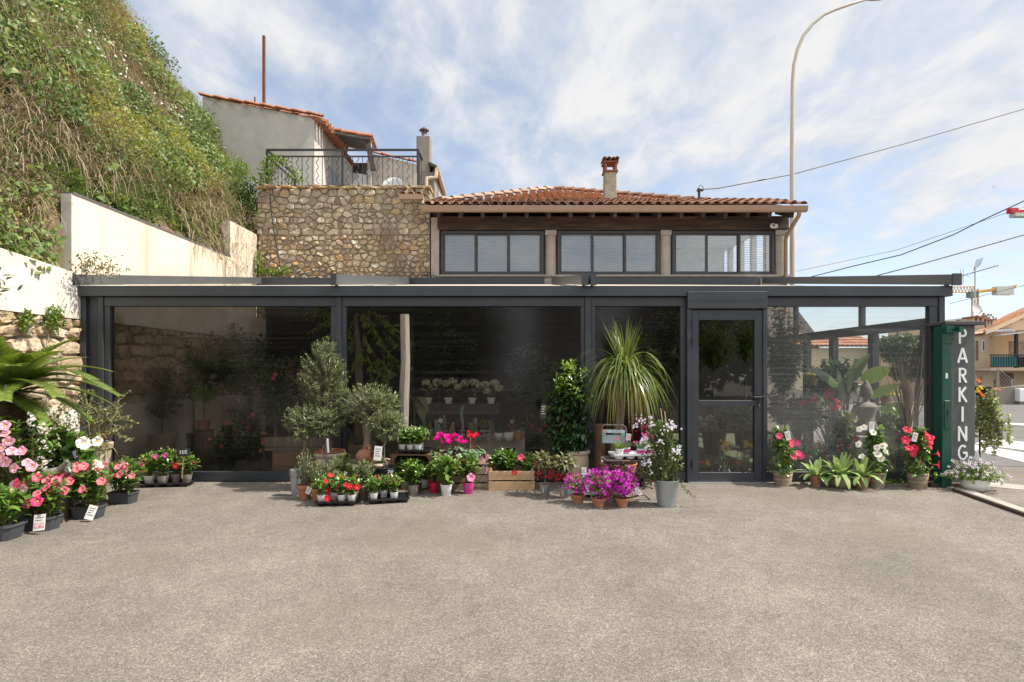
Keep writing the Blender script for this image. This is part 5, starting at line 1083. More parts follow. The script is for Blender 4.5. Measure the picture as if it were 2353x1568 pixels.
def pot(par, kind, r, h, style='pot', z=0, soil=True, n=28):
 x = MB(); m = POTM[kind]
 if style == 'pot':      # flower pot with a collar
  x.lathe([(r * .68, 0), (r * .70, .004), (r * .90, h * .74), (r * .99, h * .75), (r * 1.02, h * .98), (r, h), (r * .92, h), (r * .90, h * .86), (0, h * .86)], n, (0, 0, z))
 elif style == 'plain':
  x.lathe([(r * .74, 0), (r * .76, .004), (r * .80, h * .25), (r * .815, h * .26), (r * .93, h * .80), (r * .96, h * .81), (r, h * .94), (r * 1.03, h * .95), (r * 1.03, h), (r * .96, h), (r * .92, h * .86), (0, h * .86)], n, (0, 0, z))
 elif style == 'urn':
  x.lathe([(r * .62, 0), (r * .66, .01), (r * .86, h * .35), (r * .93, h * .62), (r * .90, h * .84), (r * .88, h * .87), (r * 1.0, h * .90), (r * 1.04, h * .95), (r * 1.0, h), (r * .86, h), (r * .82, h * .88), (0, h * .88)], n, (0, 0, z))
 elif style == 'bowl':
  x.lathe([(r * .50, 0), (r * .54, .01), (r * .78, h * .28), (r * .90, h * .55), (r * .93, h * .60), (r * .92, h * .64), (r * .99, h * .84), (r * 1.06, h * .93), (r * 1.02, h), (r * .90, h), (r * .87, h * .86), (0, h * .86)], n, (0, 0, z))
 elif style == 'belly':
  x.lathe([(r * .60, 0), (r * .66, .006), (r * .98, h * .40), (r * 1.02, h * .62), (r * .92, h * .92), (r * .95, h), (r * .86, h), (r * .82, h * .85), (0, h * .85)], n, (0, 0, z))
 elif style == 'bucket':
  x.lathe([(r * .70, 0), (r * .72, .004), (r * .725, .012), (r * .99, h * .97), (r * 1.025, h * .985), (r * 1.02, h), (r * .985, h), (r * .90, h * .7), (0, h * .7)], n, (0, 0, z))
 o = x.build('pot', m, par, smooth='auto')
 if soil:
  zz = {'bowl': .87, 'urn': .89, 'bucket': .75}.get(style, .87) * h + z; rr = {'bowl': .86, 'urn': .81, 'bucket': .90, 'belly': .82}.get(style, .9) * r
  s = MB(); s.lathe([(rr, 0), (rr * .6, .008), (rr * .2, .012), (.001, .012)], 14, (0, 0, zz), wob=lambda a, q: .03 * math.sin(a * 5)); s.build('soil', SOIL, par)
 return h * .86 + z
def trough(par, kind, lx, ly, h, z=0):
 x = MB(); n = 8
 def ring(a, b, zz):
  c = .28 * min(a, b); return [(-a + c, -b, zz), (a - c, -b, zz), (a, -b + c, zz), (a, b - c, zz), (a - c, b, zz), (-a + c, b, zz), (-a, b - c, zz), (-a, -b + c, zz)]
 rings = [ring(lx * .40, ly * .40, z), ring(lx * .47, ly * .46, z + h * .84), ring(lx * .50, ly * .50, z + h * .85), ring(lx * .50, ly * .50, z + h), ring(lx * .47, ly * .47, z + h), ring(lx * .46, ly * .45, z + h * .8)]
 vs = sum(rings, []); fs = [(i * 8 + j, i * 8 + (j + 1) % 8, (i + 1) * 8 + (j + 1) % 8, (i + 1) * 8 + j) for i in range(5) for j in range(8)] + [tuple(reversed(range(8)))]
 x.add(vs, fs); x.build('pot', POTM[kind], par)
 s = MB(); s.add(ring(lx * .46, ly * .455, z + h * .82), [tuple(range(8))]); s.build('soil', SOIL, par); return z + h * .82
def basket(par, r, h):
 x = MB(); rows = 11
 nst = 22
 for k in range(rows):
  z = h * (k + .5) / rows; rr = r * (.78 + .22 * (k + .5) / rows); pts = []
  for j in range(nst * 2 + 1):
   a = 2 * math.pi * j / (nst * 2); q = rr + (.006 if (j + k) % 2 else -.004); pts.append((q * math.cos(a), q * math.sin(a), z))
  x.tube(pts, h / rows * .56, 5, cap=False)
 for j in range(nst):
  a = 2 * math.pi * j / nst; x.tube([(r * .78 * math.cos(a), r * .78 * math.sin(a), 0), (r * math.cos(a), r * math.sin(a), h)], .004, 4)
 pts = [(r * 1.03 * math.cos(a), r * 1.03 * math.sin(a), h + .004 * (j % 2)) for j, a in enumerate(np.linspace(0, 2 * math.pi, 45))]; x.tube(pts, .011, 6, cap=False)
 x.build('basket', mat('pale_wicker', (.42, .33, .25), (.30, .225, .165), rough=.9, scale=25, isl=.3), par, smooth=True)
 s = MB(); s.lathe([(r * .92, 0), (r * .5, .01), (.001, .01)], 14, (0, 0, h * .86)); s.build('soil', SOIL, par); return h * .86
def bez(b, c, t, k): return (1 - t) ** 2 * b + 2 * t * (1 - t) * c + t * t * k
def foliage(lf, st, base, tips, sp, ln, wd, t0=.2, up=.35, out=.9, along=.35, shape='oval', bend=.3, stem_r=.004, ctrl=.55, flop=0, two=True, jit=.25, fold=.25):
 """leafy shoots from base(s) to tips"""
 base = np.asarray(base, float); tips = np.asarray(tips, float)
 if base.ndim == 1: base = np.repeat(base[None], len(tips), 0)
 PP, DD, NN, LL = [], [], [], []
 for b, k in zip(base, tips):
  c = b * .5 + k * .5; c[2] = b[2] + (k[2] - b[2]) * ctrl + .0; c[:2] = b[:2] + (k[:2] - b[:2]) * (1 - ctrl) + rng.normal(0, .012, 2)
  L_ = np.linalg.norm(k - b)
  if st is not None and stem_r:
   st.tube([tuple(bez(b, c, t, k)) for t in np.linspace(0, 1, 6)], [stem_r * (1 - .6 * t) for t in np.linspace(0, 1, 6)], 4, cap=False)
  m = max(2, int(L_ * (1 - t0) / sp)); ts = np.linspace(t0, 1, m); ph = rng.random() * 6.28
  for i, t in enumerate(ts):
   p = bez(b, c, t, k); tg = 2 * (1 - t) * (c - b) + 2 * t * (k - c); tg = tg / max(np.linalg.norm(tg), 1e-6)
   s1 = np.cross(tg, [.3, .2, 1.0]); s1 /= max(np.linalg.norm(s1), 1e-6); s2 = np.cross(tg, s1)
   for e in ((0, math.pi) if two else (0,)):
    a = ph + i * 1.9 + e; r_ = s1 * math.cos(a) + s2 * math.sin(a)
    d = r_ * out + tg * along + np.array([0, 0, up]) + rng.normal(0, jit, 3); d[2] -= flop * (1 - .4 * t)
    PP.append(p); DD.append(d); NN.append(tg * .8 + np.array([0, 0, .7]) + rng.normal(0, .2, 3)); LL.append(ln * rng.uniform(.65, 1.15) * (.75 + .5 * math.sin(min(1, t) * 2.2)))
  PP.append(k); DD.append(tg + rng.normal(0, .2, 3)); NN.append(np.array([.3, -.5, .6])); LL.append(ln * .7)
 LL = np.array(LL)
 leaves(lf, np.array(PP), np.array(DD), np.array(NN), LL, LL * wd, bend=bend, shape=shape, fold=fold)
 return lf
def dome(n, rx, ry, h, z0, lo=.25):
 """tips spread over a dome"""
 out = []
 for i in range(n):
  a = i * 2.39996 + rng.uniform(-.3, .3); q = math.sqrt((i + .5) / n); zz = z0 + h * (lo + (1 - lo) * math.sqrt(max(0, 1 - q * q * .9))) * rng.uniform(.85, 1.05)
  out.append((rx * q * math.cos(a), ry * q * math.sin(a), zz))
 return np.array(out)
def ball(n, c, r, inner=.55):
 v = unit(rng.normal(size=(n, 3))); return v * (inner + (1 - inner) * rng.random((n, 1)) ** .5) * np.array(r) + np.array(c)
# ---- blossoms: shared mesh data, one object per bloom
BL = {}
def petalmat(name, c1, c2=None): return leafmat(name, [c1, c2 or tuple(min(1, v * 1.15) for v in c1)], .3, .55, .3)
YELC = mat('flower_throat', (.75, .42, .03), (.6, .3, .02), rough=.7)
def bloom_mesh(key, pm, petals=5, R_=.042, wd=.9, tube=.035, twist=.25, cup=.25, throat=None):
 if key in BL: return BL[key]
 V, Fc, mi = [], [], []
 for k in range(petals):
  a = 2 * math.pi * k / petals; row = []
  for (rr, ang, z) in ((.12, 0, 0), (.5, -.5 * wd, .10), (.55, 0, .14), (.5, .5 * wd, .10), (.9, -.52 * wd + twist, .10), (1.0, twist * .7, .02), (.88, .42 * wd + twist, .13)):
   aa = a + ang * 2 * math.pi / petals; V.append((R_ * rr * math.cos(aa), R_ * rr * math.sin(aa), R_ * (z * (1 + cup * 3)) + (R_ * cup * rr * rr if rr > .4 else 0)))
  b = k * 7
  for f in ((0, 1, 2), (0, 2, 3), (1, 4, 5, 2), (2, 5, 6, 3)): Fc.append(tuple(b + i for i in f)); mi.append(0)
 b = len(V); n = 8
 for rr, z in ((.17, .03), (.10, -.25), (.05, -tube / R_)):
  for j in range(n): a = 2 * math.pi * j / n; V.append((R_ * rr * math.cos(a), R_ * rr * math.sin(a), R_ * z))
 for i in range(2):
  for j in range(n): Fc.append((b + i * n + j, b + i * n + (j + 1) % n, b + (i + 1) * n + (j + 1) % n, b + (i + 1) * n + j)); mi.append(1 if i == 0 else 0)
 V.append((0, 0, R_ * .06));
 for j in range(n): Fc.append((b + j, b + (j + 1) % n, len(V) - 1)); mi.append(1)
 me = bpy.data.meshes.new(key); me.from_pydata(V, [], Fc); me.materials.append(pm); me.materials.append(throat or YELC); me.polygons.foreach_set('material_index', mi); me.update(); BL[key] = me; return me
def blooms(par, me, pts, dirs=None, s=1.0, name='flower', jit=.35):
 for i, p in enumerate(pts):
  o = bpy.data.objects.new(name, me); COL.objects.link(o); adopt(o, par); o.location = p
  d = Vector(dirs[i]) if dirs is not None else Vector((p[0] * 2 + rng.normal(0, jit), -1.0 + rng.normal(0, jit), .5 + rng.normal(0, jit)))
  o.rotation_mode = 'QUATERNION'; o.rotation_quaternion = d.normalized().to_track_quat('Z', 'Y') @ Vector((0, 0, 1)).rotation_difference(Vector((0, 0, 1)));
  k = s * rng.uniform(.8, 1.12); o.scale = (k, k, k)
def buds(par, pts, m, ln=.03, r=.006, name='bud_clumps'):
 x = MB()
 for p in pts:
  p = np.asarray(p, float); d = np.array([rng.normal(0, .3), rng.normal(-.15, .3), 1.0]); d /= np.linalg.norm(d)
  q = [tuple(p + d * ln * t) for t in (0, .4, .75, 1)]; x.tube(q, [r * .4, r * .75, r, r * .2], 5)
 return x.build(name, m, par, smooth=True)
PINK1 = petalmat('pale_pink_petal', (.80, .36, .50), (.88, .52, .62)); CORAL = petalmat('coral_pink_petal', (.80, .09, .20), (.88, .30, .36)); HOT = petalmat('hot_pink_petal', (.78, .03, .16), (.85, .12, .28))
REDP = petalmat('red_petal', (.62, .008, .02), (.72, .02, .05)); WHP = petalmat('white_petal', (.82, .80, .74), (.88, .86, .80)); MAGP = petalmat('magenta_petal', (.72, .05, .36), (.80, .15, .46))
LILP = petalmat('lilac_white_petal', (.74, .70, .86), (.84, .82, .90)); PEACH = petalmat('peach_petal', (.85, .50, .42), (.88, .62, .52)); YELP = petalmat('yellow_petal', (.82, .56, .02), (.85, .66, .05))
BOUG = petalmat('bougainvillea_bract', (.50, .02, .42), (.66, .07, .55)); PURP = petalmat('purple_petal', (.18, .04, .38), (.3, .10, .5)); ROSEP = petalmat('rose_petal', (.80, .24, .26), (.85, .40, .36)); ORP = petalmat('orange_petal', (.80, .16, .02), (.85, .28, .04))
CYCP = petalmat('cyclamen_petal', (.62, .01, .25), (.74, .03, .33))
def mand(key, pm, R_=.042): return bloom_mesh('bloom_' + key, pm, 5, R_, .95, .05, .3, .2)
MANDL = leafmat('mandevilla_leaf', [(.05, .115, .02), (.075, .155, .026), (.115, .21, .036), (.18, .29, .055)], .26, .28, .55)
LIMEL = leafmat('lime_leaf', [(.12, .22, .025), (.17, .28, .035), (.22, .34, .05), (.10, .19, .03)], .3, .35)
OLIVEL = leafmat('olive_leaf', [(.05, .075, .025), (.085, .115, .04), (.13, .165, .065), (.23, .26, .13), (.18, .20, .06)], .18, .36)
def label_tag(par, loc, w_=.05, h_=.09, tilt=(0, 0, 0), m=None, name='tag', col=None):
 x = MB(); x.box(-w_ / 2, w_ / 2, -.001, .001, -h_ / 2, h_ / 2); o = x.build(name, m or TAGW, par); o.location = loc; o.rotation_euler = tilt
 inkm = mat('tag_ink', (.12, .12, .12), rough=.8)
 y = MB();
 for k in range(4): zz = h_ * (.30 - k * .16); y.box(-w_ * .36, w_ * (.36 - .12 * (k % 3)), -.0022, -.0014, zz - h_ * .022, zz + h_ * .022)
 q = y.build('print', col or inkm, o); return o
def chalk_sign(label, loc, txt, w_, h_, rz=0, tilt=0, stick=.15, stick_lean=0):
 t = thing('price_sign', label, 'price sign', loc, rz)
 x = MB(); x.box(-w_ / 2, w_ / 2, -.004, .002, -h_ / 2, h_ / 2); b = x.build('board', SLATE, t, bevel=.001); b.rotation_euler = (0, tilt, 0)
 o = text(txt, h_ * .74, CHALK, b, (0, -.0062, 0)); o.scale = (.9, .9, .9)
 if stick:
  x = MB(); x.bar((0, .004, -h_ * .3), (stick_lean, .004, -h_ / 2 - stick), .010, .004, up=(0, 1, 0)); x.build('stick', CANE, t)
 return t
def mandevilla(label, loc, pk, r, h, H_, rx, ry, nst, fl=None, nfl=0, flR=.042, leafm=None, ln=.062, style='plain', cat='potted plant', group=None, tr=None, fpts=None, budm=None, nb=0, rz=0, lo=.3, wd=.5, up=.35, name='mandevilla', sp=.032):
 t = thing(name, label, cat, loc, rz, group)
 z = trough(t, pk, tr[0], tr[1], h) if tr else (pot(t, pk, r, h, style) if pk else 0)
 tips = dome(nst, rx, ry, H_ - z, z, lo); lf, st = MB(), MB()
 base = np.stack([rng.normal(0, r * .3, nst), rng.normal(0, r * .25, nst), np.full(nst, z)], 1)
 if tr: base[:, 0] = tips[:, 0] * .5
 foliage(lf, st, base, tips, sp, ln, wd, up=up); st.build('stems', STEMG, t); lf.build('foliage', leafm or MANDL, t)
 if fl:
  if fpts is None:
   cand = [p for p in tips if p[1] < ry * .45]; rng.shuffle(cand); fpts = [np.array(p) + np.array([rng.normal(0, .02), -.03, rng.uniform(-.05, .03)]) for p in cand[:nfl]]
   while len(fpts) < nfl: a = rng.uniform(-1, 1); fpts.append(np.array([rx * a, -ry * math.sqrt(1 - a * a) * .9, z + (H_ - z) * rng.uniform(.2, .9)]))
  blooms(t, mand(fl[0] + str(int(flR * 1000)), fl[1], flR), fpts)
 if nb:
  k = rng.integers(0, len(tips), nb); buds(t, tips[k] + rng.normal(0, .015, (nb, 3)), budm or HOT)
 return t
# ------------------------------------------------------------------ plants outside, each where it stands
def at(x, y, z=0):
 D = GD(y, z); return Vector((GX(x, D), D, z))
# --- the flowering row along the garden wall (front to back)
mandevilla('dark trough of peach-budded mandevilla, closest to the camera in the wall row', at(-6, 1238), 'grey', .12, .13, .42, .24, .17, 30, ('peach', PEACH), 4, .03, ln=.075, tr=(.36, .22), budm=PEACH, nb=12)
t = mandevilla('coral and hot pink mandevilla in a dark trough with a picture tag leaning on it', at(97, 1216), 'grey', .10, .12, .48, .21, .16, 34, ('coral', CORAL), 12, .040, ln=.065, tr=(.27, .18), budm=HOT, nb=16)
blooms(t, mand('hot', HOT, .044), [(.05, -.20, .27), (.12, -.19, .29), (-.08, -.15, .43)])
tg = label_tag(t, (.105, -.155, .10), .095, .135, (R(-14), R(-6), R(4)))
x = MB(); x.box(-.04, .04, -.003, -.0022, -.045, .0); x.build('photo', mat('tag_photo_red', (.55, .08, .14), (.80, .74, .72), rough=.5, scale=30), tg)
mandevilla('hot pink mandevilla in a blue-grey pot squeezed between the two dark troughs', at(158, 1184), 'blue', .075, .16, .50, .14, .13, 20, ('hot', HOT), 7, .044, ln=.06, budm=HOT, nb=8)
t = mandevilla('coral pink mandevilla in a dark trough with a blank white card at its side', at(203, 1190), 'grey', .10, .12, .52, .20, .16, 34, ('coral', CORAL), 15, .040, ln=.062, tr=(.27, .17), budm=HOT, nb=26)
tg = label_tag(t, (.13, -.14, .085), .075, .13, (R(-12), R(16), R(8)))
t = mandevilla('pink mandevilla in a dark trough at the far end of the wall row', at(283, 1156), 'grey', .10, .12, .46, .21, .16, 32, ('pinkb', petalmat('mid_pink_petal', (.85, .14, .24), (.88, .34, .42))), 13, .040, ln=.062, tr=(.27, .17), budm=HOT, nb=12)
D_ = 4.95; loc = Vector((GX(30, D_), D_ + .05, 0))
def rel(x, y, D, lc): return tuple(P(x, y, D) - lc)
t = thing('mandevilla', 'tall climbing pale pink mandevilla in a blue-grey pot at the left edge', 'potted plant', loc)
z = pot(t, 'blue', .09, .19, 'plain'); lf, st = MB(), MB(); n = 44
tips = np.stack([rng.normal(-.04, .12, n), rng.normal(0, .09, n), rng.uniform(.30, .96, n)], 1); base = np.stack([tips[:, 0] * .4, tips[:, 1] * .3, np.maximum(z, tips[:, 2] - .28)], 1)
foliage(lf, st, base, tips, .034, .065, .5); st.tube([(0, 0, z), (-.02, 0, .55), (-.04, 0, .95)], .006, 5); st.build('stems', STEMG, t); lf.build('foliage', MANDL, t)
blooms(t, mand('pale', PINK1, .044), [rel(a, b, 4.78, loc) for a, b in ((11, 979), (13, 998), (19, 1013), (3, 1030), (26, 1038), (45, 1042), (53, 1034), (35, 1076), (62, 1064), (74, 1073), (33, 1115), (2, 1048), (14, 1062), (56, 1122))])
loc = Vector((GX(56, 5.35), 5.35, 0)); t = mandevilla('green mandevilla in bud standing behind the pale pink climber', loc, 'black', .09, .2, .95, .13, .13, 40, None, 0, ln=.06, lo=.35, budm=PINK1, nb=8)
chalk_sign('small black 16€ sign among the mandevillas at the garden wall', P(73, 988, 5.25), '16€', .095, .06, 0, R(-9), .25)
loc = Vector((GX(150, 5.5), 5.5, 0)); t = thing('mandevilla', 'large white-flowered mandevilla with big glossy leaves below the bare shrub', 'potted plant', loc)
z = pot(t, 'black', .12, .25, 'plain'); lf, st = MB(), MB(); tips = np.concatenate([dome(34, .24, .18, .58, z, .2), ball(26, (.16, -.04, .42), (.22, .14, .2))]); foliage(lf, st, np.array([0, 0, z]), tips, .05, .10, .52); st.build('stems', STEMG, t); lf.build('foliage', MANDL, t)
blooms(t, mand('whiteb', WHP, .056), [rel(a, b, 5.3, loc) for a, b in ((191, 1018), (197, 1026), (222, 1014), (156, 1066), (160, 1076), (172, 1079), (143, 1100), (205, 1072), (225, 1076), (219, 1069))])
tg = label_tag(t, rel(173, 1046, 5.25, loc), .05, .11, (R(-10), R(-28), 0), SLATE, col=CHALK)
x = MB()
for k in range(26): a = rng.uniform(0, 6.28); x.tube([(math.cos(a) * .16, math.sin(a) * .1, rng.uniform(.0, .3)), (0, 0, rng.uniform(.15, .34)), (math.cos(a + 2.4) * .16, math.sin(a + 2.4) * .1, rng.uniform(0, .3))], .007, 4)
o = tag(x.build('twig_ball', mat('dark_twigs', (.13, .09, .065), (.09, .06, .045), rough=1)), 'bundle of brown twigs behind the pale pink mandevilla', 'twig bundle'); o.location = (GX(105, 5.4), 5.45, .12)
x = MB(); x.tube([(0, 0, 0), (.1, 0, .07), (.2, .02, .1), (.29, 0, .18)], [.035, .04, .028, .012], 7); o = tag(x.build('driftwood', WOODG), 'short piece of grey driftwood lying among the mandevillas', 'driftwood'); o.location = (GX(78, 5.1), 5.12, .38)
x = MB(); x.lathe([(.15, 0), (.155, .36), (.15, .365), (0, .365)], 14); o = tag(x.build('stump', BARK), 'wooden stump half hidden under the driftwood', 'stump'); o.location = (GX(92, 5.1), 5.22, 0)
loc = Vector((GX(18, 5.25), 5.25, 0)); t = thing('sago_palm', 'sago palm with shaggy trunk and arching feather fronds by the garden wall', 'palm', loc)
zc_ = GZ(905, 5.25); x = MB(); x.lathe([(.10, .0), (.13, .3), (.12, zc_ - .25), (.14, zc_ - .1), (.10, zc_), (.02, zc_ + .03)], 14, wob=lambda a, z: .12 * math.sin(a * 7 + z * 60)); x.build('trunk', mat('palm_trunk', (.09, .055, .035), (.05, .032, .022), rough=1, scale=30, bump=1), t)
SAGO = leafmat('sago_leaf', [(.08, .15, .025), (.12, .20, .035), (.18, .25, .05), (.26, .30, .08)], .25, .32, .55)
def frond(az, el, ln, droop, par, nl=80, lw=.0105, ll=.19, m=None, wavy=1):
 pts = []; p = np.array([0, 0, 0.0]); d = np.array([math.cos(az) * math.cos(el), math.sin(az) * math.cos(el), math.sin(el)]); k = 22
 for i in range(k + 1): pts.append(p.copy()); p = p + d * ln / k; d = d + np.array([0, 0, -droop / k]); d /= np.linalg.norm(d)
 pts = np.array(pts); lf = MB(); st = MB(); st.tube([tuple(q) for q in pts], list(np.linspace(.011, .003, k + 1)), 5)
 ts = np.linspace(.12, .99, nl); ids = ts * k; i0 = np.clip(ids.astype(int), 0, k - 1); f_ = (ids - i0)[:, None]; pos = pts[i0] * (1 - f_) + pts[i0 + 1] * f_; tg = unit(pts[i0 + 1] - pts[i0])
 sd_ = unit(np.cross(tg, np.array([0, 0, 1.0]))); up_ = np.cross(sd_, tg); L_ = ll * np.sin(np.clip(ts * 1.05 + .18, 0, 1) * math.pi * .93) ** .6
 for s_ in (-1, 1):
  ribbons(lf, pos, sd_ * s_ * .8 + tg * .65 + up_ * .22, L_, lw, .35, 3, .15, nrm=up_)
 f = lf.build('frond', m or SAGO, par); s = st.build('rib', STEMG, f); return f
for az, el, ln, dr in ((R(-25), .55, 1.05, 1.25), (R(-8), .72, 1.15, 1.3), (R(8), .5, 1.2, 1.15), (R(22), .8, 1.05, 1.3), (R(-50), .5, .9, 1.2), (R(-80), .75, .8, 1.1), (R(-110), .7, .8, 1.2), (R(-140), .6, .9, 1.3), (R(60), .95, .9, 1.2), (R(100), 1.0, .85, 1.1), (R(160), .6, 1.0, 1.2), (R(-35), 1.05, .8, 1.3), (R(35), .35, 1.0, 1.1), (R(-70), .1, .7, .8), (R(-20), -.05, .7, .9), (R(-105), -.1, .6, .8), (R(5), .2, .95, 1.2), (R(-15), .95, 1.0, 1.2), (R(15), 1.1, .9, 1.1), (R(-45), .85, .9, 1.2), (R(-60), 1.15, .75, .9), (R(0), .65, 1.2, 1.35)):
 f = frond(az, el, ln * .84, dr, t); f.location = (0, 0, zc_)
x = MB(); nb = 60; a = rng.random(nb) * 6.28; ribbons(x, np.stack([np.cos(a) * .06, np.sin(a) * .06, np.full(nb, zc_)], 1), np.stack([np.cos(a) * .4, np.sin(a) * .4, np.ones(nb)], 1), rng.uniform(.08, .18, nb), .014, .4, 3); x.build('crown_core', leafmat('palm_core', [(.22, .15, .08), (.32, .24, .13)], .1), t)
Dq = 5.95; loc = Vector((GX(210, Dq), Dq, 0)); t = thing('bare_shrub', 'sparse pale-stemmed shrub in a tall cream pot beside the pavilion corner post', 'shrub', loc)
x = MB(); zr = GZ(1018, Dq); x.lathe([(.12, 0), (.125, .01), (.155, zr * .55), (.175, zr - .08), (.165, zr - .075), (.19, zr - .06), (.195, zr - .01), (.185, zr), (.16, zr), (.155, zr - .05), (0, zr - .05)], 28); x.build('pot', POTM['urn'], t, smooth='auto')
lf, st = MB(), MB(); n = 26; tips = np.array([(rng.uniform(-.62, .36), rng.uniform(-.28, .3), zr + rng.uniform(.18, .52)) for k in range(n)]); tips[:, 2] -= np.abs(tips[:, 0]) * .12
foliage(lf, st, np.array([0, 0, zr - .04]), tips, .045, .04, .5, t0=.45, stem_r=.009, ctrl=.42, jit=.5)
mids = []
for k in range(90):
 b = tips[k % n]; q = np.array([0, 0, zr]) + (b - np.array([0, 0, zr])) * rng.uniform(.5, .95); mids.append((q, q + rng.normal(0, .10, 3) + np.array([.03, 0, .05])))
foliage(lf, st, np.array([m_[0] for m_ in mids]), np.array([m_[1] for m_ in mids]), .03, .036, .5, t0=.2, stem_r=.004, jit=.5)
st.build('branches', mat('pale_branch', (.40, .32, .24), (.30, .235, .175), rough=.9), t); lf.build('foliage', leafmat('shrub_leaf', [(.07, .10, .025), (.12, .15, .04), (.18, .20, .06), (.24, .23, .09)], .25, .35), t)
x = MB(); n = 16; ribbons(x, np.repeat([[.12, -.1, zr - .03]], n, 0), np.stack([rng.uniform(.1, 1, n), rng.uniform(-.6, .1, n), rng.uniform(.3, 1.1, n)], 1), rng.uniform(.18, .34, n), .014, rng.uniform(2, 3.4, n), 6); x.build('spider_leaves', leafmat('spider_leaf', [(.16, .20, .06), (.30, .26, .10), (.36, .20, .10)], .25), t)
# --- black tray with three small mandevillas at the pavilion foot
TRAYM = mat('black_tray', (.012, .012, .014), (.018, .018, .02), rough=.28)
def tray(label, loc, rz, lx, ly, nx, ny, name='plant_tray', m=None):
 t = thing(name, label, 'plant tray', loc, rz); h = .055; x = MB(); m = m or TRAYM
 x.box(-lx / 2, lx / 2, -ly / 2, -ly / 2 + .012, h - .02, h); x.box(-lx / 2, lx / 2, ly / 2 - .012, ly / 2, h - .02, h); x.box(-lx / 2, -lx / 2 + .012, -ly / 2 + .012, ly / 2 - .012, h - .02, h); x.box(lx / 2 - .012, lx / 2, -ly / 2 + .012, ly / 2 - .012, h - .02, h)
 cw, cd = lx / nx, ly / ny
 x.box(-lx / 2 + .012, lx / 2 - .012, -ly / 2 + .012, ly / 2 - .012, .030, .036); x.build('rim', m, t)
 x = MB()
 for i in range(nx):
  for j in range(ny): x.lathe([(min(cw, cd) * .36, .001), (min(cw, cd) * .44, .029)], 14, (-lx / 2 + cw * (i + .5), -ly / 2 + cd * (j + .5), 0), closed=True)
 x.build('cups', m, t); return t, [(-lx / 2 + cw * (i + .5), -ly / 2 + cd * (j + .5)) for j in range(ny) for i in range(nx)]
def on(t, p, z=.037):
 v = Matrix.Rotation(t.rotation_euler.z, 4, 'Z') @ Vector((p[0], p[1], z)); return Vector(t.location) + v
tr, sp_ = tray('black nursery tray with four mandevilla pots at the foot of the pavilion', at(384, 1116), R(7), .58, .25, 4, 2)
def prime(label, loc, pk, H_, fl=None, nfl=0, leafm=None, **k): return mandevilla(label, loc, pk, k.pop('r', .062), k.pop('h', .095), H_, k.pop('rx', .12), k.pop('ry', .10), k.pop('nst', 18), fl, nfl, k.pop('flR', .036), leafm=leafm, ln=k.pop('ln', .052), **k)
prime('lime green mandevilla with two magenta blooms in a white pot on the price-signed tray', on(tr, sp_[0]) + Vector((.02, .05, 0)), 'white', .36, ('mag', MAGP), 3, LIMEL)
prime('mandevilla with one pink bloom in a taupe pot, middle of the price-signed tray', on(tr, (sp_[1][0] + .05, sp_[1][1])), 'taupe', .42, ('mag', MAGP), 2, rx=.13)
prime('mandevilla in a taupe pot carrying the 15€ sign', on(tr, (sp_[3][0] + .0, sp_[3][1] + .07)), 'taupe', .34, ('red', REDP), 1, rx=.14, ln=.048, nst=24, budm=REDP, nb=6)
prime('bushy budding mandevilla at the rear of the price-signed tray', on(tr, (sp_[6][0], sp_[6][1])), 'taupe', .40, None, 0, rx=.13, budm=MAGP, nb=5)
chalk_sign('black 15€ sign on a wooden stick in the nursery tray', P(421, 1040, 6.5), '15€', .155, .088, 0, R(-4), .26, -.02)
# --- olive group
def olive_crown(t, tips_base, tips, m=OLIVEL, sp=.017, ln=.042, wd=.22, st_r=.003):
 lf, st = MB(), MB(); foliage(lf, st, tips_base, tips, sp, ln, wd, t0=.35, shape='lance', out=.8, along=.7, up=.15, bend=.1, stem_r=st_r, jit=.3, fold=.15)
 st.build('twigs', OLBARK, t); lf.build('foliage', m, t)
def spiral(h0, h1, r, turns=1.6, n=30, rr=.012):
 x = MB(); x.tube([(r * math.sin(turns * 6.28 * t) , r * math.cos(turns * 6.28 * t) * .6, h0 + (h1 - h0) * t) for t in np.linspace(0, 1, n)], [rr * (1 - .3 * t) for t in np.linspace(0, 1, n)], 7); return x
loc = at(679, 1139); t = thing('zinc_bucket', 'slim dented zinc bucket with a swing handle standing by the olives', 'bucket', loc)
pot(t, 'zinc', .062, .29, 'bucket', soil=False, n=24); x = MB(); x.tube([(.066 * math.cos(a), -.066 * math.sin(a) * .5 - .02, .262 - .05 * math.sin(a)) for a in np.linspace(0, math.pi, 14)], .004, 5); x.build('handle', mat('handle_brown', (.14, .09, .06), rough=.6), t)
x = MB(); x.lathe([(.0635, .0), (.0645, .01)], 24, (0, 0, .235)); x.build('band', POTM['zinc'], t)
D_ = 6.5; loc = Vector((GX(697, D_), D_, 0)); t = thing('olive_standard', 'slender young olive standard with round crown behind the zinc bucket', 'olive tree', loc)
z = pot(t, 'black', .10, .2); zc_ = GZ(972, D_); x = MB(); x.tube([(0, 0, z), (.01, 0, zc_ * .6), (0, 0, zc_)], .010, 7); x.build('trunk', OLBARK, t)
olive_crown(t, np.array([0, 0, zc_ - .1]), ball(130, (.0, 0, zc_), (.25, .22, .24)))
loc = at(700, 1146); t = thing('olive_sprig', 'little olive sprig in a small terracotta pot before the zinc bucket', 'olive tree', loc)
z = pot(t, 'terra', .083, .155); olive_crown(t, np.array([0, 0, z]), ball(34, (.02, 0, z + .20), (.13, .11, .18)), sp=.022)
D_ = 6.72; loc = Vector((GX(757, D_), D_ + .02, 0)); t = thing('olive_topiary', 'tall cone-crowned olive in a cream urn before the pavilion post', 'olive tree', loc)
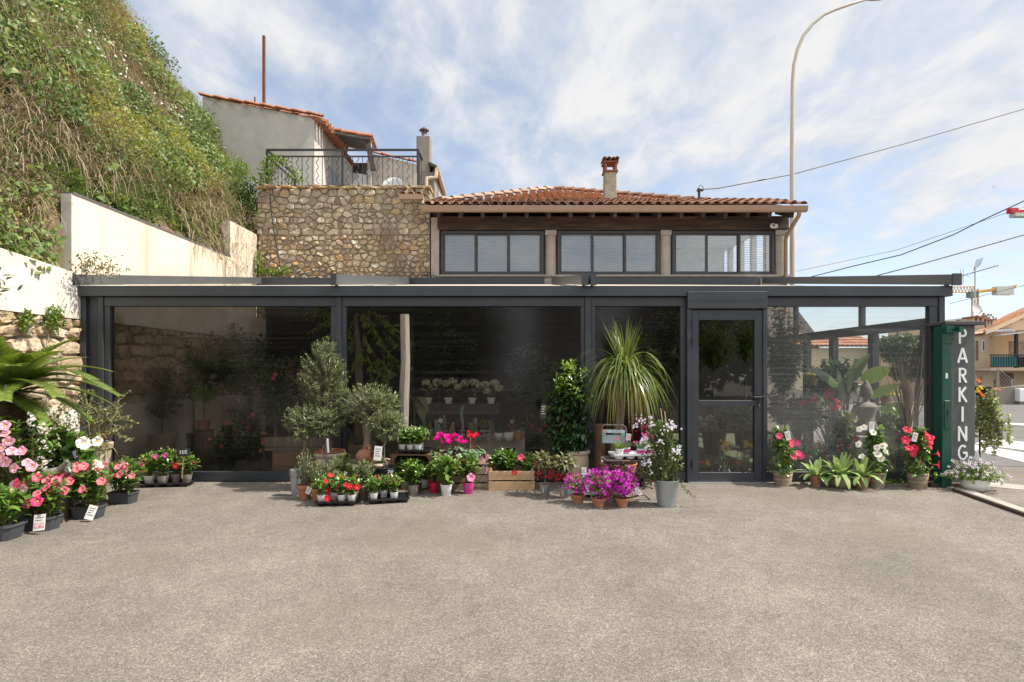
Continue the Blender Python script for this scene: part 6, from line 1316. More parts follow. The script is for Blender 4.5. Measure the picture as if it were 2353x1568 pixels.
zr = GZ(1040, D_); z = pot(t, 'urn', .185, zr, 'urn'); x = MB(); x.lathe([(.14, 0), (.165, .05), (.172, .052), (.172, .065), (.155, .065), (.145, .04), (0, .04)], 28, (0, 0, zr - .04)); x.build('saucer', TERRA, t, smooth='auto')
za, zb_ = GZ(935, D_), GZ(800, D_); x = MB(); x.tube([(0, 0, z), (-.015, 0, .7), (-.05, 0, za + .1), (-.06, 0, zb_)], [.03, .026, .022, .008], 8); x.build('trunk', OLBARK, t)
tips = []
while len(tips) < 330:
 u = rng.random(); zz = za + (GZ(798, D_) - za) * u; rr = .33 * math.sqrt(max(.02, math.sin(math.pi * min(1, (u * .80 + .15))))) * (1 - .3 * u * u); a = rng.random() * 6.28; q = rng.random() ** .4
 tips.append((-.08 + rr * q * math.cos(a), rr * q * math.sin(a) * .9, zz + rng.uniform(0, .12)))
tips = np.array(tips); base = np.stack([-.08 + (tips[:, 0] + .08) * .35, tips[:, 1] * .35, tips[:, 2] - .16], 1); olive_crown(t, base, tips)
for lab, px, py, cx_, cy_, rx, rz_, D_ in (('spiral-trunked olive in a black pot left of the amphora bowl', 747, 1085, 750, 972, .21, .20, 6.5), ('spiral-trunked olive in a black pot with a white hang tag, right of the amphora', 881, 1085, 889, 975, .215, .19, 6.3)):
 loc = Vector((GX(px, D_), D_, 0)); t = thing('spiral_olive', lab, 'olive tree', loc); hz0 = GZ(1072, D_)
 z = pot(t, 'black', .14, hz0, 'plain'); zc_ = GZ(cy_, D_); spiral(z, zc_ - .1, .036, 1.5).build('trunk', OLBARK, t, smooth=True)
 x = MB(); x.tube([(.01, .0, z), (.01, 0, zc_)], .006, 6); x.build('stake', mat('stake_green', (.20, .22, .17), (.26, .24, .2), rough=.7), t)
 dx = GX(cx_, D_) - loc.x; olive_crown(t, np.array([dx * .6, 0, zc_ - .06]), ball(190, (dx, 0, zc_), (rx, .18, rz_)))
 if px > 800:
  label_tag(t, rel(868, 1050 - 8, D_ - .2, loc), .085, .155, (R(-4), R(5), 0))
 else:
  x = MB(); q0 = Vector(rel(752, 1008, D_ - .17, loc)); x.bar(q0, q0 + Vector((.01, 0, -.16)), .022, .002, up=(0, 1, 0)); x.build('tag_strip', TAGW, t)
D_ = 6.62; loc = Vector((GX(847, D_), D_, 0)); zr = GZ(1060, D_)
t = thing('olive_bonsai_bowl', 'thick-trunked old olive in a wide cream bowl with grasses', 'olive tree', loc)
z = pot(t, 'urn', .275, zr, 'bowl'); zc_ = GZ(930, D_); tx = GX(837, D_) - loc.x
x = MB(); x.tube([(tx, .03, z), (tx + .005, .03, z + .15), (tx + .03, .03, z + .3), (tx, .02, zc_ - .12)], [.06, .045, .042, .05], 10)
for k in range(7): a = k * .9; x.tube([(tx, .02, zc_ - .14), (tx + .12 * math.cos(a), .12 * math.sin(a), zc_ - .02), (tx + .26 * math.cos(a), .22 * math.sin(a), zc_ + .08)], [.03, .018, .006], 6)
x.build('trunk', OLBARK, t, smooth=True)
tips = ball(420, (.0, 0, zc_), (.38, .30, .26), .5); tips[:, 2] = np.maximum(tips[:, 2], zc_ - .2); base = np.array([0, 0, zc_]) + (tips - np.array([0, 0, zc_])) * .55 - np.array([0, 0, .04]); olive_crown(t, base, tips)
x = MB(); n = 260; a = rng.random(n) * 6.28; q = rng.random(n) ** .5 * .22; ribbons(x, np.stack([q * np.cos(a), q * np.sin(a), np.full(n, z)], 1), rdir(n) * .6 + np.array([0, 0, .8]), rng.uniform(.06, .17, n), .006, rng.uniform(.5, 2.2, n), 4); x.build('grasses', leafmat('bowl_grass', [(.20, .22, .07), (.30, .28, .12), (.12, .15, .05)], .25), t)
blooms(t, bloom_mesh('bloom_tiny_yellow', YELP, 5, .012), [(.14 + rng.normal(0, .05), -.1, z + .08 + rng.random() * .05) for k in range(5)], s=1)
am = thing('amphora', 'terracotta amphora lying on its side in the olive bowl', 'amphora', P(842, 1049, 6.45)); x = MB()
x.lathe([(.012, -.15), (.045, -.145), (.08, -.09), (.088, -.03), (.075, .045), (.05, .075), (.045, .085), (.058, .118), (.062, .125), (.05, .122), (.036, .08), (.03, .06), (0, .05)], 26); o = x.build('body', TERRA, am, smooth='auto'); o.rotation_euler = (R(8), R(82), R(-28))
x = MB(); x.tube([(.0, 0, .0), (.005, 0, .05), (.04, -.005, .055), (.055, -.01, .01)], .012, 8); o = x.build('handle', TERRA, am, smooth=True); o.location = (.0, -.0, .065)
loc = at(729, 1150); t = thing('olive_sprig', 'small bushy olive in a pale terracotta pot beside the red-flowered tray', 'olive tree', loc); z = pot(t, 'terra', .07, .13); olive_crown(t, np.array([0, 0, z]), ball(70, (.05, .05, z + .17), (.19, .14, .13)), sp=.02); label_tag(t, (-.07, -.07, .12), .05, .075, (0, R(20), 0))
loc = at(834, 1147); t = thing('olive_sprig', 'compact olive bush in an olive-brown pot between the two seedling trays', 'olive tree', loc); z = pot(t, 'olivepot', .068, .175, 'plain'); olive_crown(t, np.array([0, 0, z]), ball(80, (.02, 0, z + .15), (.125, .11, .12)), sp=.02)
D_ = 6.3; loc = Vector((GX(791, D_), D_, 0)); t = thing('jasmine', 'small leafy jasmine climbing in a terracotta pot in front of the cream bowl', 'potted plant', loc); z = pot(t, 'terra', .10, .16); lf, st = MB(), MB(); foliage(lf, st, np.array([0, 0, z]), ball(36, (0, -.03, z + .15), (.14, .1, .17)), .028, .035, .55); st.build('stems', STEMG, t); lf.build('foliage', GL, t); label_tag(t, (.04, -.12, .24), .035, .06, (0, R(30), 0))
t1, s1 = tray('black seedling tray with red-flowered white pots in front of the olives', at(776, 1158), R(4), .41, .25, 4, 2)
SEEDF = {0: 0, 1: 2, 3: 2, 6: 1}
seeds = []
for k, (lab, sl_, nf) in enumerate((('seedling in the white pot, front corner of the red-flowered tray next to the terracotta pots', 0, 1), ('seedling third along the front edge of the red-flowered tray', 2, 0), ('red-blooming seedling at the front corner of the red-flowered tray by the brown pot', 3, 2), ('seedling at the back corner of the red-flowered tray beneath the spiral trunk', 4, 0), ('seedling with red buds in the back row middle of the red-flowered tray', 5, 2), ('seedling with red blooms in the back row before the amphora bowl', 6, 1), ('last seedling in the back row of the red-flowered tray near the bowl rim', 7, 0))):
 seeds.append(mandevilla(lab, on(t1, s1[sl_]), 'white', .044, .075, .235, .085, .075, 13, ('redm', REDP), nf, .034, ln=.048, group='seedlings in the red-flowered tray', name='mandevilla_seedling', budm=REDP, nb=2, sp=.026))
b0 = mand('redm34', REDP, .034); blooms(seeds[0], b0, [(.085, -.06, .05)], [(.3, -1, .1)]); blooms(seeds[2], b0, [(.075, -.05, .16), (.02, -.085, .17)], [(.3, -1, .2), (-.2, -1, .2)])
t2, s2 = tray('black seedling tray of white pots angled in front of the spiral olive', at(893, 1152), R(14), .42, .25, 4, 2)
for lab, sl_ in (('seedling in a white pot at the front corner of the angled tray', 0), ('seedling in the angled tray beside the empty cup', 2), ('rear corner seedling of the angled tray', 4), ('seedling behind the front two in the angled tray, by the 7€ sign', 5), ('seedling at the far rear of the angled tray near the taupe pot', 6)):
 mandevilla(lab, on(t2, s2[sl_]), 'white', .044, .075, .225, .08, .075, 13, None, 0, ln=.048, group='seedlings in the angled tray', name='mandevilla_seedling', budm=HOT, nb=4, sp=.026)
chalk_sign('tiny wood-framed black 7€ sign above the angled seedling tray', P(897, 1086, 6.05), '7€', .062, .085, 0, R(6), .10)
t = thing('wooden_post', 'weathered grey timber post standing against the pavilion glazing', 'post', (GX(929, 6.88), 6.88, 0)); x = MB(); zt = GZ(723, 6.88); pts = [(GX(926, 6.88) - t.location.x, 0, .0), (GX(926, 6.88) - t.location.x, 0, .6), (GX(928, 6.88) - t.location.x, 0, 1.1), (.012, 0, 1.5), (0, 0, zt)]
x.tube(pts, [.062, .060, .064, .057, .056], 9); x.build('timber', WOODG, t, smooth='auto')
# ------------------------------------------------------------------ crates, cyclamen and the middle group
CRD = mat('dark_crate_wood', (.20, .115, .06), (.13, .075, .04), rough=.9, scale=5, stretch=(1, 4, 6), bump=.3, bscale=20)
CRG = mat('grey_crate_wood', (.30, .23, .165), (.19, .14, .10), rough=.95, scale=5, stretch=(1, 4, 6), bump=.4, bscale=20, c3=(.12, .09, .065), s3=4)
CRL = mat('light_crate_wood', (.52, .36, .205), (.42, .28, .155), rough=.85, scale=4, stretch=(1, 4, 6), bump=.25, bscale=20)
def crate(label, loc, rz, lx, ly, h, m, slats=3, upend=False, name='wooden_crate'):
 t = thing(name, label, 'crate', loc, rz); g = .016; th = .011
 if upend:      # open side towards the viewer
  x = MB(); x.box(-lx / 2, lx / 2, -ly / 2, ly / 2, h - .014, h); x.build('top_board', m, t); x = MB(); x.box(-lx / 2 + .02, lx / 2 - .02, -ly / 2, ly / 2, 0, .012); x.build('floor_board', m, t)
  for s in (-1, 1):
   x = MB(); w_ = (ly - 2 * g) / 3
   for k in range(3): y0 = -ly / 2 + k * (w_ + g); x.box(s * lx / 2 - (th if s > 0 else 0), s * lx / 2 + (th if s < 0 else 0), y0, y0 + w_, .0, h - .0145)
   x.box(s * (lx / 2 - .03) - .015, s * (lx / 2 - .03) + .015, -ly / 2 + .002, -ly / 2 + .03, 0, h - .0145); x.build('side', m, t)
  x = MB(); w_ = (h - 2 * g) / 3
  for k in range(3): x.box(-lx / 2 + .012, lx / 2 - .012, ly / 2 - th, ly / 2, k * (w_ + g), k * (w_ + g) + w_ - .016)
  x.build('back', m, t)
  for s in (-1, 1):
   x = MB(); x.add([(s * lx / 2 * .93, -ly / 2 + .004, h - .016), (s * (lx / 2 * .93 - .07), -ly / 2 + .004, h - .016), (s * lx / 2 * .93, -ly / 2 + .004, h - .09), (s * lx / 2 * .93, -ly / 2 + .02, h - .016), (s * (lx / 2 * .93 - .07), -ly / 2 + .02, h - .016), (s * lx / 2 * .93, -ly / 2 + .02, h - .09)], [(0, 1, 2), (5, 4, 3), (0, 3, 4, 1), (1, 4, 5, 2), (2, 5, 3, 0)]); x.build('corner_block', m, t)
  return t
 w_ = (h - (slats - 1) * g) / slats
 for nm, a in (('side', -1), ('side', 1)):
  x = MB()
  for k in range(slats): z0 = k * (w_ + g); x.box(-lx / 2, lx / 2, a * ly / 2 - (th if a > 0 else 0), a * ly / 2 + (th if a < 0 else 0), z0, z0 + w_)
  x.build(nm, m, t, bevel=.002)
 for a in (-1, 1):
  x = MB()
  for k in range(slats): z0 = k * (w_ + g); x.box(a * lx / 2 - (th if a > 0 else 0), a * lx / 2 + (th if a < 0 else 0), -ly / 2 + th + .001, ly / 2 - th - .001, z0, z0 + w_)
  x.build('end', m, t, bevel=.002)
 x = MB()
 for sx_ in (-1, 1):
  for sy_ in (-1, 1): x.box(sx_ * (lx / 2 - .027) - .014, sx_ * (lx / 2 - .027) + .014, sy_ * (ly / 2 - .027) - .014, sy_ * (ly / 2 - .027) + .014, .002, h + .03)
 x.box(-lx / 2 + .012, lx / 2 - .012, -ly / 2 + .013, ly / 2 - .013, .004, .014); x.build('posts_and_floor', m, t); return t
ca = crate('dark brown crate standing on its long side, open to the front beside the timber post', (GX(953, 6.6), 6.62, 0), R(-5), .50, .34, .42, CRD, upend=True)
tr3, s3 = tray('glossy black tray of green mandevilla on top of the dark crate', Vector((GX(952, 6.52), 6.56, .421)), R(-4), .37, .23, 4, 2)
for lab, sl_ in (('bushy mandevilla at the near corner of the tray on the dark crate', 0), ('mandevilla second along the front of the tray on the crate', 1), ('leaning mandevilla at the front of the crate tray, third along', 2), ('mandevilla in the rear row of the crate tray by the timber post', 4), ('mandevilla in the rear row of the crate tray, middle', 5), ('mandevilla in the rear row of the crate tray above the empty cup', 6)):
 mandevilla(lab, on(tr3, s3[sl_]), 'white', .043, .075, .245, .10, .09, 16, None, 0, ln=.055, group='seedlings in the tray on the crate', name='mandevilla_seedling', budm=PEACH, nb=2, sp=.026)
cb_ = crate('old grey slatted crate turned over as a stand for the cyclamen', (GX(1064, 6.6), 6.64, 0), R(3), .60, .36, .265, CRG, 3)
x = MB()
for k in range(4): x.box(-.30, .30, -.18 + k * .092, -.18 + k * .092 + .078, .297, .309)
x.build('top_boards', CRG, cb_, bevel=.002)
CYL = mat('cyclamen_leaf', (.06, .12, .045), (.20, .29, .17), rough=.5, scale=26, detail=2, lo=.46, hi=.60, isl=.2)
def cyclamen(label, loc, pm, key, nf, hh):
 t = thing('cyclamen', label, 'potted plant', loc); z = pot(t, 'terra', .062, .105); lf, st = MB(), MB(); n = 46
 a = rng.random(n) * 6.28; q = .03 + .115 * rng.random(n) ** .7; zz = z + .03 + .07 * (1 - q / .15) + rng.uniform(-.03, .03, n); p = np.stack([q * np.cos(a), q * np.sin(a), zz], 1)
 for k in range(n): st.tube([(0, 0, z), tuple(p[k] * np.array([.6, .6, 1]) + np.array([0, 0, .01])), tuple(p[k])], .0022, 4, cap=False)
 d = np.stack([np.cos(a), np.sin(a), rng.uniform(-.9, .2, n)], 1); leaves(lf, p, d, np.array([0, 0, 1.0]) + np.stack([np.cos(a), np.sin(a), 0 * a], 1) * .8, rng.uniform(.055, .075, n), .062, bend=.35, shape='heart')
 lf.build('foliage', CYL, t); V, Fc = [], []
 if key not in BL:
  mb = MB(); k = 5; a5 = np.arange(5) / 5 * 6.28; leaves(mb, np.stack([np.cos(a5) * .006, np.sin(a5) * .006, 0 * a5], 1), np.stack([np.cos(a5) * .45, np.sin(a5) * .45, np.ones(5)], 1), np.stack([np.cos(a5), np.sin(a5), 0 * a5], 1), .044, .030, bend=-.15)
  mb.lathe([(.008, -.008), (.010, 0), (.004, .006)], 8); o = mb.build('tmp', pm); BL[key] = o.data; bpy.data.objects.remove(o)
 for k in range(nf):
  a = k * 2.4; q = .02 + .075 * rng.random(); e = (q * math.cos(a) * 1.2, q * math.sin(a), z + hh * rng.uniform(.62, 1)); st.tube([(0, 0, z), (e[0] * .5, e[1] * .5, e[2] * .6), e], .0022, 4, cap=False)
  o = bpy.data.objects.new('flower', BL[key]); COL.objects.link(o); adopt(o, t); o.location = e; o.rotation_euler = (rng.normal(0, .25), rng.normal(0, .25), rng.random() * 6); s = rng.uniform(.85, 1.15); o.scale = (s, s, s)
 st.build('stems', mat('cyclamen_stem', (.20, .07, .05), (.13, .09, .05), rough=.7), t); return t
zc_ = .310
cyclamen('magenta cyclamen in a terracotta pot nearest the dark crate', Vector((GX(1024, 6.52), 6.52, zc_)), CYCP, 'cyc_mag', 15, .235)
cyclamen('magenta cyclamen with few blooms, in the middle of the grey crate', Vector((GX(1053, 6.50), 6.50, zc_)), CYCP, 'cyc_mag', 6, .22)
t = cyclamen('red cyclamen in a terracotta pot at the end of the grey crate', Vector((GX(1086, 6.54), 6.54, zc_)), REDP, 'cyc_red', 7, .27)
x = MB(); x.box(-.035, -.022, .0, .004, .1, .30); x.build('wooden_label', CANE, t)
mandevilla('mandevilla with one red bloom in a taupe pot before the dark crate', at(949, 1137), 'taupe', .064, .115, .37, .13, .11, 26, ('redm', REDP), 1, .036, ln=.062, budm=REDP, nb=4)
mandevilla('leafy mandevilla in a pale pot tucked behind the taupe pot', at(931, 1127) + Vector((-.01, .05, 0)), 'stone', .06, .10, .36, .11, .09, 18, None, 0, ln=.055)
mandevilla('mandevilla in a white pot standing in the shade between crate and red pot', at(977, 1122), 'white', .058, .11, .37, .11, .09, 20, None, 0, ln=.058, budm=REDP, nb=3)
t = mandevilla('mandevilla in a shiny red pot', at(996, 1132), 'red', .058, .115, .34, .10, .08, 18, None, 0, ln=.055)
x = MB(); n = 40; p = ball(n, (-.02, -.05, .125), (.02, .015, .018)); leaves(x, p, rdir(n), rdir(n), .018, .014); x.build('red_bloom', REDP, t)
mandevilla('broad light green mandevilla in a white ridged pot', at(1025, 1138), 'white', .068, .125, .43, .15, .12, 24, None, 0, ln=.085, leafm=leafmat('light_leaf', [(.10, .19, .03), (.14, .24, .045), (.19, .30, .06), (.07, .14, .03)], .28, .35), budm=LIMEL, nb=5, sp=.04, wd=.44)
t = mandevilla('tall mandevilla with one large pink bloom in a magenta pot', at(1076, 1134), 'magenta', .064, .125, .44, .13, .11, 22, None, 0, ln=.062, budm=CORAL, nb=5)
blooms(t, mand('bigpink', petalmat('candy_pink_petal', (.82, .26, .50), (.86, .38, .60)), .052), [(.035, -.13, .205)], [(.25, -1, .25)]); blooms(t, mand('mag', MAGP, .036), [(-.13, -.03, .30)], [(-1, -.5, .2)])
cc = crate('light wooden crate of pink and red mandevilla with two slats', (GX(1175, 6.5), 6.62, 0), R(0), .535, .32, .225, CRL, 2)
t = mandevilla('big green mandevilla with pale pink blooms in the light crate', Vector((GX(1160, 6.6), 6.60, .016)), 'black', .10, .17, .42, .21, .13, 46, None, 0, ln=.065, budm=LIMEL, nb=10)
blooms(t, mand('pale36', PINK1, .04), [(-.27, -.07, .34), (-.25, -.10, .28), (-.22, -.12, .21), (-.20, -.06, .36)], [(-.7, -.8, .3)] * 4); blooms(t, mand('redm', REDP, .036), [(.11, -.17, .20)], [(.2, -1, -.1)])
t = mandevilla('smaller red-flowered mandevilla at the end of the light crate', Vector((GX(1212, 6.6), 6.60, .016)), 'black', .07, .15, .37, .12, .11, 26, None, 0, ln=.055)
blooms(t, mand('hot', HOT, .044), [(-.08, -.1, .36), (.10, -.1, .27), (.13, -.09, .30)], [(-.3, -1, .6), (.9, -.4, .3), (.8, -.4, .3)])
ARD = leafmat('ardisia_leaf', [(.10, .11, .03), (.16, .16, .06), (.22, .21, .10), (.08, .10, .03)], .2, .4); BER = mat('red_berry', (.48, .008, .012), (.40, .006, .01), rough=.2, spec=.6)
def ardisia(label, loc):
 t = thing('coralberry', label, 'potted plant', loc); z = pot(t, 'taupe', .062, .125, 'plain'); lf, st = MB(), MB(); st.tube([(0, 0, z), (.005, 0, .30), (0, 0, .42)], .006, 6)
 tips = ball(26, (0, 0, .40), (.13, .12, .07), .6); foliage(lf, st, np.array([0, 0, .30]), tips, .03, .085, .30, shape='lance', bend=.45, flop=.3); st.build('stem', STEMB, t); lf.build('foliage', ARD, t)
 x = MB(); sd_ = bmesh.new(); bmesh.ops.create_icosphere(sd_, subdivisions=1, radius=1); V0 = np.array([v.co[:] for v in sd_.verts]); T0 = np.array([[v.index for v in f.verts] for f in sd_.faces]); sd_.free()
 for k in range(95):
  a = rng.random() * 6.28; c = int(rng.random() * 9); ca_ = c * .7; cx, cy = .085 * math.cos(ca_), .075 * math.sin(ca_); p = np.array([cx + rng.normal(0, .02), cy + rng.normal(0, .018), .235 + .03 * math.sin(c * 2.3) + rng.normal(0, .014)]); x.tris(V0 * .0085 + p, T0)
 x.build('berry_clumps', BER, t, smooth=True)
 x = MB(); x.add([(.064 * math.cos(a), .064 * math.sin(a), z_) for z_ in (.05, .085) for a in (-1.15, -.95, -.75)], [(0, 1, 4, 3), (1, 2, 5, 4)]); x.build('print', mat('blue_print', (.05, .20, .42), rough=.5), t)
 x = MB(); x.add([(.064 * math.cos(a), .064 * math.sin(a), z_) for z_ in (.035, .095) for a in (-2.15, -1.95, -1.8)], [(0, 1, 4, 3), (1, 2, 5, 4)]); x.build('print', mat('grey_print', (.42, .40, .38), rough=.5), t); return t
ardisia('coralberry with red berries in a taupe pot next to the light crate', at(1252, 1138)); ardisia('coralberry with red berries in a taupe pot beside the bougainvillea', at(1297, 1144))
D_ = 6.75; loc = Vector((GX(1325, D_), D_, 0)); t = thing('camellia', 'dense glossy dark camellia with lime young tips in a cream urn', 'shrub', loc); zr = GZ(1034, D_)
z = pot(t, 'urn', .155, zr, 'urn'); lf, st = MB(), MB(); n = 120; u = rng.random(n); zz = z + .05 + u * (GZ(850, D_) - z - .05); wq = .30 * np.sqrt(np.clip(np.sin(np.pi * (u * .85 + .12)), .05, 1)); a = rng.random(n) * 6.28; q = rng.random(n) ** .4
tips = np.stack([-.11 + wq * q * np.cos(a) + u * .07, wq * q * np.sin(a) * .8, zz], 1); base = np.stack([-.1 + tips[:, 0] * .25, tips[:, 1] * .2, np.maximum(z, zz - .24)], 1)
CAML = leafmat('camellia_leaf', [(.012, .04, .012), (.02, .055, .016), (.03, .075, .02), (.045, .10, .025)], .12, .2, .6)
foliage(lf, st, base, tips, .034, .085, .5, flop=.9, bend=.35, t0=.15); st.tube([(0, 0, z), (-.09, 0, .7), (-.07, 0, 1.2)], [.014, .01, .005], 6); st.build('stem', STEMB, t); lf.build('foliage', CAML, t)
lf = MB(); k = (tips[:, 2] > GZ(930, D_)) & (rng.random(n) < .9) | (rng.random(n) < .16); tt = tips[k]; foliage(lf, None, tt, tt + rng.normal(0, .03, tt.shape) + np.array([0, -.02, .07]), .022, .062, .42, flop=.3, t0=.1); lf.build('young_leaves', LIMEL, t)
tg = label_tag(t, rel(1248, 945, D_ - .33, loc), .062, .165, (R(-5), R(4), 0), SLATE, col=mat('tag_photo_white', (.62, .62, .50), (.3, .34, .2), rough=.5, scale=25))
D_ = 6.55; loc = Vector((GX(1420, D_), D_, 0)); t = thing('ponytail_palm', 'large ponytail palm with arching strap leaves in a wide terracotta pot', 'palm', loc); zr = GZ(1063, D_)
z = pot(t, 'terra', .215, zr, 'plain'); cx_ = GX(1436, D_) - loc.x; zt = GZ(855, D_)
x = MB(); x.tube([(-.02, .05, z - .02), (-.01, .05, z + .12), (.02, .05, .75), (cx_, .03, zt - .05)], [.13, .09, .05, .045], 10); x.build('trunk', mat('palm_bark', (.22, .17, .12), (.14, .105, .075), rough=1, scale=14, bump=.5), t, smooth=True)
lf = MB(); n = 330; az = rng.random(n) * 6.28; el = rng.uniform(-.1, 1.45, n); d = np.stack([np.cos(az) * np.cos(el), np.sin(az) * np.cos(el) * .85, np.sin(el)], 1); ln = rng.uniform(.5, .90, n); dr = np.where(el > 1.15, rng.uniform(.1, .9, n), rng.uniform(2.0, 4.0, n))
ribbons(lf, np.array([cx_, .02, zt]) + rdir(n) * .035, d, ln * np.where(el > 1.15, .75, 1), rng.uniform(.012, .021, n), dr, 11, .12)
PONY = leafmat('ponytail_leaf', [(.09, .14, .03), (.13, .19, .04), (.18, .23, .065), (.23, .26, .085), (.15, .20, .05)], .22, .3, .6); lf.build('foliage', PONY, t)
lf = MB(); n = 90; az = rng.random(n) * 6.28; d = np.stack([np.cos(az), np.sin(az), rng.uniform(-.3, .3, n)], 1); ribbons(lf, np.array([cx_, .02, zt - .06]) + rdir(n) * .035, d, rng.uniform(.55, .85, n), .012, rng.uniform(3.5, 6, n), 10, .15); lf.build('old_leaves', leafmat('old_pony_leaf', [(.25, .22, .05), (.32, .26, .07), (.20, .20, .05), (.34, .22, .08)], .3, .5), t)
t = thing('log_stand', 'brown split log standing upright behind the folding chair', 'log', (GX(1376, 6.82), 6.82, 0)); x = MB(); x.tube([(0, 0, 0), (.0, 0, .4), (-.01, 0, GZ(975, 6.82))], [.07, .066, .06], 8); x.build('wood', mat('log_wood', (.22, .12, .065), (.14, .075, .045), rough=.9, scale=6, stretch=(6, 6, .6), bump=.4), t, smooth='auto')
chx, chy = GX(1437, 6.2), 6.2; ch_ = thing('folding_chair', 'old folding metal chair with rusty grey-blue backrest used as a plant stand', 'chair', (chx, chy, 0), 0)
BLUEP = mat('rusty_blue_paint', (.26, .34, .37), (.33, .40, .41), rough=.7, scale=7, c3=(.28, .15, .08), s3=9); STEEL = mat('worn_steel', (.13, .11, .095), (.20, .17, .15), rough=.5, metal=.5, scale=15, c3=(.16, .08, .05), s3=9)
F_ = Vector((.80, -.60, 0)); S_ = Vector((.60, .80, 0)); sh = .43; wv = .19
def cpt(f, s, z): return F_ * f + S_ * s + Vector((0, 0, z))
bk = -.20; bw = .165
Bd = Vector((.97, -.24, 0)); Bn = Vector((-.24, -.97, 0))      # backrest runs almost across the view
Bc = Vector((-.13, .02, 0))
def bpt(s, n, z): return Bc + Bd * s + Bn * n + Vector((0, 0, z))
zt_ = GZ(978, 6.2)
x = MB(); x.tube([bpt(-.135, .0, .40), bpt(-.135, -.02, zt_ - .05), bpt(-.125, -.025, zt_ - .015), bpt(-.095, -.025, zt_), bpt(.095, -.025, zt_), bpt(.125, -.025, zt_ - .015), bpt(.135, -.02, zt_ - .05), bpt(.135, .0, .40)], .011, 8); x.build('back_frame', STEEL, ch_, smooth=True)
x = MB()
for s0, s1, z0, z1 in ((-.124, .124, zt_ - .085, zt_ - .05), (-.124, -.085, zt_ - .11, zt_ - .085), (.085, .124, zt_ - .11, zt_ - .085), (-.124, .124, zt_ - .20, zt_ - .11)):
 q = [bpt(s0, .01, z0), bpt(s1, .01, z0), bpt(s1, .0, z1), bpt(s0, .0, z1)]; q2 = [p - Bn * .008 for p in q]; x.add(q + q2, [(0, 1, 2, 3), (7, 6, 5, 4), (0, 4, 5, 1), (1, 5, 6, 2), (2, 6, 7, 3), (3, 7, 4, 0)])
x.build('backrest', BLUEP, ch_)
x = MB(); x.tube([bpt(-.12, .03, sh), bpt(.22, .03, sh), bpt(.33, .08, sh), bpt(.36, .18, sh), bpt(.30, .26, sh), bpt(-.05, .30, sh), bpt(-.12, .2, sh), bpt(-.12, .03, sh)], .013, 8); x.build('seat_rim', STEEL, ch_, smooth=True)
x = MB(); q = [bpt(-.11, .04, sh), bpt(.22, .04, sh), bpt(.33, .10, sh), bpt(.33, .2, sh), bpt(.28, .25, sh), bpt(-.05, .29, sh), bpt(-.11, .2, sh)]; x.add(q, [tuple(range(7))]); x.build('seat', STEEL, ch_)
gr_ = lambda px, py: P(px, py, GD(py)) - Vector((chx, chy, 0))
la, lb = gr_(1495, 1149), gr_(1449, 1161)
for nm, a, b in (('leg', bpt(-.10, .25, sh), la), ('leg', bpt(.05, .02, sh), la + Vector((-.02, .22, 0))), ('leg', bpt(.33, .2, sh), lb + Vector((-.16, .12, 0))), ('leg', bpt(-.12, .26, sh + .0), lb)):
 x = MB(); x.tube([a, b], .011, 7); x.build(nm, STEEL, ch_)
x = MB(); x.tube([la * .86 + bpt(-.10, .25, sh) * .14, lb * .86 + bpt(-.12, .26, sh) * .14], .010, 7); x.tube([bpt(-.06, .2, sh - .02), bpt(.05, .14, sh - .10), bpt(.16, .2, sh - .02)], .009, 6); x.build('stretcher', STEEL, ch_)
WTR = mat('white_tray', (.70, .72, .73), (.64, .66, .67), rough=.4)
tr4, s4 = tray('white plastic tray of carnations on the folding chair seat', Vector((chx + .065, chy - .11, sh + .012)), math.atan2(Bd.y, Bd.x) + R(22), .50, .24, 4, 2, m=WTR)
GREYL = leafmat('carnation_leaf', [(.12, .17, .10), (.16, .21, .13), (.20, .25, .15), (.10, .15, .07)], .2, .5)
def carn(label, p, pm, key, nf, hh=.16, lm=None, band=True, fr=.013):
 t = thing('carnation', label, 'potted plant', p, 0, 'carnations around the folding chair'); z = pot(t, 'white', .047, .07)
 if band: x = MB(); x.lathe([(.0475, .018), (.0482, .05)], 24); x.build('band', POTM['magenta'], t)
 lf, st = MB(), MB(); n = 150; a = rng.random(n) * 6.28; d = np.stack([np.cos(a) * .6, np.sin(a) * .6, np.ones(n)], 1) + rng.normal(0, .2, (n, 3)); q = rng.random(n) ** .5 * .035
 ribbons(lf, np.stack([q * np.cos(a), q * np.sin(a), np.full(n, z)], 1), d, rng.uniform(.06, .12, n), .0045, rng.uniform(.2, 1.5, n), 4); lf.build('foliage', lm or GREYL, t)
 pts = [(rng.normal(0, .035), rng.normal(-.02, .03), z + hh * rng.uniform(.55, 1)) for k in range(nf)]
 for p_ in pts: st.tube([(0, 0, z), p_], .0015, 4, cap=False)
 if nf: st.build('stems', STEMG, t); blooms(t, bloom_mesh('bloom_' + key, pm, 7, fr, 1.1, .01, .1, .3, throat=pm), pts)
 return t
carn('bushy carnation with a single red bloom in a plain white pot', on(tr4, (s4[0][0] + .02, s4[0][1] + .03)), REDP, 'dred', 1, .17, GL, False, .02)
carn('grey-leaved carnation in a magenta-banded pot, second on the chair tray', on(tr4, s4[2]), MAGP, 'dmag', 4, .13)
carn('carnation with many magenta blooms on the chair tray', on(tr4, s4[3]) + Vector((-.02, .02, 0)), MAGP, 'dmag', 15, .17)
carn('grey-leaved carnation at the back of the chair tray before the backrest', on(tr4, s4[5]), MAGP, 'dmag', 3, .14)
carn('carnation at the far end of the chair tray against the jasmine', on(tr4, s4[7]) + Vector((.03, 0, 0)), MAGP, 'dmag', 7, .16)
label_tag(ch_, bpt(.165, .05, zt_ - .12), .055, .072, (0, R(8), 0))
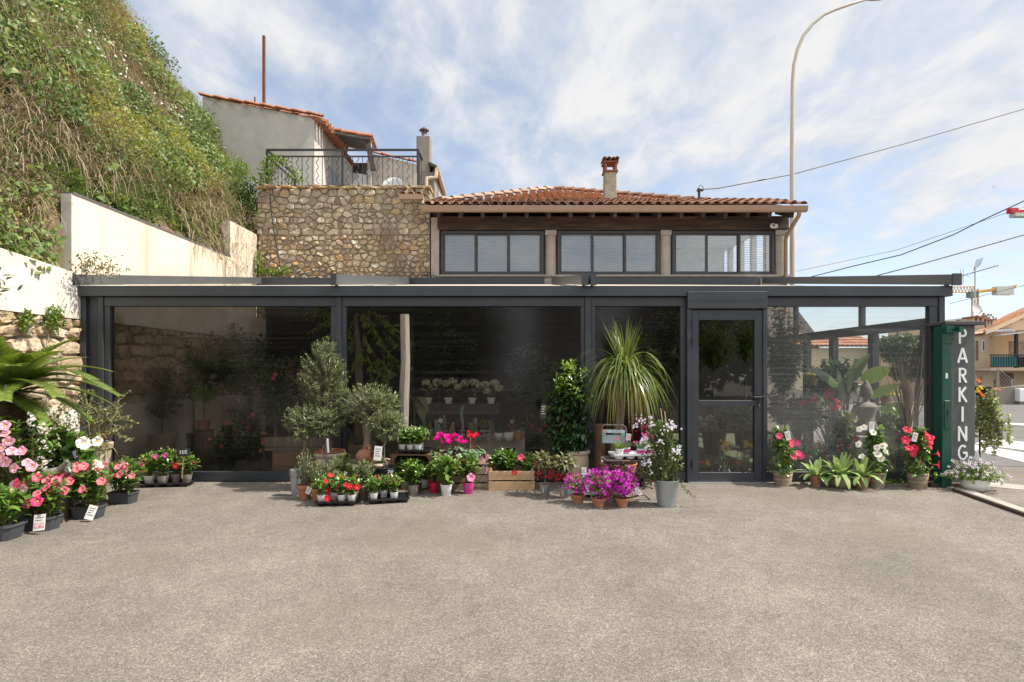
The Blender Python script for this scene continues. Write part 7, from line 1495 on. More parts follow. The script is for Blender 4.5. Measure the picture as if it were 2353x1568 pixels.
tr5, s5 = tray('white tray on the ground below the folding chair', Vector((GX(1375, 6.25), 6.22, 0)), R(8), .50, .22, 4, 1, m=WTR)
carn('carnation in a banded pot on the ground tray behind the 25€ sign', on(tr5, s5[0]), MAGP, 'dmag', 5, .14); carn('carnation in a banded pot on the ground tray behind the first bougainvillea', on(tr5, s5[1]), MAGP, 'dmag', 4, .14); carn('carnation in a banded pot on the ground tray under the chair', on(tr5, s5[3]), MAGP, 'dmag', 5, .14)
def boug(label, loc, H_, rx, dens, trunk=True, lean=0):
 t = thing('bougainvillea', label, 'potted plant', loc, 0, 'bougainvilleas in terracotta pots'); z = pot(t, 'terra', .072, .092); lf, st = MB(), MB(); c = np.array([lean, 0, H_ * .66]); tips = ball(46, c, (rx, rx * .85, H_ * .30), .5)
 st.tube([(0, 0, z), (.012, 0, z + .06), (-.005 + lean * .3, 0, H_ * .42), (lean, 0, H_ * .55)], [.011, .010, .008, .005], 7); foliage(lf, st, np.array([lean * .6, 0, H_ * .42]), tips, .034, .04, .55, t0=.3); st.build('stem', STEMB, t); lf.build('foliage', LIMEL if dens < .6 else GL, t)
 x = MB(); n = int(420 * dens); k = rng.integers(0, len(tips), n); p = tips[k] + rng.normal(0, .022, (n, 3)); cl = p - c; leaves(x, p, unit(cl) * .6 + rdir(n) * .8, unit(cl) + rdir(n) * .5, rng.uniform(.024, .036, n), .026, bend=.2, fold=.4); x.build('blossoms', BOUG, t)
 x = MB(); m = int(26 * dens); k = rng.integers(0, len(tips), m); p = tips[k] + unit(tips[k] - c) * .02; leaves(x, p, rdir(m), rdir(m), .009, .008); x.build('tiny_blossoms', PEACH, t); return t
t = boug('bougainvillea in a terracotta pot carrying the 25€ sign', at(1328, 1156), .33, .12, .45); label_tag(t, (.075, -.12, .20), .035, .06, (0, R(-15), 0))
t = boug('central bougainvillea with a thick pale stem in a terracotta pot before the chair', at(1376, 1165), .38, .15, .75); label_tag(t, (-.15, .03, .36), .05, .075, (0, 0, 0))
t = boug('fullest purple bougainvillea, in the terracotta pot before the chair leg', at(1430, 1165), .39, .135, 1.25, lean=.0); label_tag(t, (.15, -.06, .17), .04, .085, (0, R(-38), 0))
boug('bougainvillea half hidden behind the central one, under the chair', at(1396, 1146), .33, .11, .7)
chalk_sign('black 25€ sign on a wooden stick in the bougainvillea', P(1348, 1090, 5.82), '25€', .115, .105, 0, R(-14), .30, .075)
loc = at(1531, 1162); t = thing('potato_vine', 'tall leafy climber with lilac-white flowers in a large zinc bucket by the door', 'potted plant', loc); z = pot(t, 'zinc', .127, .272, 'bucket'); lf, st = MB(), MB(); n = 150; u = rng.random(n); zz = .27 + u * .60; wq = .225 * np.sqrt(np.clip(np.sin(np.pi * (u * .75 + .18)), .05, 1)); a = rng.random(n) * 6.28; q = rng.random(n) ** .45
tips = np.stack([-.055 + wq * q * np.cos(a), wq * q * np.sin(a) * .85, zz], 1); base = np.stack([-.02 + tips[:, 0] * .4, tips[:, 1] * .4, np.maximum(z, zz - .2)], 1); foliage(lf, st, base, tips, .026, .036, .5, t0=.2, jit=.4)
tr_ = np.array([[.15, -.06, .26], [.20, -.07, .17], [.27, -.09, .10], [.17, .02, .42], [-.25, 0, .30]]); foliage(lf, st, np.array([[.09, -.05, .29], [.13, -.06, .26], [.18, -.07, .18], [.1, 0, .36], [-.1, 0, .36]]), tr_, .018, .03, .5, t0=.1)
st.build('stems', STEMG, t); lf.build('foliage', leafmat('vine_leaf', [(.045, .09, .02), (.07, .125, .03), (.11, .165, .045), (.15, .20, .06)], .25, .3), t)
x = MB(); x.tube([(.04, 0, z), (-.06, 0, 1.0)], .005, 5); x.tube([(.07, -.02, z), (-.02, 0, .97)], .005, 5); x.build('canes', CANE, t)
bm_ = bloom_mesh('bloom_lilac', LILP, 5, .0115, .7, .012, .1, .2)
for px, py, k, sp2 in ((1446, 0, 0, 0), (1473, 967, 7, .02), (1458, 978, 5, .015), (1497, 975, 4, .015), (1541, 977, 16, .03), (1530, 996, 5, .03), (1479, 1010, 9, .025), (1485, 1028, 5, .02), (1517, 1013, 8, .02), (1553, 1035, 14, .025), (1484, 1065, 10, .025), (1493, 1060, 3, .02), (1548, 1052, 3, .02), (1497, 1088, 3, .02), (1499, 962, 3, .015)):
 if k: blooms(t, bm_, [tuple(np.array(rel(px, py, 5.62, loc)) + rng.normal(0, sp2, 3)) for _ in range(int(k * 1.5))])
D_ = 6.75; loc = Vector((GX(1468, D_), D_, 0)); t = thing('purple_leaf_shrub', 'dark red-leaved shrub standing behind the lilac-flowered climber', 'shrub', loc); z = pot(t, 'black', .1, .35); lf, st = MB(), MB(); foliage(lf, st, np.array([0, 0, z]), ball(34, (0, 0, GZ(985, D_)), (.16, .12, .14)), .03, .055, .55); st.build('stems', STEMB, t); lf.build('foliage', leafmat('purple_leaf', [(.10, .02, .035), (.16, .035, .05), (.22, .06, .07)], .25), t)
D_ = 6.62; x = MB()
for k in range(46): a = rng.uniform(0, 6.28); b = rng.uniform(.3, 1); x.tube([(math.cos(a + j * .5) * .16 * b, math.sin(a + j * .5) * .13 * b, .02 + .26 * rng.random() * (1.2 - b) + .04 * j) for j in range(4)], .008, 4)
o = tag(x.build('vine_wreath', mat('dark_vine', (.12, .085, .06), (.08, .06, .045), rough=1)), 'coiled bundle of dry vine branches behind the folding chair leg', 'vine wreath'); o.location = (GX(1480, D_), D_, 0)
# ------------------------------------------------------------------ pots beside the door
def pyramid(label, loc, fl, R_, pts, H_, tag_at=None, seed=0, nt=70, bw=.10, bh=.165):
 t = thing('climbing_mandevilla', label, 'potted plant', loc, 0, 'mandevilla pyramids in wicker baskets'); z = basket(t, bw, bh); lf, st = MB(), MB(); u = rng.random(nt) ** .8; zz = z + .02 + u * (H_ - z); wq = .155 * (1 - .62 * u) ; a = rng.random(nt) * 6.28
 tips = np.stack([wq * np.cos(a), wq * np.sin(a), zz], 1); base = np.stack([tips[:, 0] * .3, tips[:, 1] * .3, np.maximum(z, zz - .1)], 1); foliage(lf, st, base, tips, .028, .062, .55, up=.2, flop=.2); st.build('stems', STEMG, t); lf.build('foliage', MANDL, t)
 x = MB()
 for k in range(3): a = k * 2.1 + .5; x.tube([(.07 * math.cos(a), .07 * math.sin(a), z), (.008 * math.cos(a), .008 * math.sin(a), H_ + .05)], .004, 5)
 x.build('canes', CANE, t); blooms(t, mand(fl[0] + str(int(R_ * 1000)), fl[1], R_), [rel(px, py, loc.y - .15, loc) for px, py in pts]);
 if tag_at: label_tag(t, rel(*tag_at[:2], loc.y - .14, loc), .06, .105, (0, R(tag_at[2]), 0))
 return t
def c5(x, y): return ((3000 + x * .542) / 1.7408, (1150 + y * .542) / 1.7408)
pyramid('pink mandevilla pyramid in a pale wicker basket next to the door', at(1798, 1115), ('hot', HOT), .044, [c5(*q) for q in ((300, 1163), (345, 1150), (318, 1255), (350, 1228), (374, 1245), (212, 1100), (305, 1140))], .68, (*c5(278, 1095), -14))
pyramid('white mandevilla pyramid in a pale wicker basket behind the strap-leaved pots', at(2011, 1119), ('white', WHP), .046, [c5(*q) for q in ((905, 1075), (938, 1185), (980, 1165), (938, 1235), (995, 1213), (960, 1262), (795, 1155), (825, 1250), (840, 1035), (810, 1050))], .70, (*c5(897, 1026), 4))
pyramid('red mandevilla pyramid in a pale wicker basket by the green gate post', at(2108, 1121), ('scarlet', petalmat('scarlet_petal', (.70, .01, .06), (.78, .04, .12))), .048, [c5(*q) for q in ((1300, 1090), (1325, 1115), (1325, 1140), (1145, 1130), (1170, 1190), (1205, 1190), (1200, 1228), (1320, 1175), (1380, 1228), (1382, 1310), (1155, 1055))], .68, (*c5(1215, 1105), 14), nt=95)
STRAPL = leafmat('strap_leaf', [(.22, .33, .10), (.28, .39, .14), (.35, .45, .19), (.24, .35, .12)], .22, .4)
def straps(label, loc, pk, r, h, style, n, ln, wd, H0=0):
 t = thing('strap_leaved_lily', label, 'potted plant', loc); z = pot(t, pk, r, h, style); lf = MB(); az = np.arange(n) * 2.4 + rng.normal(0, .2, n); u = (np.arange(n) + .5) / n; el = 1.4 - u * .95; d = np.stack([np.cos(az) * np.cos(el), np.sin(az) * np.cos(el), np.sin(el)], 1)
 ribbons(lf, np.stack([np.cos(az) * r * .45 * u, np.sin(az) * r * .45 * u, np.full(n, z)], 1), d, ln * rng.uniform(.75, 1.1, n), wd, .35 + u * 2.1, 9, .1, wprof=lambda q: max(.08, math.sin(min(1, q * .72 + .26) * math.pi) ** .5)); lf.build('foliage', STRAPL, t, smooth=True); return t
straps('strap-leaved lily with a tight upright heart in a small terracotta pot', at(1874, 1118), 'aged', .072, .135, 'pot', 17, .27, .07)
straps('largest strap-leaved lily in a round mossy stone pot', at(1931, 1121), 'moss', .115, .155, 'belly', 40, .28, .06)
straps('strap-leaved lily in an aged terracotta pot in front of the white pyramid', at(1979, 1123), 'aged', .088, .15, 'pot', 24, .25, .06)
x = MB(); n = 120; leaves(x, np.stack([rng.normal(0, .13, n), rng.normal(0, .03, n), rng.uniform(.005, .04, n)], 1), rdir(n) + np.array([0, 0, .5]), rdir(n) + np.array([0, 0, 1]), .03, .02); o = tag(x.build('weeds', GL), 'small green weeds along the pavilion sill near the red pyramid', 'weeds', kind='stuff'); o.location = (GX(2050, 6.86), 6.86, 0)
D_ = GD(1128); loc = Vector((GX(2240, D_), D_, 0)); t = thing('petunia_bowl', 'striped purple and white petunias spilling from a white hanging bowl on the ground', 'hanging basket', loc); z = pot(t, 'white', .135, .135, 'belly'); lf, st = MB(), MB(); tips = dome(80, .37, .24, .225, z, .12); tips[:, 2] -= (np.hypot(tips[:, 0], tips[:, 1]) > .2) * .06; foliage(lf, st, np.array([0, 0, z]), tips, .03, .03, .55, t0=.4); st.build('stems', STEMG, t); lf.build('foliage', GL, t)
def star_mesh():
 if 'petunia' in BL: return BL['petunia']
 V, Fc, mi = [(0, 0, -.004)], [], []; n = 20; R0 = .021
 for j in range(n): a = 6.283 * j / n; V.append((R0 * math.cos(a) * (1 if j % 4 else .9), R0 * math.sin(a) * (1 if j % 4 else .9), .002 * (j % 2)))
 for j in range(n): Fc.append((0, 1 + j, 1 + (j + 1) % n)); mi.append(0 if j % 4 < 2 else 1)
 me = bpy.data.meshes.new('petunia'); me.from_pydata(V, [], Fc); me.materials.append(petalmat('petunia_dark', (.07, .01, .12), (.12, .02, .18))); me.materials.append(WHP); me.polygons.foreach_set('material_index', mi); BL['petunia'] = me; return me
k = [q for q in tips if q[1] < .17]; pts = [np.array(k[i % len(k)]) + rng.normal(0, .022, 3) + np.array([0, -.02, .012]) for i in range(92)]; blooms(t, star_mesh(), pts)
blooms(t, bloom_mesh('bloom_purple', petalmat('violet_petal', (.30, .01, .36), (.4, .03, .45)), 5, .03), [(.19 + rng.normal(0, .03), .05, .30 + rng.normal(0, .02)) for _ in range(5)])
x = MB()
for a in (-.12, .10, .02): x.tube([(a, 0, z), (.03, 0, .48)], .004, 4)
x.build('hanger', WPL, t)
D_ = 7.0; loc = Vector((GX(2262, D_), D_, 0)); t = thing('ivy_stand', 'trailing variegated ivy with orange and yellow blooms spilling down beside the pillar', 'climber', loc); lf, st = MB(), MB(); z1 = GZ(905, D_)
tips, base = [], []
for k in range(44):
 a = rng.normal(.02, .07); b = np.array([a, rng.normal(0, .05), z1 + rng.uniform(-.35, .12)]); e = b + np.array([rng.uniform(-.03, .14), rng.normal(0, .05), -rng.uniform(.18, .5)]); base.append(b); tips.append(e)
foliage(lf, st, np.array(base), np.array(tips), .028, .042, .8, shape='heart', t0=.0, flop=.4); st.build('stems', STEMG, t); lf.build('foliage', leafmat('ivy_leaf', [(.14, .20, .05), (.22, .27, .08), (.32, .35, .16), (.40, .40, .24), (.10, .16, .04)], .25, .4), t)
x = MB(); x.tube([(0, .08, 0), (0, .06, z1 + .05)], .012, 6); x.lathe([(.06, 0), (.09, .1), (.095, .11), (0, .1)], 16, (0, .03, z1 - .02)); x.build('stand', BLK, t)
blooms(t, bloom_mesh('bloom_yel', YELP, 5, .02), [rel(a, b, 6.9, loc) for a, b in ((2245, 893), (2252, 889), (2248, 898), (2243, 900), (2255, 893))]); blooms(t, bloom_mesh('bloom_or', ORP, 5, .02), [rel(a, b, 6.9, loc) for a, b in ((2247, 873), (2250, 877), (2256, 907), (2251, 903), (2260, 910), (2288, 894), (2297, 897))])
LFL = [('yellow', (.50, .33, .06), 1097, 1131), ('brown', (.22, .13, .07), 540, 1112), ('pink', (.62, .06, .25), 1144, 1124), ('orange', (.55, .26, .08), 2010, 1127), ('brown', (.2, .12, .07), 700, 1163), ('yellow', (.5, .36, .08), 1425, 1155), ('brown', (.2, .13, .07), 1165, 1133)]
for i, (c, col, px, py) in enumerate(LFL):
 x = MB(); leaves(x, [(0, 0, .004)], [(1, rng.normal(0, 1), .15)], [(0, 0, 1)], .05, .03, bend=-.2); o = tag(x.build('fallen_leaf', mat('leaf_' + c, col, rough=.7)), '%s fallen scrap of leaf lying on the asphalt %s' % (c, ('by the magenta pot', 'before the glazed bay', 'under the light crate', 'beneath the white pyramid basket', 'by the red-flowered tray', 'under the folding chair', 'between magenta pot and crate')[i]), 'fallen leaf'); o.location = at(px, py)
x = MB(); n = 240; cx = np.concatenate([rng.uniform(-4.3, -3.6, 60), rng.uniform(-2.6, 2.0, 130), rng.uniform(3.2, 5.2, 50)]); cy = np.concatenate([rng.uniform(4.6, 6.6, 60), rng.uniform(5.6, 6.6, 130), rng.uniform(6.4, 6.8, 50)])
d = rdir(n); d[:, 2] = .12; leaves(x, np.stack([cx, cy, np.full(n, .005)], 1), d, np.tile([0, 0, 1.0], (n, 1)), rng.uniform(.008, .026, n), rng.uniform(.005, .014, n), bend=-.1)
tag(x.build('leaf_litter', leafmat('litter_scrap', [(.16, .10, .06), (.28, .20, .11), (.42, .30, .08), (.45, .08, .16), (.10, .12, .04)], .1)), 'scraps of dead leaf and petal strewn on the asphalt among the pots', 'leaf litter', kind='stuff')
# ------------------------------------------------------------------ inside the pavilion
def inb(label, px, py, D, rx, ry, rz, n, lm, ln=.07, wd=.5, pk='black', pr=.11, ph=.22, name='potted_shrub', cat='potted plant', shape='oval', fl=None, nf=0, fR=.03, base_z=0, sp=.045, trunk=True, flop=0, fcat=None):
 """a potted bush whose crown centre shows at px, py"""
 loc = Vector((GX(px, D), D, base_z)); t = thing(name, label, cat, loc); z = pot(t, pk, pr, ph, 'plain'); zc = GZ(py, D) - base_z; lf, st = MB(), MB()
 tips = ball(n, (0, 0, zc), (rx, ry, rz), .45); b0 = np.array([0, 0, max(z, zc - rz * 1.1)])
 if trunk: st.tube([(0, 0, z), tuple(b0), (0, 0, zc)], [.014, .011, .006], 6)
 foliage(lf, st, b0, tips, sp, ln, wd, shape=shape, t0=.3, flop=flop); st.build('stems', STEMB, t); lf.build('foliage', lm, t)
 if fl:
  k = rng.integers(0, n, nf); blooms(t, mand(fl[0] + str(int(fR * 1000)), fl[1], fR), [tuple(tips[i] + np.array([0, -.03, .02])) for i in k])
 return t
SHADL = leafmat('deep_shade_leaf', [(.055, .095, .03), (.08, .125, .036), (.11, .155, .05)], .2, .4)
D_ = 7.3; loc = Vector((GX(322, D_), D_, 0)); t = thing('fern', 'olive green fern arching just behind the first plastic sheet', 'fern', loc); z = pot(t, 'olivepot', .11, .15)
for k in range(20):
 a = R(18 * k + rng.uniform(-8, 8)); f = frond(a, rng.uniform(.45, 1.1), rng.uniform(.32, .46), 1.5, t, 26, .014, .06, leafmat('fern_leaf', [(.11, .14, .035), (.16, .18, .05), (.20, .20, .07)], .25)); f.location = (0, 0, z)
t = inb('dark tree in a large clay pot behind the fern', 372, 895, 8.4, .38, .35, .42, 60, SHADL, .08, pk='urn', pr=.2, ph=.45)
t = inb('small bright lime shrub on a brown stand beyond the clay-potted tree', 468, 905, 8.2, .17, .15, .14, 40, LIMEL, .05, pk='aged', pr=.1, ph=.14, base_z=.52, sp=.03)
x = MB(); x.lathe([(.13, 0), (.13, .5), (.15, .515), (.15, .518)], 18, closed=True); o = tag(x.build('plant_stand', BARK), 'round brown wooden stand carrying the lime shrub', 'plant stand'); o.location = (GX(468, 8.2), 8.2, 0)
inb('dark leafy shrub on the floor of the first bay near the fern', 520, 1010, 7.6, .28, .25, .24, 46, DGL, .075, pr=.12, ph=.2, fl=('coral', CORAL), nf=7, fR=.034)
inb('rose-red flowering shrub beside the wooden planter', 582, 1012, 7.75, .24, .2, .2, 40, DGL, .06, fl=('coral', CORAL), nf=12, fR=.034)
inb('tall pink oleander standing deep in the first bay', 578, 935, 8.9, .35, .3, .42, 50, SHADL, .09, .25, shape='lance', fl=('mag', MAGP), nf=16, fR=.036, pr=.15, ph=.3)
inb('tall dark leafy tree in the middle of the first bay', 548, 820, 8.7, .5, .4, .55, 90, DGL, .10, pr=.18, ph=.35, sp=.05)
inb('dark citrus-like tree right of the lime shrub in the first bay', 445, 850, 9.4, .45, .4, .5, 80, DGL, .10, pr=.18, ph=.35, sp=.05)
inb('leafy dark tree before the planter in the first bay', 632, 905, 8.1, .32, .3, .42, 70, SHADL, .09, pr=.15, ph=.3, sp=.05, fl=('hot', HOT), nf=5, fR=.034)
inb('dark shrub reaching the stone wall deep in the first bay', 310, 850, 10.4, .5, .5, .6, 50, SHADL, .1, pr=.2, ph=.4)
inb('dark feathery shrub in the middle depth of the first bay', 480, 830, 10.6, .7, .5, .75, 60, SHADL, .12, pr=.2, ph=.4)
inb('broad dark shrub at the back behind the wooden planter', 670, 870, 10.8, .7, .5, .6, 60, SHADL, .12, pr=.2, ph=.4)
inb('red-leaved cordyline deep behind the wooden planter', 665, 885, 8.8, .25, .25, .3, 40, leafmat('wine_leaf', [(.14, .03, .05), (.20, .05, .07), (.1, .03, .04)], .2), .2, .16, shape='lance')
wp = thing('white_wall_plate', 'small white switch plate on the stone wall inside the first bay', 'switch', (-5.36, 8.96, GZ(850, 8.96))); x = MB(); x.box(0, .02, -.06, .06, -.06, .06); x.build('plate', WPL, wp, bevel=.004); x = MB(); x.box(.021, .026, -.025, .025, -.03, .03); x.build('rocker', mat('switch_grey', (.25, .25, .25), rough=.5), wp)
t = thing('wooden_planter', 'long pale timber planter with a raised back edge inside the first bay', 'planter', (GX(684, 7.5), 7.5, 0)); PLK = mat('planter_wood', (.34, .22, .14), (.24, .15, .095), rough=.85, scale=4, stretch=(1, 6, 9), bump=.3)
x = MB(); x.box(GX(625, 7.4) - t.location.x, GX(760, 7.4) - t.location.x, -.1, .3, 0, GZ(1036, 7.4)); x.build('box', PLK, t, bevel=.004); x = MB(); x.box(GX(608, 7.4) - t.location.x, GX(766, 7.4) - t.location.x, -.13, .34, GZ(1036, 7.4) + .002, GZ(1030, 7.4)); x.build('ledge', WOODG, t, bevel=.004); x = MB(); x.box(GX(608, 7.5) - t.location.x, GX(766, 7.5) - t.location.x, -.02, .02, GZ(1030, 7.4) + .002, GZ(1005, 7.5)); x.build('back_board', WOODG, t, bevel=.004)
D_ = 7.75; loc = Vector((GX(826, D_), D_, 0)); t = thing('weeping_tree', 'small weeping tree with light hanging leaves behind the timber post', 'tree', loc); z = pot(t, 'urn', .22, .38); x = MB(); x.tube([(0, 0, z), (.0, 0, 1.0), (-.02, 0, 1.7), (-.06, 0, 2.15)], [.07, .065, .045, .02], 9); x.build('trunk', OLBARK, t, smooth=True)
lf, st = MB(), MB(); bs, tp = [], []
for px, py in ((705, 725), (716, 760), (730, 790), (742, 745), (755, 770), (735, 715), (748, 720), (820, 730), (840, 745), (860, 760), (880, 790), (895, 815), (870, 835), (855, 850), (880, 860), (905, 860), (915, 845), (845, 800), (830, 830), (865, 880), (890, 875), (925, 800), (945, 790), (940, 845), (800, 770), (806, 800), (812, 850), (850, 720), (885, 735), (905, 755), (768, 740), (780, 800)):
 e = np.array(rel(px, py, D_ + rng.uniform(-.35, .3), loc)); bs.append(np.array([e[0] * .55, e[1] * .5, min(2.2, e[2] + .22)])); tp.append(e)
foliage(lf, st, np.array(bs), np.array(tp), .032, .088, .42, flop=1.0, out=.5, t0=.15, stem_r=.005); st.build('branches', OLBARK, t); lf.build('foliage', leafmat('weeping_leaf', [(.16, .24, .035), (.22, .30, .05), (.12, .19, .03), (.27, .34, .07)], .35, .35), t)
TD = 7.22; tb = thing('display_bench', 'pale grey concrete-look bench carrying cacti behind the plastic sheet', 'display bench', (GX(1072, TD), TD + .2, 0)); BEN = mat('bench_grey', (.46, .44, .40), (.40, .38, .345), rough=.85, scale=9, bump=.1); zt = GZ(1010, TD); zb_ = GZ(1050, TD)
x = MB(); hw = (GX(1205, TD) - GX(938, TD)) / 2; x.box(-hw, hw, -.2, .26, zb_, zt); x.build('top', BEN, tb, bevel=.004); x = MB(); x.box(GX(1162, TD) - tb.location.x, GX(1184, TD) - tb.location.x, -.204, -.201, GZ(1049, TD), GZ(1030, TD)); x.build('recess', BLK, tb)
for s in (-1, 1): x = MB(); x.box(s * (hw - .2) - .06, s * (hw - .2) + .06, -.1, .2, 0, zb_ - .001); x.build('leg', ANTH, tb)
CACT = mat('cactus_green', (.13, .20, .12), (.09, .15, .085), rough=.6, scale=30); CACB = mat('cactus_blue', (.20, .30, .27), (.14, .22, .20), rough=.6, scale=30); CACF = mat('cactus_fuzzy', (.30, .32, .20), (.16, .20, .10), rough=.9, scale=60); SPN = mat('cactus_spine', (.60, .52, .38), rough=.8)
def cactus_body(x, sp, c, r, h, ribs=9, lean=(0, 0), kink=0):
 n = ribs * 4; rings = 16; vs = []
 for i in range(rings + 1):
  t = i / rings; rr = r * (min(1, .82 + t * .9) if t < .2 else 1) * (math.sqrt(max(0, 1 - ((t - .86) / .14) ** 2)) if t > .86 else 1); ox = c[0] + lean[0] * t + kink * math.sin(t * 7) * r; oy = c[1] + lean[1] * t
  for j in range(n): a = 6.2832 * j / n; q = max(rr, .001) * (1 + .13 * math.cos(a * ribs)); vs.append((ox + q * math.cos(a), oy + q * math.sin(a), c[2] + h * t))
  if sp is not None and 0 < i < rings:
   for j in range(ribs):
    a = 6.2832 * j / ribs; b = np.array([ox + rr * 1.13 * math.cos(a), oy + rr * 1.13 * math.sin(a), c[2] + h * t]); sp[0].append(b); sp[1].append(np.array([math.cos(a), math.sin(a), .4]) + rng.normal(0, .4, 3))
 x.add(vs, [(i * n + j, i * n + (j + 1) % n, (i + 1) * n + (j + 1) % n, (i + 1) * n + j) for i in range(rings) for j in range(n)])
def cz(cx, cy, D): return (1540 + cx * .2465) / 1.7408, (1600 + cy * .2465) / 1.7408
def ctop(cx, cw, ph_, D=7.18, kind='terra', style='pot', label='', name='cactus', cat='cactus', back=0):
 px, _ = cz(cx, 0, D); Dd = D + back; loc = Vector((GX(px, Dd), Dd, zt + .001)); t = thing(name, label, cat, loc, 0, 'cacti and succulents on the grey bench'); r = cw * .2465 / 1.7408 * Dd / 1281 / 2; z = pot(t, kind, r, ph_ * .2465 / 1.7408 * Dd / 1281, style); return t, z, r
def hgt(c, D=7.18): return c * .2465 / 1.7408 * D / 1281
def spines(t, sp, ln=.010):
 x = MB(); ribbons(x, np.array(sp[0]), np.array(sp[1]), ln, .0016, 0, 1, .3); x.build('spines', SPN, t)
def col_cactus(label, cx, cw, ph_, cols, m=CACT, kind='terra', back=0, fz=.010, style='pot'):
 t, z, r = ctop(cx, cw, ph_, 7.10 if not back else 7.18, kind, style, label, back=back); x = MB(); sp = ([], [])
 for dx, hh, rr, kink in cols: cactus_body(x, sp, (hgt(dx), rng.uniform(-.3, .3) * r, z - .01), hgt(rr), hgt(hh), 8, kink=kink)
 x.build('body', m, t, smooth=True); spines(t, sp, fz); return t
def rosette(label, cx, cw, ph_, RR, m, kind='taupe', back=0, name='echeveria', n=44, el0=1.4, el1=.25, lw=.42, style='pot'):
 t, z, r = ctop(cx, cw, ph_, 7.10 if not back else 7.18, kind, style, label, name, 'succulent', back); k = np.arange(n); az = k * 2.39996; u = k / n; el = el0 - u * (el0 - el1); RRm = hgt(RR); d = np.stack([np.cos(az) * np.cos(el), np.sin(az) * np.cos(el), np.sin(el)], 1); x = MB(); leaves(x, np.tile([0, 0, z + RRm * .25], (n, 1)) , d, np.stack([-np.cos(az) * np.sin(el), -np.sin(az) * np.sin(el), np.cos(el)], 1), RRm * (.55 + .45 * u), RRm * lw, bend=-.25, fold=.3); x.build('foliage', m, t, smooth=False); return t
ECH = leafmat('echeveria_leaf', [(.30, .31, .32), (.36, .36, .38), (.40, .36, .40)], .1, .5); ECHP = leafmat('purple_echeveria_leaf', [(.14, .07, .11), (.20, .10, .15), (.25, .15, .18)], .1, .4); AGAV = leafmat('agave_leaf', [(.05, .08, .045), (.08, .11, .06), (.11, .14, .08)], .08, .4)
t = col_cactus('squat cacti in a low white bowl at the timber post end of the bench', 450, 175, 60, [(-40, 120, 30, 0), (10, 60, 34, 0), (55, 80, 28, 0)], CACF, 'white', style='belly')
col_cactus('two-stemmed ribbed column cactus in a terracotta pot, first tall one by the post', 633, 130, 135, [(0, 240, 30, 0), (48, 135, 18, 0)])
col_cactus('cactus with thin pinkish stems in a white cylinder pot at the back', 735, 85, 140, [(-10, 160, 12, 1), (20, 120, 10, 1)], CACF, 'white', back=.2, style='plain')
t = col_cactus('blue-green clustered column cactus in a terracotta pot with a white card', 843, 115, 135, [(-18, 235, 24, 0), (20, 165, 24, 0), (45, 100, 20, 0), (-35, 120, 18, 0)], CACB); label_tag(t, (hgt(55), -.01, hgt(320)), .05, .05, (0, R(30), 0))
col_cactus('tall pale column cactus at the back beside the blue-green cluster', 955, 95, 120, [(0, 290, 26, 0), (35, 130, 16, 0)], back=.2)
rosette('grey echeveria rosette in a taupe pot before the tall pale column', 980, 125, 120, 75, ECH)
t = col_cactus('fuzzy yellowish cactus leaning in a red-brown pot', 1090, 98, 130, [(-18, 130, 24, 0), (14, 205, 20, .3), (-40, 90, 14, 0)], CACF, 'terra', fz=.016)
rosette('grey echeveria rosette in a taupe pot below the tallest cactus', 1250, 125, 120, 82, ECH)
col_cactus('tallest snaking single-stem cactus in the middle of the bench', 1250, 85, 120, [(0, 460, 21, .55)], CACB, 'aged', back=.16, fz=.004)
t, z, r = ctop(1378, 84, 105, 7.10, 'terra', 'pot', 'small red-brown pot with a wooden face label', 'cactus', 'cactus'); x = MB(); cactus_body(x, None, (.01, 0, z - .005), hgt(24), hgt(40)); x.build('body', CACF, t, smooth=True); x = MB(); x.box(-hgt(45), -hgt(5), -.03, -.026, z - .03, z + hgt(75)); x.build('wooden_label', CANE, t)
t, z, r = ctop(1500, 168, 125, 7.10, 'stone', 'belly', 'feathery yellow-green succulent in a grey pot with a tiled pattern band', 'succulent', 'succulent'); x = MB(); n = 340; a = rng.random(n) * 6.28; q = rng.random(n) ** .5 * r * 1.15; ribbons(x, np.stack([q * np.cos(a), q * np.sin(a), np.full(n, z - .01)], 1), np.stack([np.cos(a) * .6 + .4, np.sin(a) * .6, np.ones(n)], 1), rng.uniform(.03, .075, n) * (1 + .5 * (np.cos(a) > .3)), .006, 1.2, 3); x.build('foliage', leafmat('feather_succulent', [(.22, .25, .06), (.30, .32, .09), (.17, .2, .05)], .2), t)
x = MB(); x.lathe([(r * 1.03, hgt(70)), (r * 1.03, hgt(112))], 28); m, nt_, o_ = newmat('tile_band'); vv = nt_.nodes.new('ShaderNodeTexVoronoi'); vv.inputs['Scale'].default_value = 90; vv.feature = 'DISTANCE_TO_EDGE'; tcx = nt_.nodes.new('ShaderNodeTexCoord'); lnk(nt_, tcx.outputs['Object'], vv.inputs['Vector']); rr_ = nt_.nodes.new('ShaderNodeValToRGB'); lnk(nt_, vv.outputs['Distance'], rr_.inputs[0]); rr_.color_ramp.elements[0].color = (.06, .14, .22, 1); rr_.color_ramp.elements[1].color = (.6, .58, .5, 1); rr_.color_ramp.elements[1].position = .18; pb_ = nt_.nodes.new('ShaderNodeBsdfPrincipled'); lnk(nt_, rr_.outputs[0], pb_.inputs['Base Color']); lnk(nt_, pb_.outputs[0], o_.inputs[0]); x.build('pattern_band', m, t, smooth=True)
col_cactus('white-dotted round cactus at the back beside the patterned pot', 1395, 95, 120, [(0, 165, 46, 0)], CACT, back=.2, fz=.012)
col_cactus('fat blue-green cactus at the back above the patterned pot', 1465, 85, 120, [(0, 240, 29, 0)], CACB, back=.24)
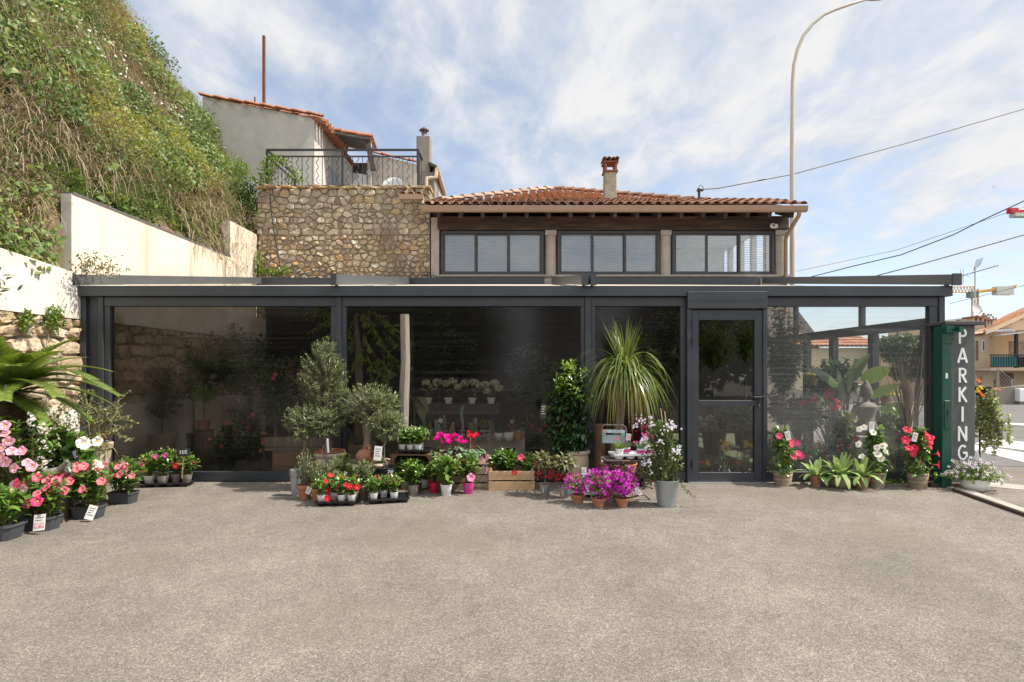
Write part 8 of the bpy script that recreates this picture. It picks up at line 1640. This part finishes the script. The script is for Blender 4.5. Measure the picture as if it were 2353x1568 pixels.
t, z, r = ctop(1592, 100, 120, 7.18, 'white', 'pot', 'leafy jade-green succulent at the back of the bench', 'succulent', 'succulent', .22); lf, st = MB(), MB(); foliage(lf, st, np.array([0, 0, z]), ball(26, (0, 0, z + hgt(110)), (hgt(80), .04, hgt(80))), .012, .026, .6); st.build('stems', STEMG, t); lf.build('foliage', GL, t)
rosette('grey echeveria in a taupe pot between patterned and mint pots', 1680, 135, 120, 72, ECH)
col_cactus('thin green cactus pair behind the grey echeveria', 1695, 80, 115, [(0, 215, 15, 0), (50, 160, 12, 0)], back=.2)
t = rosette('dark spiky agave ball in a white and mint pot', 1840, 142, 125, 105, AGAV, 'mint', n=110, el0=1.5, el1=-.1, lw=.16, name='agave'); x = MB(); x.lathe([(hgt(69), hgt(68)), (hgt(74), hgt(126)), (hgt(66), hgt(126))], 28); x.build('white_band', POTM['white'], t)
t, z, r = ctop(2005, 172, 140, 7.10, 'white', 'belly', 'large purple echeveria in a faceted white pot', 'echeveria', 'succulent'); bpy.data.objects[KIDS[t.name][0]].data.polygons.foreach_set('use_smooth', [False] * len(bpy.data.objects[KIDS[t.name][0]].data.polygons)); n = 90; k = np.arange(n); az = k * 2.39996; u = k / n; el = 1.45 - u * 1.5; d = np.stack([np.cos(az) * np.cos(el), np.sin(az) * np.cos(el), np.sin(el)], 1); x = MB(); leaves(x, np.stack([0 * az, 0 * az, z + hgt(20) + (1 - u) * hgt(85)], 1), d, np.stack([-np.cos(az) * np.sin(el), -np.sin(az) * np.sin(el), np.cos(el)], 1), hgt(95) * (.4 + .6 * u), hgt(52), bend=-.3); x.build('foliage', ECHP, t)
t = col_cactus('small brownish cactus in a terracotta pot at the end of the bench', 2155, 122, 128, [(0, 75, 34, 0)], CACF, fz=.014)
rosette('pale grey succulent at the back corner of the bench', 2215, 95, 120, 62, ECH, 'taupe', .16)
t, z, r = ctop(2085, 70, 120, 7.18, 'terra', 'pot', 'spindly orange-brown succulent with a kraft card at the back', 'succulent', 'succulent', .2); lf, st = MB(), MB(); foliage(lf, st, np.array([0, 0, z]), np.array([[.01, 0, z + hgt(220)], [.02, 0, z + hgt(160)], [0, .01, z + hgt(240)]]), .016, .03, .4, t0=.4); st.build('stems', STEMB, t); lf.build('foliage', leafmat('rusty_succulent', [(.26, .17, .08), (.34, .23, .12)], .1), t); label_tag(t, (-hgt(35), -.03, z + hgt(165)), .042, .045, (0, R(8), 0), CANE)
t = thing('taro_plant', 'large pale ragged leaf plant hanging next to the timber post', 'potted plant', (GX(952, 7.55), 7.55, 0)); z = pot(t, 'black', .12, .3); x = MB(); ribbons(x, [(0, 0, .95), (.01, 0, 1.02), (.02, 0, .98), (-.02, 0, 1.0)], [(.2, -.2, .5), (.5, -.3, .2), (.35, -.5, -.1), (-.3, -.3, .5)], [.36, .34, .38, .3], [.13, .12, .14, .11], [3.4, 3.2, 2.6, 3], 8, .1, wprof=lambda q: max(.05, math.sin(min(1, q * .85 + .1) * math.pi))); x.tube([(0, 0, z), (0, 0, 1.0)], .012, 6); x.build('foliage', leafmat('taro_leaf', [(.20, .24, .15), (.25, .28, .18)], .2), t)
SD = 8.3; sh_ = thing('hydrangea_shelf', 'long dark woven trough raised behind the cactus bench', 'shelf', (GX(1053, SD), SD, 0)); zs0, zs1 = GZ(952, SD), GZ(928, SD); hw = (GX(1147, SD) - GX(958, SD)) / 2
x = MB(); x.box(-hw, hw, -.15, .15, zs0, zs1); x.build('trough', mat('dark_weave', (.085, .08, .08), (.05, .047, .047), rough=.9, scale=30), sh_, bevel=.004)
for s in (-1, 1): x = MB(); x.box(s * (hw - .1) - .03, s * (hw - .1) + .03, -.03, .03, 0, zs0 - .001); x.build('leg', ANTH, sh_)
HYD = petalmat('hydrangea_floret', (.52, .54, .42), (.62, .62, .52))
def hydrangea(label, px, D, zbase, heads, pk='white'):
 loc = Vector((GX(px, D), D, zbase)); t = thing('hydrangea', label, 'potted plant', loc); z = pot(t, pk, .065, .09); lf, st = MB(), MB(); hd = [np.array(rel(a, b, D - .05, loc)) for a, b in heads]; foliage(lf, st, np.array([0, 0, z]), np.array(hd) - np.array([0, 0, .03]), .04, .09, .6); st.build('stems', STEMG, t); lf.build('foliage', GL, t)
 for h in hd:
  x = MB(); m = 90; v = unit(rng.normal(size=(m, 3))); p = v * .062 * np.array([1.1, 1, .8]) + h; leaves(x, p, np.cross(v, rdir(m)), v, .026, .024, bend=.2); x.build('flower_head', HYD, t)
for lab, px, hs in (('white hydrangea nearest the timber post on the dark trough', 983, ((978, 880), (995, 890), (1004, 878))), ('white hydrangea second from the post on the dark trough', 1030, ((1024, 882), (1040, 876), (1052, 888))), ('white hydrangea third from the post on the dark trough', 1085, ((1068, 880), (1088, 878), (1102, 886))), ('white hydrangea with drooping heads at the far end of the dark trough', 1128, ((1114, 884), (1118, 898), (1146, 892), (1136, 880)))): hydrangea(lab, px, SD, zs1 + .001, hs)
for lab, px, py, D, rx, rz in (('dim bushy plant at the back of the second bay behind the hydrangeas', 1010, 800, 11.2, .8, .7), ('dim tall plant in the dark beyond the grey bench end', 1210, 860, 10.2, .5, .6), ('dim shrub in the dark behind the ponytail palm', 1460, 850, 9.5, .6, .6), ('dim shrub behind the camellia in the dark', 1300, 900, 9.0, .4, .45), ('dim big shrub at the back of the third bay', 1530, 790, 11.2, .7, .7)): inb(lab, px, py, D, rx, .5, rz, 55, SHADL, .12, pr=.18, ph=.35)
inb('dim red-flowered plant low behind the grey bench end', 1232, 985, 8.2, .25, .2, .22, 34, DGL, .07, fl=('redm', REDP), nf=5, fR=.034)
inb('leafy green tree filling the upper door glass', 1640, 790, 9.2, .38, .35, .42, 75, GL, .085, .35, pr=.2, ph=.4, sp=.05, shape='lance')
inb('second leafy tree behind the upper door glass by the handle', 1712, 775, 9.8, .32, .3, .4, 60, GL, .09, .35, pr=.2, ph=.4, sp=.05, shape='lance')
sf = thing('plant_table', 'dark slatted plant table behind the door glass', 'table', (GX(1665, 8.6), 8.6, 0)); x = MB(); z0 = GZ(985, 8.6);
for k in range(4): x.box(-.62, .55, -.25 + k * .13, -.25 + k * .13 + .11, z0 - .03, z0)
x.build('table_top', CRD, sf)
for a, b in ((-.58, -.22), (.5, -.22), (-.58, .2), (.5, .2)): x = MB(); x.box(a - .025, a + .025, b - .025, b + .025, 0, z0 - .031); x.build('leg', CRD, sf)
hydrangea('white hydrangea on the plant table behind the door glass', 1617, 8.5, z0, ((1605, 963), (1618, 970), (1630, 962), (1612, 976)))
t = thing('purple_primula', 'purple-flowered plant on the table behind the door glass', 'potted plant', (GX(1660, 8.5), 8.5, z0)); z = pot(t, 'black', .07, .1); lf, st = MB(), MB(); foliage(lf, st, np.array([0, 0, z]), dome(16, .14, .1, .12, z), .03, .06, .6); st.build('stems', STEMG, t); lf.build('foliage', GL, t); blooms(t, bloom_mesh('bloom_purp', PURP, 5, .026), [(rng.normal(0, .07), -.05, z + .12 + rng.normal(0, .03)) for _ in range(14)])
t = thing('variegated_plant', 'grey-green broad-leaved plant hanging over the table behind the door glass', 'potted plant', (GX(1697, 8.4), 8.4, z0)); z = pot(t, 'olivepot', .08, .13); lf, st = MB(), MB(); foliage(lf, st, np.array([0, 0, z]), ball(26, (0, -.05, z + .08), (.26, .16, .2)), .05, .13, .4, flop=.3); st.build('stems', STEMG, t); lf.build('foliage', leafmat('silver_leaf', [(.12, .20, .12), (.17, .25, .16), (.22, .29, .19)], .2), t)
PRC = [('red', REDP), ('yellow', YELP), ('purple', PURP), ('yellow-orange', ORP)]
for k, (px, c, lab) in enumerate(((1612, 0, 'red primrose at the hinge side behind the door glass'), (1626, 1, 'yellow primrose next to the red one behind the door'), (1646, 2, 'purple primrose behind the door glass'), (1658, 1, 'yellow primrose in the middle of the row behind the door'), (1684, 0, 'red primrose between the daffodil bunches'), (1700, 1, 'yellow primrose beside the second daffodil bunch'))):
 D_ = 7.55; loc = Vector((GX(px, D_), D_, .012)); t = thing('primrose', lab, 'potted plant', loc, 0, 'primroses behind the door'); z = pot(t, 'black', .05, .08); lf = MB(); n = 16; az = np.arange(n) * 2.4; d = np.stack([np.cos(az), np.sin(az), rng.uniform(.2, .7, n)], 1); leaves(lf, np.tile([0, 0, z], (n, 1)), d, np.tile([0, 0, 1.0], (n, 1)), .10, .045, bend=.4); lf.build('foliage', GL, t); blooms(t, bloom_mesh('prim' + PRC[c][0], PRC[c][1], 5, .022), [(rng.normal(0, .03), -.02 + rng.normal(0, .02), z + .06 + rng.normal(0, .012)) for _ in range(6)])
CELLO = mat('clear_wrap', (.70, .72, .72), rough=.25)
for px, lab in ((1664, 'daffodil bunch in a clear wrap, nearer the hinges, behind the door'), (1712, 'daffodil bunch in a clear wrap, nearer the handle, behind the door')):
 D_ = 7.4; loc = Vector((GX(px, D_), D_, .008)); t = thing('daffodil_bunch', lab, 'flowers', loc); x = MB(); x.lathe([(.10, 0), (.035, .19), (.05, .24)], 12); x.build('wrap', glassmat('cellophane', tint=(.8, .82, .82), refl=1, milk=.25, stretch=(20, 20, 1)), t); lf = MB(); n = 30; a = rng.random(n) * 6.28; ribbons(lf, np.stack([.02 * np.cos(a), .02 * np.sin(a), np.full(n, .03)], 1), np.stack([.2 * np.cos(a), .2 * np.sin(a), np.ones(n)], 1), rng.uniform(.25, .42, n), .008, .3, 4); lf.build('stems', LIMEL, t); blooms(t, bloom_mesh('bloom_daff', YELP, 6, .026), [(rng.normal(0, .05), rng.normal(-.02, .03), .40 + rng.normal(0, .035)) for _ in range(11)])
chalk_sign('small black 3€ sign standing between the daffodil bunches behind the door', P(1694, 1028, 7.45), '3€', .07, .085, 0, R(12), .25)
inb('slender ficus with pale glossy leaves behind the last sheet by the door', 1800, 800, 7.9, .36, .3, .62, 110, leafmat('ficus_leaf', [(.16, .21, .08), (.23, .28, .12), (.31, .35, .16), (.11, .15, .06)], .35, .3), .085, .4, pk='zinc', pr=.16, ph=.35, flop=.4)
inb('rose bush with pink blooms at the door edge of the last bay', 1775, 1030, 7.3, .14, .14, .3, 40, DGL, .05, fl=('mag', MAGP), nf=7, fR=.03)
BANL = leafmat('banana_leaf', [(.09, .16, .04), (.13, .20, .06), (.18, .25, .09)], .3, .25, .6)
D_ = 8.1; loc = Vector((GX(1945, D_), D_, 0)); t = thing('bird_of_paradise', 'large banana-like plant with broad upright leaves in the last bay', 'potted plant', loc); z = pot(t, 'black', .18, .35);
for (px, py), (bx, by), wdt in (((1865, 842), (1935, 900), .16), ((1990, 815), (1945, 885), .2), ((2035, 842), (1985, 880), .24), ((1925, 848), (1940, 930), .15), ((2085, 925), (2005, 965), .22), ((1960, 835), (1950, 900), .14), ((2060, 880), (2000, 915), .13), ((1880, 905), (1935, 960), .12), ((1900, 1000 - 60), (1930, 985), .12)):
 b = np.array(rel(bx, by, D_ - .05, loc)); e = np.array(rel(px, py, D_ - .25, loc)); d = e - b; L_ = np.linalg.norm(d); x = MB(); ribbons(x, [b], [d + np.array([0, 0, .12 * L_])], L_ * 1.05, wdt, .45, 10, .1, nrm=np.array([.25, -.9, .45]), wprof=lambda q: max(.06, math.sin(min(1, q * .86 + .12) * math.pi) ** .7)); x.build('leaf', BANL, t, smooth=True); x = MB(); x.tube([(0, 0, z), tuple(b * np.array([.6, .6, .75])), tuple(b)], [.014, .011, .008], 6); x.build('stalk', STEMG, t)
STS = mat('statue_stone', (.30, .27, .23), (.20, .18, .155), rough=.95, scale=9, bump=.3, c3=(.36, .33, .29), s3=5); D_ = 7.9; loc = Vector((GX(1990, D_), D_, 0)); t = thing('stone_statue', 'weathered stone seated figure with curled hair, its back to the camera', 'statue', loc); zb_ = GZ(998, D_)
x = MB(); x.box(-.24, .28, -.2, .24, 0, zb_ - .001); x.build('pedestal', POTM['stone'], t, bevel=.02)
x = MB(); zh = GZ(905, D_)
x.lathe([(.30, 0), (.34, .03), (.32, .08), (.20, .13), (.155, .20), (.16, .28), (.20, .36), (.205, .40), (.15, .445), (.07, .465), (.052, .50), (.06, .52), (.095, .545), (.112, .60), (.108, .66), (.08, .71), (.05, .735), (.045, .755), (.02, .775), (.0, .778)], 30, (0, 0, zb_), sy=.72, wob=lambda a, zz: (.05 * math.sin(a * 10) * math.cos(zz * 190) if zz > .56 else .0))
for s in (-1, 1): x.tube([(s * .18, 0, zb_ + .40), (s * .255, .02, zb_ + .26), (s * .22, .14, zb_ + .13), (s * .08, .2, zb_ + .12)], [.06, .055, .045, .035], 10); x.tube([(s * .1, .0, zb_ + .07), (s * .36, .08, zb_ + .09), (s * .26, .2, zb_ + .07), (0, .23, zb_ + .06)], [.09, .085, .07, .05], 10); x.tube([(s * .105, .0, zb_ + .66), (s * .112, 0, zb_ + .60), (s * .105, 0, zb_ + .56)], [.012, .016, .012], 6)
o = x.build('figure', STS, t, smooth='auto'); o.scale = (.72, .8, .98); o.location = (0, 0, zb_ * .02)
x = MB(); x.lathe([(.2, 0), (.17, .07), (.12, .14), (.05, .2), (0, .21)], 9, wob=lambda a, zz: .15 * math.sin(a * 3 + zz * 20)); o = tag(x.build('boulder', STS), 'pale rough boulder beside the seated stone figure', 'rock'); o.location = loc + Vector((.42, -.12, zb_)); o.scale = (.8, .8, 1.2); x = MB(); x.box(-.22, .22, -.2, .2, 0, zb_ - .002); o = tag(x.build('stone_block', POTM['stone'], bevel=.02), 'rough stone block under the boulder by the figure', 'stone block'); o.location = (loc.x + .66, loc.y - .12, 0)
D_ = 7.45; x = MB(); loc = Vector((GX(2085, D_), D_, 0)); t = thing('dried_canes', 'bundle of tall dry brown canes standing in the last bay', 'dried canes', loc); z = pot(t, 'black', .13, .3)
for k in range(46): a = rng.random() * 6.28; e = np.array([rng.normal(-.03, .16), rng.normal(0, .1), rng.uniform(1.0, 1.62)]); x.tube([(.07 * math.cos(a), .07 * math.sin(a), z - .02), tuple(e * np.array([.35, .4, .6])), tuple(e)], [.007, .006, .0025], 5)
x.build('canes', leafmat('dry_cane', [(.24, .15, .08), (.32, .21, .12), (.17, .11, .065)], .05), t)
x = MB(); x.tube([(.12, .05, 0), (.16, .05, 1.0), (.24, .05, 1.95)], .03, 8); x.build('thick_cane', BARK, t)
def yell(label, px, py, D, n, pm=YELP, key='bloom_yel'):
 loc = P(px, py, D); t = thing('flowering_pot', label, 'potted plant', Vector((loc.x, loc.y, loc.z - .12))); z = pot(t, 'aged', .08, .1); lf, st = MB(), MB(); foliage(lf, st, np.array([0, 0, z]), dome(18, .15, .12, .12, z), .03, .045, .5); st.build('stems', STEMG, t); lf.build('foliage', GL, t); blooms(t, bloom_mesh(key, pm, 5, .02), [(rng.normal(0, .09), -.06 + rng.normal(0, .04), z + .09 + rng.normal(0, .03)) for _ in range(n)]); return t
yell('yellow-flowered pot on a tall stand at the door side of the last bay', 1866, 868, 9.0, 22); yell('yellow-flowered pot raised beside the seated stone figure', 2035, 912, 8.6, 22)
for px, py, D in ((1866, 868, 9.0), (2035, 912, 8.6)): l = P(px, py, D); x = MB(); x.tube([(0, 0, 0), (0, 0, l.z - .125)], .02, 6); x.lathe([(.08, l.z - .135), (.08, l.z - .122)], 14, closed=True); o = tag(x.build('flower_stand', BLK), 'thin black stand under the yellow-flowered pot %s' % ('near the door' if px < 1900 else 'beside the stone figure'), 'plant stand'); o.location = (l.x, l.y, 0)
t = thing('amaryllis', 'tall plant with big deep red trumpets in the last bay', 'potted plant', (GX(1905, 7.6), 7.6, 0)); z = pot(t, 'taupe', .12, .3); lf, st = MB(), MB(); D_ = 7.6; hd = [rel(a, b, D_ - .05, t.location) for a, b in ((1897, 912), (1918, 922), (1905, 905), (1925, 935), (1870, 918), (1846, 925), (1912, 938))]
for h in hd: st.tube([(0, 0, z), (h[0] * .5, 0, h[2] * .6), h], .007, 5)
ribbons(lf, np.tile([0, 0, z], (14, 1)), rdir(14) * .5 + np.array([0, 0, 1]), .55, .045, 1.6, 6); st.build('stems', STEMG, t); lf.build('foliage', GL, t); blooms(t, mand('deepred', petalmat('deep_red_petal', (.45, .005, .015), (.52, .01, .03)), .062), hd)
inb('feathery green conifer in a pot in the last bay', 1832, 975, 7.7, .14, .14, .24, 70, leafmat('conifer', [(.10, .16, .06), (.14, .20, .08)], .2), .045, .2, shape='lance', sp=.018)
for lab, px, py, f, D, n in (('pink miniature rose in the last bay closest to the door', 1808, 1012, ('rose', ROSEP), 7.4, 8), ('pale pink miniature rose beside the amaryllis', 1838, 1005, ('rose', ROSEP), 7.5, 8), ('red miniature rose in the middle of the last bay', 1905, 1008, ('redm', REDP), 7.5, 14), ('deep pink miniature rose below the red trumpets', 1870, 1015, ('hot', HOT), 7.4, 8), ('red miniature rose near the stone figure', 1950, 1015, ('redm', REDP), 7.5, 9)): inb(lab, px, py + 22, D, .16, .13, .15, 34, DGL, .04, .55, fl=f, nf=n, fR=.022, sp=.028, pr=.09, ph=.2, name='rose_bush')
for lab, px, py in (('kumquat bush with orange fruit in the last bay near the small lily', 1885, 1058), ('second kumquat bush with orange fruit above the largest lily', 1958, 1060)):
 t = inb(lab, px, py, 7.25, .13, .12, .12, 30, GL, .05, sp=.03, pr=.07, ph=.1, name='kumquat'); x = MB();
 for k in range(6): x.lathe([(.001, -.016), (.012, -.011), (.016, 0), (.012, .011), (.001, .016)], 10, (rng.normal(0, .07), -.10, GZ(py, 7.25) + rng.normal(0, .05)))
 x.build('fruit', mat('kumquat_orange', (.75, .28, .02), rough=.4), t, smooth=True)
inb('ferny yellow-green shrub between the white and red pyramids, behind the sheet', 2065, 1048, 7.3, .2, .14, .2, 70, leafmat('thuja', [(.13, .17, .05), (.18, .21, .07), (.10, .13, .04)], .2), .04, .25, shape='lance', sp=.018)
inb('magenta-flowered plant on the stone block behind the red pyramid', 2075, 1008, 7.5, .12, .1, .07, 22, GL, .04, fl=('mag', MAGP), nf=9, fR=.026, base_z=.30, pr=.07, ph=.1, sp=.03)
x = MB(); x.tube([(-.5, 0, .35), (-.25, 0, .24), (.1, .02, .13), (.5, 0, .08), (.7, 0, .07)], [.02, .05, .075, .07, .03], 9); x.tube([(-.1, .0, .2), (.15, -.05, .30), (.3, -.08, .33)], [.05, .03, .012], 7); o = tag(x.build('driftwood_log', WOODG, smooth='auto'), 'big grey driftwood log on the floor of the last bay', 'driftwood'); o.location = (GX(1890, 7.3), 7.3, 0)
cf_ = thing('garden_table', 'brown-topped white metal table by the road side of the last bay', 'table', (GX(2035, 9.0), 9.0, 0)); z0 = GZ(925, 9.0); x = MB(); x.box(-.35, .45, -.3, .3, z0 - .03, z0); x.build('table_top', CRD, cf_)
for a in (-.3, .4): x = MB(); x.tube([(a, -.25, 0), (a * .3, 0, z0 * .5), (a, .25, z0 - .031)], .012, 6); x.build('leg', WPL, cf_)
for lab, px, py, D, rx, rz, lm, ln in (('broad dark green shrub behind the miniature roses by the amaryllis', 1860, 945, 8.0, .32, .26, DGL, .09), ('mid green leafy shrub behind the roses beside the stone figure', 1925, 975, 7.75, .22, .2, GL, .08), ('leafy shrub between stone figure and dried canes', 2045, 975, 7.9, .22, .2, GL, .08), ('tall dark leafy plant behind the banana-like plant', 1915, 880, 9.2, .45, .4, DGL, .12), ('green shrub under the ficus in the last bay', 1800, 930, 8.2, .3, .3, DGL, .08)): inb(lab, px, py, D, rx, .25, rz, 60, lm, ln, pr=.12, ph=.25, sp=.04)
